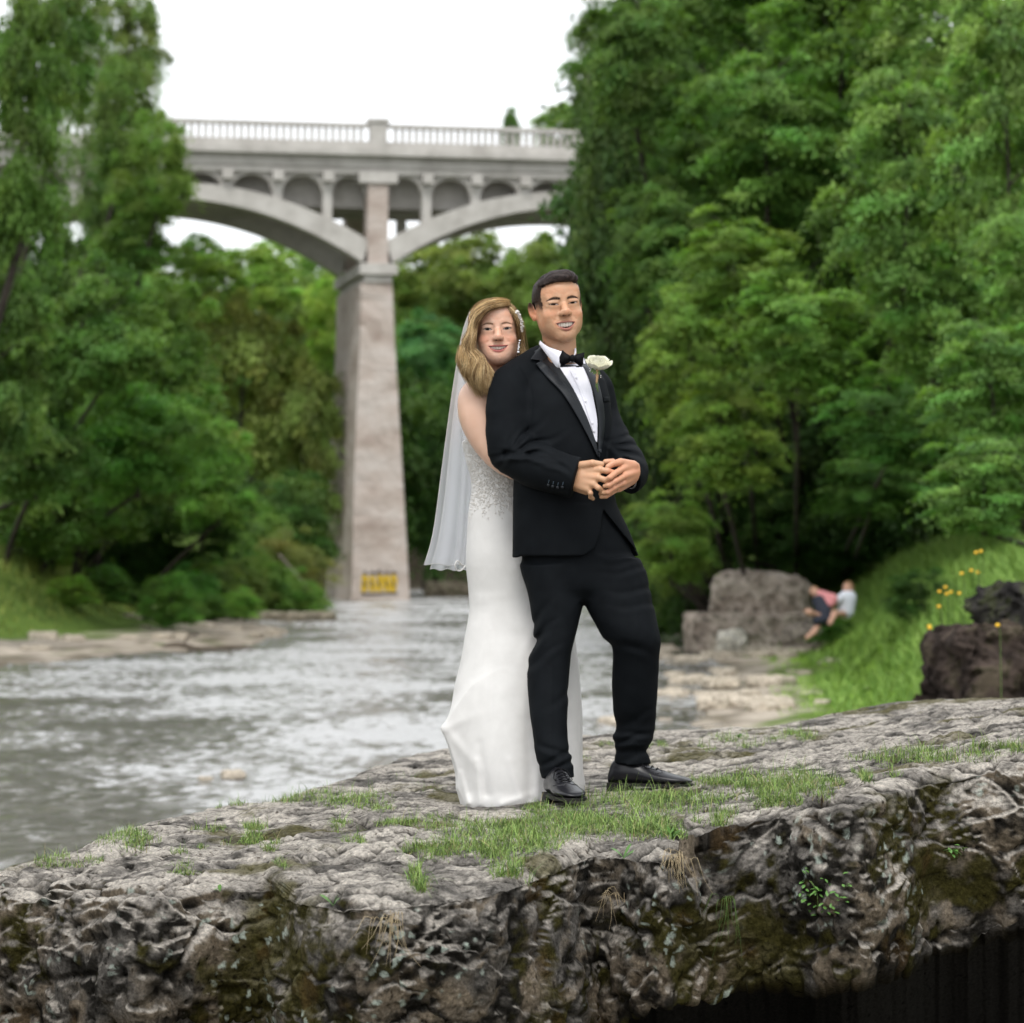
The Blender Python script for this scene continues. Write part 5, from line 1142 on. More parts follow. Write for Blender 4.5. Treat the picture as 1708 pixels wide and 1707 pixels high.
# ------------------------------------------------------------------ concrete arch bridge
M['concrete'] = noisy('weathered_concrete', [(.25, (.33, .31, .285)), (.5, (.46, .44, .41)), (.75, (.56, .54, .51))], .9, 8, .9, .3, 6, dist=.05)
M['pier_stone'] = noisy('rough_pier_concrete', [(.25, (.30, .235, .20)), (.45, (.46, .39, .345)), (.6, (.52, .46, .42)), (.8, (.60, .56, .52))], .55, 9, .95, .8, 2.2, dist=.12, stretch=(1, 1, 1.8))
M['graffiti'] = noisy('yellow_spray_paint', [(.3, (.50, .33, .015)), (.7, (.68, .46, .03))], 3, rough=.6)
M['graffiti_line'] = noisy('dark_spray_paint', [(.3, (.06, .05, .05)), (.7, (.12, .10, .09))], 3, rough=.6)
def build_bridge():
    al = math.radians(11.5); X0 = P(630, 930, 147); X0[2] = H
    cs, sn = math.cos(al), math.sin(al); dirS = np.array((cs, sn, 0)); dirT = np.array((-sn, cs, 0))
    def L(px, py, t=0.):         # where a sight line meets the facade plane (t metres behind its face): (s, z)
        kx, kz = (px - 854) / F, (930 - py) / F; O = X0 + dirT * t; n = dirT; Y = (O @ n - 0) / (kx * n[0] + n[1]) if False else ((O[0] * n[0] + O[1] * n[1]) / (kx * n[0] + n[1]))
        p = np.array((kx * Y, Y, H + kz * Y)); return (p - O) @ dirS, p[2]
    def G(s, t, z): return X0 * (1, 1, 0) + dirS * s + dirT * t + np.array((0, 0, z))
    def bx(mb, s0, s1, t0, t1, z0, z1):
        q = [G(s, t, z) for s in (s0, s1) for t in (t0, t1) for z in (z0, z1)]
        mb.add(q, [(0, 2, 3, 1), (4, 5, 7, 6), (0, 1, 5, 4), (2, 6, 7, 3), (0, 4, 6, 2), (1, 3, 7, 5)])
    br = empty('bridge', tuple(G(0, 3, 0)), 'grey concrete arch bridge with balustrade, tall tapered pier and open spandrels', 'bridge')
    m1, m2 = M['concrete'], M['pier_stone']
    zz = lambda py: L(636, py)[1]
    zt, zb0, zb1, zc, zf, zs = zz(212), zz(215), zz(238), zz(251), zz(262), zz(291)      # rail top, baluster top/bottom, plinth, cornice, beam underside
    Lh = 42.; TD = 8.6                                                                   # half length, bridge width
    s_post = [-19.6, 0., 19.2]
    for t0 in (-.25, TD - .1):                                                           # both parapets
        b = MB(); bx(b, -Lh, Lh, t0, t0 + .35, zb0, zt + .12); b.obj('rail', m1, br)
        b = MB(); bx(b, -Lh, Lh, t0 - .05, t0 + .40, zc, zb1); b.obj('plinth', m1, br)
        bal = MB(); bx(bal, 0, .16, t0 + .07, t0 + .27, zb1, zb0); me = None
        for s in np.arange(-23., 16., .345):
            if min(abs(s - q) for q in s_post) < .62: continue
            V = np.vstack(bal.V) + dirS * s
            if me is None: me = mesh('baluster', np.vstack(bal.V) - G(0, 0, 0), bal.F, m1, False)
            o = put(me, 'baluster', br); o.location = G(s, 0, 0); o.matrix_parent_inverse = Matrix.Translation(br.location).inverted()
        for s in s_post:
            b = MB(); bx(b, s - .42, s + .42, t0 - .12, t0 + .48, zc, zt + .16); bx(b, s - .52, s + .52, t0 - .2, t0 + .56, zt + .16, zt + .36); b.obj('post', m1, br)
    b = MB(); bx(b, -Lh, Lh, -.55, TD + .5, zf, zc); b.obj('cornice', m1, br)
    b = MB(); bx(b, -Lh, Lh, -.12, TD + .1, zs + .30, zf); bx(b, -Lh, Lh, -.02, TD, zs, zs + .30); b.obj('deck_beam', m1, br)
    # ribs: pier-springing arches, front and rear, left and right
    sp, zsp = .75, zz(438); hs = 9.75; rise = zz(338) - zsp
    def arc(sg, u, up):   # u 0..1 from springing over the crown to the far springing
        x = (u * 2 - 1); zi = zsp + rise * (1 - abs(x) ** 2.15); th = 1.05 - .30 * (1 - abs(x)); s = sg * (sp - .35 * up * abs(x) + (u) * 2 * hs)
        return s, zi + th * up
    for sg in (-1, 1):
        for t0, t1 in ((0., 1.0), (TD - 1.2, TD - .2)):
            b = MB(); n = 40; A = []
            for j in range(n + 1):
                for up in (0, 1):
                    s, z = arc(sg, j / n, up); A += [G(s, t0, z), G(s, t1, z)]
            fs = []
            for j in range(n): a = 4 * j; fs += [(a, a + 1, a + 5, a + 4), (a + 2, a + 6, a + 7, a + 3), (a, a + 4, a + 6, a + 2), (a + 1, a + 3, a + 7, a + 5)]
            b.add(A, fs + [(0, 2, 3, 1), (4 * n, 4 * n + 1, 4 * n + 3, 4 * n + 2)]); b.obj('arch_rib', m1, br)
        n_col = 0
        for k in range(1, 8):
            s = sg * 2.46 * k; u = (abs(s) - sp) / (2 * hs); ztop = arc(sg, min(1, u), 1)[1]
            for t0, t1 in ((.12, .88), (TD - 1.1, TD - .3)):
                if zs - .15 - ztop > .25: b = MB(); bx(b, s - .22, s + .22, t0, t1, ztop - .2, zs + .02); b.obj('spandrel_column', m1, br)
                b = MB(); bx(b, s - .26, s + .26, t0 - .45, t1 + .1, zs - .42, zs + .05); b.obj('bracket', m1, br)
            b = MB(); bx(b, s - .2, s + .2, .9, TD - 1.1, zs - .55, zs - .02); b.obj('cross_beam', m1, br)
        # little arches between the columns, as plates with a round opening
        for k in range(0, 7):
            s0, s1 = sg * (2.46 * k + (.55 if k == 0 else .22)), sg * (2.46 * (k + 1) - .22); u0, u1 = [(abs(q) - sp) / (2 * hs) for q in (s0, s1)]
            zlow = zs - .30; zmax = max(arc(sg, min(1, max(0, q)), 1)[1] for q in (u0, u1))
            for t0, t1 in ((.2, .8), (TD - 1., TD - .4)):
                b = MB(); n = 12; top = []; botm = []
                for j in range(n + 1):
                    x = j / n * 2 - 1; s = s0 + (s1 - s0) * j / n; dep = .12 + .85 * (1 - math.sqrt(max(0, 1 - x * x))); zc_ = zs - dep
                    top.append((s, zs)); botm.append((s, zc_))
                A = []
                for (s, z), (s_, z_) in zip(top, botm): A += [G(s, t0, z), G(s, t1, z), G(s_, t0, z_), G(s_, t1, z_)]
                fs = []
                for j in range(n): a = 4 * j; fs += [(a, a + 4, a + 6, a + 2), (a + 1, a + 3, a + 7, a + 5), (a + 2, a + 6, a + 7, a + 3)]
                b.add(A, fs); b.obj('spandrel_arch', m1, br)
    for t in (1.6, 3.2, 4.8, 6.4): b = MB(); bx(b, -Lh, Lh, t, t + .4, zs - 1.5, zs + .02); b.obj('girder', m1, br)
    # pier: cap, tapered shaft, column over the springing
    for q0, q1 in ((-.10, 1.1), (TD - 1.3, TD - .1)): b = MB(); bx(b, -.50, .50, q0, q1, zsp - .4, zs); b.obj('pier_column', m2, br)
    b = MB(); bx(b, -.95, .95, -.25, 1.15, zs - .45, zs + .06); b.obj('pier_bracket', m1, br)
    b = MB(); s0, s1 = L(599, 450)[0], L(661, 450)[0]; bx(b, s0, s1, -.45, TD + .1, zz(459), zz(441)); bx(b, s0 + .25, s1 - .25, -.25, TD - .1, zz(472), zz(459)); b.obj('pier_cap', m1, br)
    rows = []
    for py, l, r in ((472, 602, 654), (560, 600, 657), (700, 593, 665), (830, 588, 672), (940, 586, 678), (1008, 584, 681)):
        a, z = L(l, py); c, _ = L(r, py); rows.append((a, c, z))
    rows.append((rows[-1][0] - .05, rows[-1][1] + .05, -1.5)); n = 40; R = []
    zs_ = np.linspace(rows[0][2], rows[-1][2], n); A = np.array(rows)[::-1]; a_ = np.interp(zs_, A[:, 2], A[:, 0]); c_ = np.interp(zs_, A[:, 2], A[:, 1]); Vv = []; m = 0
    for a, c, z in zip(a_, c_, zs_):
        gro = (rows[0][2] - z) * .02; t0, t1 = -.12 - gro, TD - .3 + gro; ring = [(a + (c - a) * k / 8, t0) for k in range(8)] + [(c, t0 + (t1 - t0) * k / 12) for k in range(12)] + [(c - (c - a) * k / 8, t1) for k in range(8)] + [(a, t1 - (t1 - t0) * k / 12) for k in range(12)]
        m = len(ring)
        for s, t in ring:
            g = G(s, t, z); w = float(pn(g[0] * .9, g[1] * .9, g[2] * 1.4)) * .07 + float(pn(g[0] * 3, g[1] * 3, g[2] * 4)) * .03; Vv.append(g + dirT * w + dirS * w * .5)
    fs = [(j * m + k, j * m + (k + 1) % m, (j + 1) * m + (k + 1) % m, (j + 1) * m + k) for j in range(n - 1) for k in range(m)] + [tuple(range(m))]
    b = MB(); b.add(Vv, fs); sh = b.obj('pier_shaft', m2, br, False)
    # sprayed letters on the pier foot: too blurred to read, five fat strokes with a scribble over them
    def wallp(px, py, off): s, z = L(px, py, -.46); return G(s, -.46 - off, z)
    rr = random.Random(4); b = MB()
    for k, x in enumerate((603, 615, 627, 639, 651)):
        w = 11; q = [(x, 986), (x + 1, 962), (x + 4, 959), (x + w - 2, 960), (x + w, 966), (x + w - .5, 986), (x + w - 3, 988), (x + 2, 988)]
        if k % 2: q = [(x, 984), (x + .5, 964), (x + 3, 960), (x + w - 1, 961), (x + w, 984), (x + w - 4, 989), (x + 3, 988)]
        V = [wallp(a + rr.uniform(-1.5, 1.5), c + rr.uniform(-2.5, 2.0), .0) for a, c in q]; b.add(V, [tuple(range(len(V)))])
    b.obj('graffiti_letters', M['graffiti'], br); b = MB()
    for k, x in enumerate((605, 617, 629, 641, 653)):
        b.tube([wallp(x + 2, 968, .012), wallp(x + 5, 980, .012)], .05, 4); b.tube([wallp(x - 1 + rr.uniform(0, 3), 957, .012), wallp(x + 3, 951 + rr.uniform(0, 3), .012), wallp(x + 8, 957, .012)], .05, 4)
    b.tube([wallp(602, 990, .012), wallp(625, 991, .012), wallp(663, 989, .012)], .05, 4); b.obj('graffiti_outline', M['graffiti_line'], br)
    # abutments in the trees
    for s in (-1, 1): b = MB(); bx(b, *(sorted((s * 20.6, s * 42))), -.1, TD, -1, zs + .01); b.obj('abutment', m2, br)
build_bridge()

# ------------------------------------------------------------------ river, banks, hillsides
XL = ([10, 30, 45, 61, 68, 73, 84, 100, 125, 147, 200, 320], [-16, -13, -11.6, -10.4, -9.0, -6.8, -6.0, -8, -9, -10, -9, -5])
XR = ([10, 30, 38, 44, 60, 75, 110, 147, 170, 320], [4.5, 3.0, 2.5, 2.9, 4.2, 4.6, 4.0, 1.0, -1.5, 0])
def ground_h(x, y):
    x = np.asarray(x, float); y = np.asarray(y, float); dl = np.interp(y, *XL) - x; dr = x - np.interp(y, *XR)
    w = .9 * pn(x * .25, y * .12, 0 * x + 2); dl = dl + w; dr = dr + w * .6
    hl = np.interp(dl, [-3, -.4, 0, 4.6, 6.5, 9, 13, 26, 60], [-.55, -.22, .02, .38, 1.5, 3.1, 5.2, 9.0, 20]); hr = np.interp(dr, [-3, -.4, 0, 2.4, 4.6, 9, 20, 60], [-.55, -.2, .0, .14, 1.7, 3.4, 10, 32])
    far = sstep(185, 250, y) * np.clip((y - 185) * .26, 0, 18) + (sstep(16, 13, y)) * .0
    h = np.maximum(np.maximum(hl, hr), np.where(y > 185, far, -9)); land = np.maximum(dl, dr)
    amp = .05 + .5 * sstep(5, 14, land); return h + amp * fbm(x * .35, y * .25, 0 * x, 4) * (h > -.1) + .05 * pn(x * 1.3, y * .8, 0 * x) * (h > -.3), dl, dr
M['land'] = vcol_mat('bank_ground', 1.4, .45, .8, 3.5, .08)
def build_land():
    xs = np.concatenate([np.linspace(-95, -26, 46)[:-1], np.linspace(-26, 20, 210)[:-1], np.linspace(20, 95, 50)]); ys = np.concatenate([[-30, -10, 5], 14 * (330 / 14) ** np.linspace(0, 1, 330), [420, 600]])
    X, Y = np.meshgrid(xs, ys); Z, dl, dr = ground_h(X, Y); Z = np.where(Y < 13, -.5, Z); ld = np.maximum(dl, dr)
    stone = np.array((.40, .35, .29)); mud = np.array((.17, .145, .11)); soil = np.array((.035, .030, .020)); gr = np.array((.105, .165, .035)); bed = np.array((.12, .105, .065))
    def mix(a, b, m): m = np.clip(m, 0, 1)[..., None]; return a * (1 - m) + b * m
    n = fbm(X * 1.1, Y * .5, 0 * X, 4); n2 = fbm(X * .3, Y * .2, 0 * X + 4, 3); c = mix(np.broadcast_to(stone, X.shape + (3,)), mud, sstep(-.2, .5, n))
    c = mix(c, gr, sstep(-.1, .35, n2 + .35 * n + .35 * sstep(2, 6, ld) - .3) * (ld > .6)); gl = sstep(2.6, 4.2, dl + 1.2 * n); grr = sstep(.9, 1.6, dr + .8 * n); c = mix(c, gr, np.maximum(gl, grr))
    c = mix(c, soil, np.maximum(sstep(9, 13, dl), sstep(5.0, 7.5, dr)) * .85); c = mix(c, bed, sstep(.05, -.1, Z)); c = mix(c, soil, sstep(180, 200, Y))
    nx = len(xs); ny = len(ys); V = np.stack([X, Y, Z], 2).reshape(-1, 3); i = (np.arange(ny - 1)[:, None] * nx + np.arange(nx - 1)[None]).ravel(); Q = np.stack([i, i + 1, i + nx + 1, i + nx], 1)
    tag(obj('ground', V, Q, M['land'], None, True, c.reshape(-1, 3)), kind='structure')
build_land()
def build_water():
    xs = np.linspace(-30, 14, 330); ys = 11 * (330 / 11) ** np.linspace(0, 1, 620); X, Y = np.meshgrid(xs, ys)
    fl = np.exp(-((Y - 96) / 5) ** 2)
    Z = .035 * pn(X * .9 + .3 * pn(X, Y, 0 * X), Y * 1.1, 0 * X) + .022 * pn(X * 2.3, Y * 2.6, 0 * X + 3) + .012 * pn(X * 5, Y * 5, 0 * X + 5) + .10 * sstep(92, 100, Y)
    nx, ny = len(xs), len(ys); V = np.stack([X, Y, Z], 2).reshape(-1, 3); i = (np.arange(ny - 1)[:, None] * nx + np.arange(nx - 1)[None]).ravel(); Q = np.stack([i, i + 1, i + nx + 1, i + nx], 1)
    m, n, l, b, o = newmat('river_water'); tc = N(n, 'TexCoord'); mp = N(n, 'Mapping'); mp.inputs['Scale'].default_value = (1, .55, 1); l.new(tc.outputs['Object'], mp.inputs[0])
    t1 = N(n, 'TexNoise', Scale=4.2, Detail=8, Roughness=.62); l.new(mp.outputs[0], t1.inputs[0]); t2 = N(n, 'TexNoise', Scale=.33, Detail=5, Roughness=.6); l.new(mp.outputs[0], t2.inputs[0])
    bp = N(n, 'Bump', Strength=1.0, Distance=.11); l.new(t1.outputs[0], bp.inputs['Height']); l.new(bp.outputs[0], b.inputs['Normal'])
    b.inputs['Roughness'].default_value = .12; b.inputs['IOR'].default_value = 1.33; b.inputs['Specular IOR Level'].default_value = .5
    # churned white water where the noise of the bed breaks the surface, clear brown water elsewhere
    ad = N(n, 'Math'); ad.operation = 'ADD'; l.new(t1.outputs[0], ad.inputs[0]); sc = N(n, 'Math'); sc.operation = 'MULTIPLY'; sc.inputs[1].default_value = .9; l.new(t2.outputs[0], sc.inputs[0]); at = N(n, 'Attribute'); at.attribute_name = 'deep'; sb = N(n, 'Math'); sb.operation = 'SUBTRACT'; l.new(sc.outputs[0], sb.inputs[0]); l.new(at.outputs['Fac'], sb.inputs[1]); l.new(sb.outputs[0], ad.inputs[1])
    r = ramp(n, [(.76, (.060, .052, .032)), (.85, (.20, .19, .17)), (.96, (.46, .46, .46))]); l.new(ad.outputs[0], r.inputs[0])
    l.new(r.outputs[0], b.inputs['Base Color']); rr_ = ramp(n, [(.85, .05), (1.0, .35)]); l.new(ad.outputs[0], rr_.inputs[0]); l.new(rr_.outputs[0], b.inputs['Roughness'])
    deep = .16 * sstep(-.055, -.15, X / Y) * sstep(62, 34, Y) + .10 * sstep(3.0, .5, np.interp(Y, *XR) - X) + .12 * sstep(2.5, .3, X - -np.abs(np.interp(Y, *XL)))  # not depth: tree reflections and showing bed painted in as darker water
    tag(obj('river_water', V, Q, m, None, True, None, {'deep': deep}), kind='structure')
build_water()

# ---- boulders and stones
M['stone'] = vcol_mat('boulder', 7, .35, .8, 14, .02)
def boulder_mesh(name, size, h, seed, c0, c1, rough=.10, boxy=.5, mossy=.2, cut=None, mat='stone'):
    sx, sy, sz = np.array(size) / 2; s = SD((-sx * 1.25, -sy * 1.25, -sz * 1.25), (sx * 1.25, sy * 1.25, sz * 1.25), h); r = min(sx, sy, sz) * (1 - boxy)
    def fn(X, Y, Z):
        qx, qy, qz = np.abs(X) - sx + r, np.abs(Y) - sy + r, np.abs(Z) - sz + r
        return np.sqrt(np.maximum(qx, 0) ** 2 + np.maximum(qy, 0) ** 2 + np.maximum(qz, 0) ** 2) + np.minimum(np.maximum(qx, np.maximum(qy, qz)), 0) - r
    s.op(fn, (-sx, -sy, -sz), (sx, sy, sz)); m = min(sx, sy, sz); rr = random.Random(seed)
    for _ in range(6):          # broken faces
        n = np.array([rr.gauss(0, 1) for _ in range(3)]); n /= np.linalg.norm(n); dd = (abs(n[0]) * sx + abs(n[1]) * sy + abs(n[2]) * sz) * rr.uniform(.72, .9)
        s.op(lambda X, Y, Z, n=n, dd=dd: dd - (X * n[0] + Y * n[1] + Z * n[2]), (-sx, -sy, -sz), (sx, sy, sz), mode='s', k=m * .06)
    if cut: s.op(cut, (-sx, -sy, -sz), (sx, sy, sz), mode='s', k=m * .15)
    f = 1 / m; s.disp(lambda x, y, z: m * rough * (1.2 * fbm(x * f * .9 + seed, y * f * .9, z * f * 1.1, 5, .55) + .35 * (1 - 2 * np.abs(pn(x * f * 3, y * f * 3, z * f * 4 + seed)))), m * .5)
    V, Q = s.net(); x, y, z = V.T; a = fbm(x * f * 1.5 + seed, y * f * 1.5, z * f * 1.5, 4)[:, None]; b = fbm(x * f * 4, y * f * 4 + seed, z * f * 4, 4)[:, None]
    c = np.array(c0) * (1 - np.clip(.5 + .8 * a, 0, 1)) + np.array(c1) * np.clip(.5 + .8 * a, 0, 1); k = np.clip(1.8 * b - .2, 0, .8); c = c * (1 - k * .7)
    mm = (mossy * sstep(.0, .5, a[:, 0] + .4 * b[:, 0]))[:, None]; c = c * (1 - mm) + np.array((.06, .075, .02)) * mm
    return mesh(name, V, Q, M[mat], True, c)
def thing_rock(me, name, loc, rz, label, cat='rock', group=None, sc=1.):
    o = put(me, name); o.location = loc; o.rotation_euler = (0, 0, rz); o.scale = (sc,) * 3; return tag(o, label, cat, group)
q = P(1257, 1060, 70); u = 70 / F
thing_rock(boulder_mesh('boulder', (2.95, 2.6, 1.0), .05, 3, (.34, .28, .235), (.56, .48, .41), .20, .42, .25), 'boulder', (q[0] - .05, 70.8, .38), .05, 'long grey boulder at the water\'s edge carrying another boulder on top')
thing_rock(boulder_mesh('boulder', (2.35, 1.8, 1.10), .05, 8, (.36, .30, .25), (.60, .52, .45), .20, .42, .15), 'boulder', (P(1268, 1000, 72)[0], 71.9, 1.27), -.04, 'weathered flat topped boulder resting on the longer one by the river')
thing_rock(boulder_mesh('stone', (.70, .6, .62), .02, 14, (.62, .58, .49), (.78, .74, .66), .16, .2, 0), 'stone', (P(1222, 1076, 68.6)[0], 68.6, .24), .3, 'pale cream stone leaning against the foot of the grey boulder')
q = P(1660, 1085, 22)
thing_rock(boulder_mesh('boulder', (1.15, 1.1, .74), .013, 23, (.028, .022, .019), (.080, .060, .050), .22, .45, .15), 'boulder', (P(1680, 1105, 22)[0] + .13, 22.6, 1.32), .2, 'dark brown rough boulder behind the slab at the right edge')
thing_rock(boulder_mesh('boulder', (.62, .8, .62), .013, 31, (.016, .015, .015), (.045, .042, .038), .26, .4, .3), 'boulder', (P(1750, 1030, 22)[0], 22.9, 1.68), .6, 'blackish upper boulder overgrown at the right edge, above the brown one')
M_ST = [boulder_mesh('river_stone', (1, .75, .34), .045, 40 + i, (.42, .36, .29), (.62, .55, .45), .2, .35, .05) for i in range(5)]
rr = random.Random(77); spots = [(1440, 1082, 60, .75, 'slanting pale slab lying at the edge of the tall grass'), (1400, 1098, 58, .8, 'flat tan slab below the slanting one beside the grass'), (1500, 1085, 60, .5, 'pale flat stone in the grass right of the slanting slab'), (1285, 1133, 50, .75, 'large cream flat stone in the shallows below the boulder'), (1200, 1145, 50, .6, 'pale stone left of the large cream one in the shallows'), (1190, 1182, 43, .62, 'cream stone nearest the groom in the shallows'),
    (1250, 1160, 46, .42, 'tan stone with a dark foot in the middle of the shallows'), (388, 1290, 30, .30, 'brown wet stone breaking the river surface at left'), (343, 1293, 29.5, .14, 'small dark wet stone beside the brown one in the river'), (1100, 1078, 66, .6, 'pale low stone in the water behind the groom\'s knee')]
for k, (x, y, Y, sc, lb) in enumerate(spots):
    p = P(x, y, Y); thing_rock(M_ST[k % 5], 'river_stone', (p[0], Y, .10 if Y > 31 else .02), rr.uniform(0, 3), lb, 'stone', None, sc)
n_ = 0
for k in range(110):
    Y = rr.uniform(39, 90); left = rr.random() < .35; x = (np.interp(Y, *XL) - rr.uniform(.0, 5)) if left else (np.interp(Y, *XR) + rr.uniform(-1.6, 2.4))
    if left and Y < 60: continue
    if not left and Y > 72: continue
    z = float(ground_h(x, Y)[0]); o = thing_rock(M_ST[rr.randrange(5)], 'river_stone', (x, Y, max(z, -.02) + .02), rr.uniform(0, 3), 'flat pale stone of the %s shore shingle' % ('left' if left else 'right'), 'stone', 'flat stones along the %s shore' % ('left' if left else 'right'), rr.uniform(.18, .75)); n_ += 1
b = MB(); p = P(298, 1088, 71); b.tube(cr([p + (-.5, 0, .05), p + (0, .1, .14), p + (.5, 0, .06), p + (1.4, .1, .10), p + (1.9, 0, .04)], 14), [.05, .09, .12, .11, .10, .09, .08, .08, .07, .07, .06, .05, .04, .03], 8); b.tube(cr([p + (.1, 0, .1), p + (.2, .1, .35), p + (.45, .1, .42)], 6), .03, 6)
tag(b.obj('driftwood', noisy('driftwood', [(.3, (.05, .04, .03)), (.7, (.16, .13, .10))], 8, rough=.9, bump=.4), None, True), 'dark driftwood log lying on the left shore at the waterline', 'driftwood')
tag(thing_rock(boulder_mesh('ledge', (3.2, 1.6, .5), .06, 52, (.16, .14, .10), (.34, .30, .24), .2, .5, .3), 'ledge', (P(490, 1045, 100)[0], 100, .12), .1, 'low flat rock ledge jutting into the river before the bridge pier'), cat='rock')
thing_rock(boulder_mesh('boulder', (3.2, 2.4, 1.0), .08, 61, (.10, .085, .06), (.22, .19, .15), .25, .4, .4), 'boulder', (P(752, 985, 160)[0], 160, .35), .1, 'mossy brown boulders on the far shore right of the pier')

# ------------------------------------------------------------------ trees
def leaf_mat():
    m, n, l, b, o = newmat('leaves'); a = N(n, 'Attribute'); a.attribute_name = 'Col'; oi = N(n, 'ObjectInfo')
    c = mixrgb(n, l, 1.0, a.outputs['Color'], oi.outputs['Color'], 'MULTIPLY'); l.new(c, b.inputs['Base Color']); b.inputs['Roughness'].default_value = .5; b.inputs['Specular IOR Level'].default_value = .25
    t = N(n, 'BsdfTranslucent'); c2 = mixrgb(n, l, 1.0, c, (1.25, 1.35, .55), 'MULTIPLY'); l.new(c2, t.inputs['Color']); mx = N(n, 'MixShader'); mx.inputs[0].default_value = .38
    l.new(b.outputs[0], mx.inputs[1]); l.new(t.outputs[0], mx.inputs[2]); l.new(mx.outputs[0], o.inputs[0]); return m
M['leaf'] = leaf_mat(); M['bark'] = noisy('bark', [(.3, (.025, .020, .016)), (.7, (.07, .058, .048))], 3, rough=.95, bump=.8, bscale=9, dist=.05, stretch=(1, 1, .2)); M['twig'] = noisy('grey_twigs', [(.3, (.17, .14, .125)), (.7, (.30, .26, .24))], 3, rough=.95)
def leaf_cards(Pn, Nn, sz, cols, asp=.62):
    """diamond leaves folded on the midrib"""
    n = len(Pn); a = rng.normal(size=(n, 3)); u = np.cross(Nn, a); u /= np.linalg.norm(u, axis=1)[:, None] + 1e-9; v = np.cross(Nn, u); s = sz[:, None]
    V = np.stack([Pn - u * s, Pn + v * s * asp + Nn * s * .15, Pn + u * s, Pn - v * s * asp + Nn * s * .15], 1).reshape(-1, 3); b = np.arange(n) * 4
    return V, np.stack([b, b + 1, b + 2, b + 3], 1), np.repeat(cols, 4, axis=0)
def crown_mesh(name, kind, seed):
    """unit-ish crown: height 1, centred at mid height; boughs spread through the volume"""
    g = np.random.default_rng(seed); Pn, Nn, Cn = [], [], []
    if kind == 'maple': nb, nl, bs, fl, sz = 130, 240, .150, .20, .0135
    elif kind == 'bush': nb, nl, bs, fl, sz = 110, 220, .14, .6, .0135
    elif kind == 'cedar': nb, nl, bs, fl, sz = 150, 180, .085, .8, .0095
    elif kind == 'thin': nb, nl, bs, fl, sz = 110, 95, .11, .7, .0085
    else: nb, nl, bs, fl, sz = 120, 220, .15, .42, .016
    for k in range(nb):
        while True:
            q = g.uniform(-1, 1, 3)
            if .25 < np.linalg.norm(q) < 1: break
        q = q / np.linalg.norm(q); q = q * g.uniform(.35, 1) ** .5 * (.72 + .62 * float(pn(q[0] * 1.6 + seed, q[1] * 1.6, q[2] * 1.6)) + .22)
        if kind == 'cedar': hz = (q[2] + 1) / 2; R = .24 * (1 - hz * .75) + .02; c = np.array((q[0] * R, q[1] * R, hz - .5))
        else: w = .46 if kind != 'thin' else .36; c = q * np.array((w, w, .5)) * (1 if q[2] > -.5 else .8)
        out = np.array((c[0], c[1], 0)); out /= np.linalg.norm(out) + 1e-6; size = bs * g.uniform(.55, 1.35)
        d = g.normal(size=(nl, 3)); d /= np.linalg.norm(d, axis=1)[:, None]; d *= np.abs(g.normal(size=(nl, 1))) * .5 + .15; L = d * size; L[:, 2] *= fl
        along = L @ out; L[:, 2] -= (.55 if kind == 'maple' else .3) * np.maximum(along, 0) * (.7 + 3 * np.maximum(along, 0)); L += g.normal(size=L.shape) * .010
        Pn.append(c + L); nn = np.array((0, 0, 1.)) + out * .45 + g.normal(size=(nl, 3)) * (.45 if kind == 'maple' else .8); nn /= np.linalg.norm(nn, axis=1)[:, None]; Nn.append(nn)
        tone = g.uniform(.62, 1.38); hue = g.uniform(-.16, .2); base = np.array((.112 + hue * .1, .192, .050)) * tone
        Cn.append(base * g.uniform(.75, 1.25, (nl, 1)) * (1 + .45 * (d[:, 2:3] > .25) * (kind == 'maple')))  # maple leaves on top of each bough painted lighter, as if skylit
    Pn, Nn, Cn = map(np.vstack, (Pn, Nn, Cn)); V, Q, c = leaf_cards(Pn, Nn, sz * g.uniform(.6, 1.4, len(Pn)), Cn)
    return mesh(name, V, Q, M['leaf'], False, np.clip(c, 0, 1))
def limb_mesh(name, seed, kind):
    g = random.Random(seed); b = MB(); top = .42 if kind != 'cedar' else .48
    tr = cr([(0, 0, -.42), (g.uniform(-.02, .02), 0, -.2), (g.uniform(-.04, .04), g.uniform(-.03, .03), .1), (g.uniform(-.05, .05), 0, top)], 12); b.tube(tr, np.linspace(.020, .004, 12), 8)
    for k in range(16 if kind != 'thin' else 44):
        t = g.uniform(.25, .95); p = tr[int(t * 11)]; a = g.uniform(0, 6.28); r = g.uniform(.15, .38); up = g.uniform(.02, .25)
        b.tube(cr([p, p + np.array((math.cos(a) * r * .5, math.sin(a) * r * .5, up * .7)), p + np.array((math.cos(a) * r, math.sin(a) * r, up))], 6), np.linspace(.007, .0012, 6) * (1 if kind != 'thin' else .7), 5, False)
    return mesh(name, np.vstack(b.V), b.F, M['bark'] if kind != 'thin' else M['twig'], True)
KN = {'maple': 'maple_tree', 'bush': 'bush', 'cedar': 'cedar_tree', 'thin': 'bare_tree', 'broad': 'broadleaf_tree'}
CR = {k: [crown_mesh('crown', k, 100 + 10 * i + j) for j in range(3 if k in ('maple', 'broad') else 2)] for i, k in enumerate(KN)}
LM = {k: [limb_mesh('trunk', 50 + 5 * i + j, k) for j in range(2)] for i, k in enumerate(KN)}
tr_ = random.Random(12)
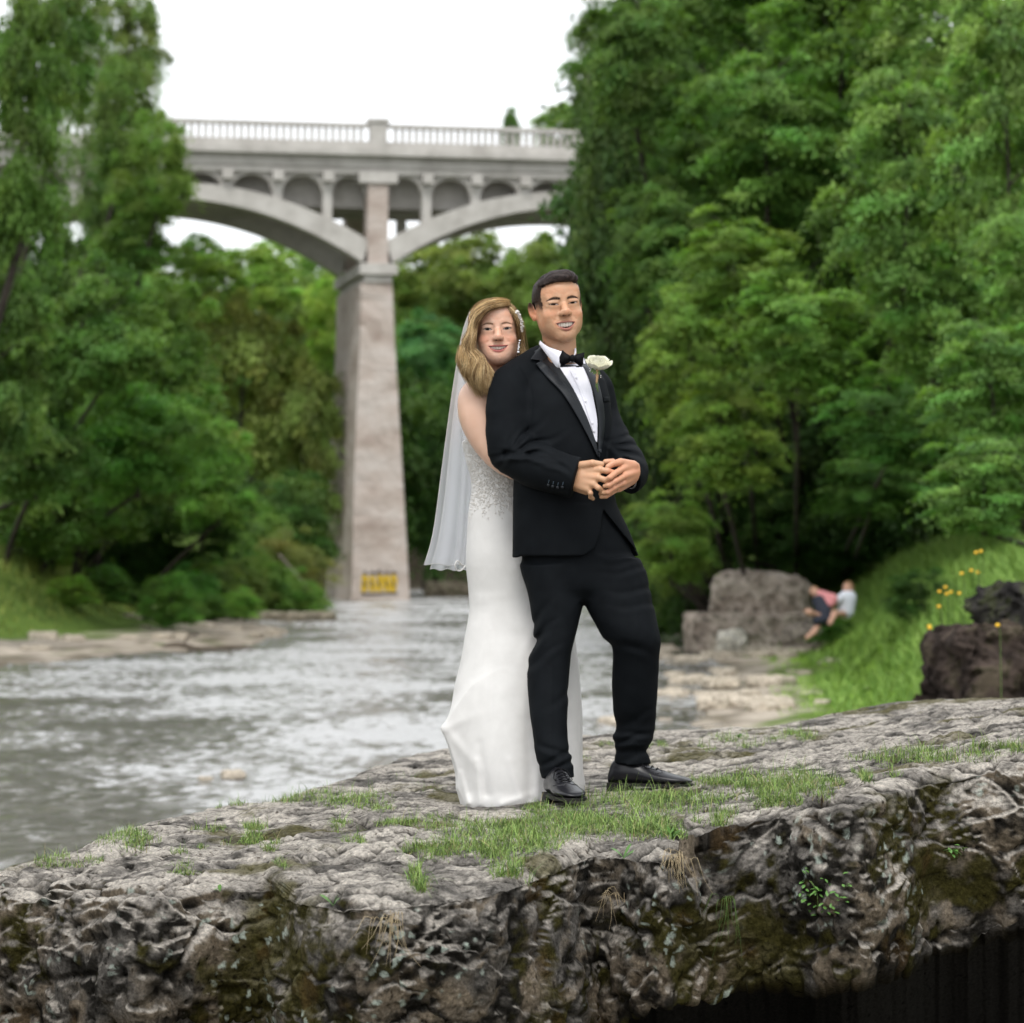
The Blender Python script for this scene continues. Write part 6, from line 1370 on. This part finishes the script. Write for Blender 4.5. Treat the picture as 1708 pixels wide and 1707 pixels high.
def tree(kind, px, top, bot, Y, wpx, tint, label, group=None):
    """crown between two photograph rows at depth Y, wpx photograph pixels wide; trunk leans back to the slope it grows on"""
    u = Y / F; x = (px - 854) * u; w = wpx * u / 1.16; h = (bot - top) * u / 1.08; zc = H + (930 - (top + bot) / 2) * u; side = 1 if x > np.interp(Y, *XR) - 3 else -1
    tall = Y < 110 and (kind != 'bush' or top < 600); bx_ = x + side * (.3 * w + 2.2) if tall else x; by_ = (max(4.5, 84 - Y) if 1060 < px < 1520 else 4.5) if tall else .3 * w; gz = float(ground_h(bx_, Y + by_)[0]); gz = min(gz, zc - h * .2)
    if kind == 'bush' and top > 700 and Y < 130: zc += (gz - .1) - (zc - h * .5)
    e = empty(KN[kind], (x, Y, gz), label, 'bush' if kind == 'bush' else 'tree', group); rz = tr_.uniform(0, 6.28)
    c = bpy.data.objects.new('crown', tr_.choice(CR[kind])); C.objects.link(c); c.parent = e; c.location = (0, 0, zc - gz); k = {'cedar': .60, 'thin': .92}.get(kind, 1.05); c.scale = (w / k, w / k, h); c.rotation_euler = (0, 0, rz); k_ = 1.15 if Y < 110 else 1.45; g_ = sum(tint) / 3 * (.0 if Y < 110 else .18); c.color = tuple((np.array(tint) * (1 - .18 * (Y >= 110)) + g_) * k_ * (1.12 if x < -5 and Y < 110 else 1)) + (1,)  # far trees paler and greyer: distance haze put into the leaf tint
    if wpx > 60:
        m = tr_.choice(LM[kind]); t = bpy.data.objects.new('trunk', m); C.objects.link(t); t.parent = e; t.location = (0, 0, (zc - gz)); t.scale = (w * .8, w * .8, h * .9); t.rotation_euler = (0, 0, rz)
        if kind == 'bush' and top > 700: return e
        b = MB(); lo = np.array((bx_ - x, by_, -.3)); hi = np.array((0, 0, zc - gz - h * .34)); r = .012 * h + .03; b.tube(cr([lo, lo * .75 + hi * .25 + (0, 0, .15 * (hi[2] - lo[2])), hi], 7), np.linspace(r * 1.2, r * .7, 7), 7); q = obj('bole', np.vstack(b.V), b.F, M['bark'], None, True); q.parent = e
    return e
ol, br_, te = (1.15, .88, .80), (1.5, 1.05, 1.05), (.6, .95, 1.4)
T = [  # trees labelled shaded carry deep shade in their dark leaf tint
 # right bank
 ('maple', 1680, -70, 520, 40, 290, (1.2, 1.2, 1.15), 'tall pale green maple filling the upper right corner'), ('maple', 1720, 300, 620, 37, 230, (1.15, 1.2, 1.1), 'pale maple boughs at the right edge, halfway up'), ('maple', 1655, 520, 780, 36, 260, (1.1, 1.2, 1.15), 'pale leafed tree leaning in at the right edge above the wildflowers'), ('maple', 1640, 720, 925, 34, 260, (1.0, 1.12, 1.0), 'bushy young maple right above the grass at the right edge'),
 ('maple', 1510, 90, 560, 47, 310, (1.05, 1.1, 1.0), 'tall maple left of the corner tree, crown past the frame top'), ('maple', 1555, 380, 690, 48, 300, (1.05, 1.15, 1.0), 'light maple boughs under the tall one at the right'), ('maple', 1480, 610, 810, 50, 260, (.8, 1.0, .9), 'mid green maple above the dark hollow\'s right half'), ('maple', 1330, 430, 700, 52, 300, (1.05, 1.1, .85), 'bright layered maple over the dark hollow'), ('maple', 1225, 350, 560, 54, 270, (1.1, 1.1, .8), 'yellow green maple bough standing out in the middle of the right wood'),
 ('maple', 1150, 460, 760, 57, 230, (1.15, 1.1, .8), 'maple with drooping bright boughs just right of the groom\'s face'), ('maple', 1205, 600, 860, 55, 250, (1.25, 1.15, .8), 'brightest drooping maple boughs right of the groom\'s shoulder'), ('maple', 1120, 800, 1010, 60, 190, (1.1, 1.1, .8), 'low maple boughs hanging by the boulder, right of the groom\'s hip'),
 ('maple', 1280, 60, 430, 60, 340, (.8, .95, .75), 'deep green maple behind the bright layered one'), ('maple', 1400, -120, 350, 62, 400, (.9, .98, .75), 'high maple crown at the top, right of the centre of the wood'), ('maple', 1570, -140, 300, 58, 380, (1.15, 1.15, 1.05), 'light green high crown at the top right'), ('maple', 1180, 40, 460, 66, 300, (.75, .88, .7), 'dark green high crown right of the cedar'), ('maple', 1170, -150, 140, 68, 330, (.7, .8, .65), 'dark crown at the frame top right of the cedar'),
 ('cedar', 1010, -60, 1010, 70, 250, (.55, .58, .62), 'tall dark cedar beside the right end of the bridge'), ('cedar', 1090, 150, 1030, 74, 260, (.45, .50, .52), 'second dark cedar just right of the tallest one'), ('broad', 1035, 10, 420, 75, 190, (.55, .58, .55), 'dark crown at the top by the right end of the bridge'), ('thin', 985, -60, 260, 72, 130, (.7, .72, .7), 'thin topped dark tree against the sky at the bridge end'), ('broad', 1030, 380, 800, 78, 190, (.5, .56, .5), 'dark tree close behind the groom\'s head'),
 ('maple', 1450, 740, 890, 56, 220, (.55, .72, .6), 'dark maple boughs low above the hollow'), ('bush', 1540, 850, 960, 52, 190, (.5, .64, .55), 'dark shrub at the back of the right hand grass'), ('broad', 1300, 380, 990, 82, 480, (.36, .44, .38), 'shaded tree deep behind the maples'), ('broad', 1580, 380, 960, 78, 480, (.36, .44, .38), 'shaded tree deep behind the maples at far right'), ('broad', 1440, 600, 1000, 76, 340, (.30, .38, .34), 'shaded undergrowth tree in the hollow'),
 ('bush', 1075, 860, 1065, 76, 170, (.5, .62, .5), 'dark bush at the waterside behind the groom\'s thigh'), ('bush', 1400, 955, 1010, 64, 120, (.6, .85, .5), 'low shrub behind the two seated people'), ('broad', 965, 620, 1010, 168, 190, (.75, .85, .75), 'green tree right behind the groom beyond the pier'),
 # beyond the bridge
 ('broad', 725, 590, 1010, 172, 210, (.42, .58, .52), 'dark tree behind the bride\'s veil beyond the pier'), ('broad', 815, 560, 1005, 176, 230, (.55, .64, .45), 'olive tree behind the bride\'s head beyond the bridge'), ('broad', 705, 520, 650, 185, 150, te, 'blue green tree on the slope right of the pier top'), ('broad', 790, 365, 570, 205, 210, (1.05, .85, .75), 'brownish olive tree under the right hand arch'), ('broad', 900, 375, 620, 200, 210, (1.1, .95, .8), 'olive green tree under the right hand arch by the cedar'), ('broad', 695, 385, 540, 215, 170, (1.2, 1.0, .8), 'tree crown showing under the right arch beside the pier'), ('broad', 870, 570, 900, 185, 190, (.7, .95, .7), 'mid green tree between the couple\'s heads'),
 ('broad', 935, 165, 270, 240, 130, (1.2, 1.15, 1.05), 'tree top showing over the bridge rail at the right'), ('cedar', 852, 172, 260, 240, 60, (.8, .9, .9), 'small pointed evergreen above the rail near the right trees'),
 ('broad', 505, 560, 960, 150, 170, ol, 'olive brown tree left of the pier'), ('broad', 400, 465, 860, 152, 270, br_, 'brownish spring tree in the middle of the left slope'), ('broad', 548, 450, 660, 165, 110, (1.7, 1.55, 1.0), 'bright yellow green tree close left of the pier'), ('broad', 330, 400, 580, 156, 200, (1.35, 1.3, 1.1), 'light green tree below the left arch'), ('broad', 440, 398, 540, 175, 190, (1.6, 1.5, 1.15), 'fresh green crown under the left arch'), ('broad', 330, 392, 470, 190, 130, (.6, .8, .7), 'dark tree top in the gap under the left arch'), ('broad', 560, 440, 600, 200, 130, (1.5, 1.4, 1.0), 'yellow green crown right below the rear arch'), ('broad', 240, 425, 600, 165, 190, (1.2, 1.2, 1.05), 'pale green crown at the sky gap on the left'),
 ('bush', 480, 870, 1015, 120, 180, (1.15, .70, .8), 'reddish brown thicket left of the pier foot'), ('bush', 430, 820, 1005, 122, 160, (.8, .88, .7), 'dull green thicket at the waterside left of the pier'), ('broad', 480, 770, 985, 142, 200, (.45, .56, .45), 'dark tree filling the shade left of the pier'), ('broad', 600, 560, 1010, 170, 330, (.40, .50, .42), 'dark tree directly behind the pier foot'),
 # left bank
 ('broad', 35, -90, 520, 58, 210, (.70, .75, .55), 'big dark green tree at the top left corner'), ('broad', -10, 340, 860, 66, 250, (.62, .68, .58), 'dark tree on the left edge of the view'), ('broad', 60, 580, 880, 74, 250, (.62, .70, .6), 'grey green tree halfway up the left edge'), ('thin', 190, -70, 560, 98, 200, (.85, .85, .8), 'half bare grey tree against the sky at the left'), ('thin', 240, 10, 440, 100, 140, (1.2, 1.2, 1.1), 'sparse leafed tree with grey twigs left of the bridge'), ('thin', 150, -60, 520, 96, 180, (.9, .9, .85), 'grey twiggy tree rising behind the corner tree'),
 ('bush', 262, 185, 400, 78, 175, (1.0, 1.0, .7), 'leafy bough reaching over the left end of the bridge'), ('bush', 200, 90, 340, 79, 150, (.85, .85, .75), 'loose crown between the half bare trees'), ('broad', 170, 430, 700, 74, 270, (.8, .9, .75), 'rounded green tree in the middle of the left bank'), ('broad', 275, 450, 770, 82, 250, (.9, .98, .72), 'green tree below the bridge\'s left end'), ('broad', 230, 620, 870, 78, 290, (.75, 1.0, .7), 'leafy tree low on the left bank'), ('broad', 365, 690, 910, 90, 180, (1.0, 1.2, .8), 'bright leafy tree right of the left bank group'), ('broad', 90, 720, 895, 82, 290, (.5, .62, .48), 'shaded tree above the left bank grass'),
 ('broad', 340, 760, 930, 104, 260, (.45, .58, .46), 'shaded tree behind the bank shrubs'), ('bush', 285, 905, 1012, 80, 140, (1.0, 1.25, .9), 'rounded light green shrub at the foot of the left bank'), ('bush', 55, 880, 950, 84, 190, (1.7, 1.5, .9), 'yellowish shrub on the grassy left bank'), ('bush', 170, 880, 960, 88, 160, (.8, 1.0, .75), 'green shrub left of the rounded light one'), ('broad', 150, 400, 620, 112, 300, (.7, .85, .7), 'large green crown behind the half bare trees'), ('broad', 30, 300, 620, 100, 260, (.5, .6, .5), 'dark crown filling behind the top left tree'), ('broad', 175, 270, 480, 90, 110, (.6, .65, .55), 'dark narrow crown behind the grey twigs'),
 ('bush', 395, 960, 1022, 96, 110, (1.1, 1.3, .85), 'small shrub near the driftwood end of the left bank'), ('bush', 345, 965, 1020, 92, 110, (.8, 1.0, .7), 'dark little shrub between the rounded one and the thicket'), ('bush', 120, 960, 1020, 78, 120, (1.3, 1.35, .8), 'low weeds and shrub at the left above the stones')]
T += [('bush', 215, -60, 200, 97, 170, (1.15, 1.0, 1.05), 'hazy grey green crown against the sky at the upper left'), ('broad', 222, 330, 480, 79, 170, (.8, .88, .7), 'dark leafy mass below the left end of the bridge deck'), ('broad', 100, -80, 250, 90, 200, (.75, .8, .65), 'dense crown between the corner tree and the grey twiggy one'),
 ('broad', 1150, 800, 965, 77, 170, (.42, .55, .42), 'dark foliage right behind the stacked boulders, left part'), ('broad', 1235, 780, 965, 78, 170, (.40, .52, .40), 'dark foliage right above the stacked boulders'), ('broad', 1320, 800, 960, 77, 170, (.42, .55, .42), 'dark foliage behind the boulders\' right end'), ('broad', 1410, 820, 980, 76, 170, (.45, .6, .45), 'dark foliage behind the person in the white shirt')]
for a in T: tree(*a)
for i in range(34):           # the woods go on past both sides of the view
    lf = i < 20; px = tr_.uniform(-1500, -140) if lf else tr_.uniform(1850, 3000); Y = tr_.uniform(62, 120) if lf else tr_.uniform(50, 90); t_ = tr_.uniform(-60, 560); k_ = tr_.uniform(.6, 1.0)
    tree('broad' if lf else 'maple', px, t_, t_ + 420, Y, 360, (k_, k_ * 1.1, k_ * .85), 'green tree of the wood beyond the edge of the view', 'woods beyond both edges of the view')
for i in range(46):           # lower and middle storey of the right wood
    px = tr_.uniform(1060, 1760); Y = tr_.uniform(60, 80); t_ = tr_.uniform(-60, 620) if px < 1100 or px > 1500 else tr_.uniform(-80, 430); k_ = tr_.uniform(.6, .95)
    tree('maple', px, t_, t_ + tr_.uniform(230, 340), Y, tr_.uniform(200, 300), (k_, k_ * 1.1, k_ * .9), 'green maple crown deep in the right hand wood', 'maples deep in the right hand wood')
for i in range(16):           # thicket along the foot of the right slope
    px = 1120 + i * 42 + tr_.uniform(-15, 15); Y = tr_.uniform(77, 84)
    tree('bush', px, tr_.uniform(820, 880), 1000, Y, 130, (.42, .55, .42), 'dark low bush at the foot of the right slope', 'dark bushes under the right hand maples')
for i in range(20):           # left wood
    px = tr_.uniform(-120, 300); Y = tr_.uniform(80, 104); t_ = tr_.uniform(430, 700); k_ = tr_.uniform(.5, .95)
    tree('broad', px, t_, t_ + tr_.uniform(210, 300), Y, tr_.uniform(190, 270), (k_, k_ * 1.08, k_ * .85), 'green tree standing deep in the left hand wood', 'trees deep in the left hand wood')
for i in range(14):
    px = 20 + i * 26; tree('bush', px, tr_.uniform(790, 850), 960, 104, 130, (.4, .52, .42), 'dark bush on the upper left slope under the trees', 'dark bushes on the left slope')
for i in range(16):
    px = 330 + i * 12 + tr_.uniform(-12, 12); Y = np.interp(px, [-60, 480], [74, 108]) + tr_.uniform(-2, 3)
    tree('bush', px, tr_.uniform(900, 945), 1020 if px > 100 else 1000, Y, 130, (tr_.uniform(.5, .9), tr_.uniform(.7, 1.0), .6), 'low bush along the top of the left bank', 'bushes along the left bank')
for i in range(70):           # wood closing the valley behind
    Y = tr_.uniform(205, 300); px = tr_.uniform(-200, 1900); gap = 230 < px < 420
    tree('broad', px, (470 if gap else 400) + tr_.uniform(-15, 40), tr_.uniform(700, 900), Y, tr_.uniform(170, 300), tuple(tr_.uniform(.6, 1.2) * np.array((1, 1, .85))), 'tree of the wood closing the valley far behind the bridge', 'wood far behind the bridge')
for i in range(14):
    Y = tr_.uniform(84, 105); px = 1080 + i * 55; t_ = tr_.uniform(-150, 500)
    tree('broad', px, t_, t_ + 480, Y, 420, (.36, .44, .38), 'shaded tree on the steep slope behind the maples', 'shaded wood on the right slope')  # dark tint puts the slope's shade into the leaf colour
# bent grey trunks seen at the left
for (a, b_, r_, lb) in (((515, 985, 112), (465, 925, 112), .035, 'pale broken branch leaning by the reddish thicket'),):
    b = MB(); b.tube(cr([P(*a), (P(*a) + P(*b_)) / 2 + (.02, 0, .02), P(*b_)], 8), r_, 6); tag(b.obj('branch', M['twig'], None, True), lb, 'branch')

# ---- bank grass, wildflowers
def bank_grass(nm, n, yr, side, hr, label, cols, dmin, dmax):
    Y = rng.uniform(yr[0], yr[1], n); d = rng.uniform(dmin, dmax, n); x = np.interp(Y, *XR) + d if side > 0 else np.interp(Y, *XL) - d; z, dl, dr = ground_h(x, Y)
    m = pn(x * .8, Y * .5, 0 * x) > -.25 * (1 + 2 * sstep(dmin + .8, dmin + 2, d)); x, Y, z, d = x[m], Y[m], z[m], d[m]; k = len(x); v = rng.random((k, 1)); c = np.array(cols[0]) * (1 - v) + np.array(cols[1]) * v
    hh = rng.uniform(hr[0], hr[1], k) * (.35 + .65 * sstep(dmin, dmin + 2.5, d)) * (1 + .4 * pn(x * .6, Y * .4, 0 * x)); V, Q, cc = blades(np.stack([x, Y, z - .02], 1), hh, np.abs(rng.normal(size=k)) * .5 + .2, c, rng.uniform(.008, .022, k), 3)
    tag(obj(nm, V, Q, M['grass'], None, True, cc), label, 'grass', kind='stuff')
bank_grass('grass', 20000, (33, 75), 1, (.25, .75), 'lush tall green grass covering the right bank', ((.11, .23, .035), (.24, .37, .07)), 1.7, 6.5)
bank_grass('grass', 9000, (40, 64), 1, (.06, .18), 'bright low turf at the edge of the right shallows', ((.20, .38, .04), (.30, .48, .07)), .9, 3.2)
bank_grass('grass', 9000, (20, 34), 1, (.15, .5), 'green and yellowish grass on the rise at the right edge', ((.16, .27, .045), (.32, .38, .09)), 1.6, 5.5)
bank_grass('grass', 14000, (64, 112), -1, (.25, .7), 'rough grass and herbs on the left bank', ((.13, .22, .04), (.32, .36, .08)), 4.6, 11)
M['flower'] = noisy('yellow_petals', [(.3, (.75, .42, .02)), (.7, (.85, .55, .05))], 8, rough=.6)
fr = random.Random(6)
for k, (px, py, Y) in enumerate([(1628, 922, 25), (1636, 920, 25.3), (1604, 957, 25), (1620, 952, 25.4), (1631, 955, 25.1), (1567, 987, 26), (1577, 980, 26.3), (1586, 988, 26), (1579, 991, 25.8), (1600, 990, 26.4), (1566, 1012, 25), (1550, 1045, 24.6), (1551, 1048, 24.4), (1664, 1043, 20.8)]):
    e = P(px, py, Y); gz = float(ground_h(e[0], Y)[0]); root = empty('wildflower', tuple(e), 'small yellow wildflower on a thin stem above the right bank grass', 'flower', 'yellow wildflowers on the right bank'); b = MB(); b.sph(e, (.018, .018, .014), 8, 5); b.obj('blossom', M['flower'], root, True)
    b = MB(); b.tube(cr([e, e + (.03, .05, -.2), (e[0] + .05, Y + .1, min(gz, e[2] - .4))], 6), .004, 4); b.obj('stem', M['leaf_green'], root, True)

# ---- two people sitting far back on the right bank
M['skin_far'] = noisy('skin_plain', [(0, (.50, .29, .21)), (1, (.56, .34, .25))], 5, rough=.6); M['pink'] = noisy('pink_cotton', [(0, (.62, .22, .24)), (1, (.72, .32, .33))], 5); M['navy'] = noisy('navy_cotton', [(0, (.02, .025, .04)), (1, (.04, .045, .065))], 5); M['white_c'] = noisy('white_tee', [(0, (.62, .66, .75)), (1, (.74, .78, .86))], 5); M['fair'] = noisy('fair_hair', [(0, (.22, .12, .06)), (1, (.34, .20, .11))], 30)
def far_person(parts, label, loc):
    e = empty('person', loc, label, 'person')
    for nm, mt, chains in parts:
        A = np.array([P(q[0], q[1], q[2]) for c in chains for q in c[0]]); R = max(c[1] for c in chains) + .05; s = SD(A.min(0) - R, A.max(0) + R, .018)
        for pts, r0, r1 in [(c[0], c[1], c[2]) for c in chains]:
            W_ = [P(*q) for q in pts]; s.chain(W_, np.linspace(r0, r1, len(W_)), k=.06)
        V, Q = s.net(); obj(nm, V, Q, M[mt], e)
YY_ = 62.
far_person([('body', 'skin_far', [([(1413, 981, YY_), (1414, 984, YY_)], .095, .10), ([(1413, 990, YY_), (1412, 996, YY_), (1411, 1020, YY_)], .055, .12), ([(1398, 1000, YY_), (1388, 1010, 61.7), (1378, 1016, 61.4)], .045, .04), ([(1410, 1025, YY_), (1392, 1024, 61.3), (1384, 1040, 61.1)], .08, .05)]), ('shirt', 'white_c', [([(1414, 998, YY_), (1411, 1020, YY_)], .18, .17), ([(1404, 996, 61.9), (1396, 1002, 61.8)], .08, .07)]), ('hair', 'fair', [([(1415, 978, 62.05), (1417, 982, 62.06)], .105, .10)])],
           'person in a white shirt with light brown hair sitting in the tall grass far behind', tuple(P(1411, 1030, YY_)))
far_person([('body', 'skin_far', [([(1358, 988, 61.6), (1360, 990, 61.6)], .09, .09), ([(1364, 994, 61.6), (1378, 1012, 61.6)], .06, .1), ([(1372, 1030, 61.4), (1350, 1022, 61.0), (1345, 1020, 61.)], .07, .05), ([(1366, 1040, 61.2), (1357, 1055, 61.), (1346, 1064, 60.9)], .06, .045)]), ('shirt', 'pink', [([(1366, 992, 61.6), (1388, 1000, 61.6)], .10, .12), ([(1374, 1004, 61.5), (1384, 1008, 61.5)], .08, .08)]), ('shorts', 'navy', [([(1366, 1004, 61.5), (1374, 1022, 61.4), (1380, 1034, 61.4)], .14, .15), ([(1376, 1034, 61.3), (1362, 1036, 61.1)], .11, .09)]), ('hair', 'fair', [([(1358, 986, 61.65), (1359, 989, 61.7)], .10, .10)])],
           'person in pink top and dark shorts leaning forward beside the big boulder', tuple(P(1375, 1040, 61.4)))
# foot of the boulder where they rest
thing_rock(boulder_mesh('boulder', (1.0, .9, .8), .03, 71, (.22, .19, .16), (.36, .31, .27), .2, .4, .2), 'boulder', (P(1345, 1052, 66)[0], 66, .35), .4, 'smaller leaning grey rock at the right foot of the big boulder')
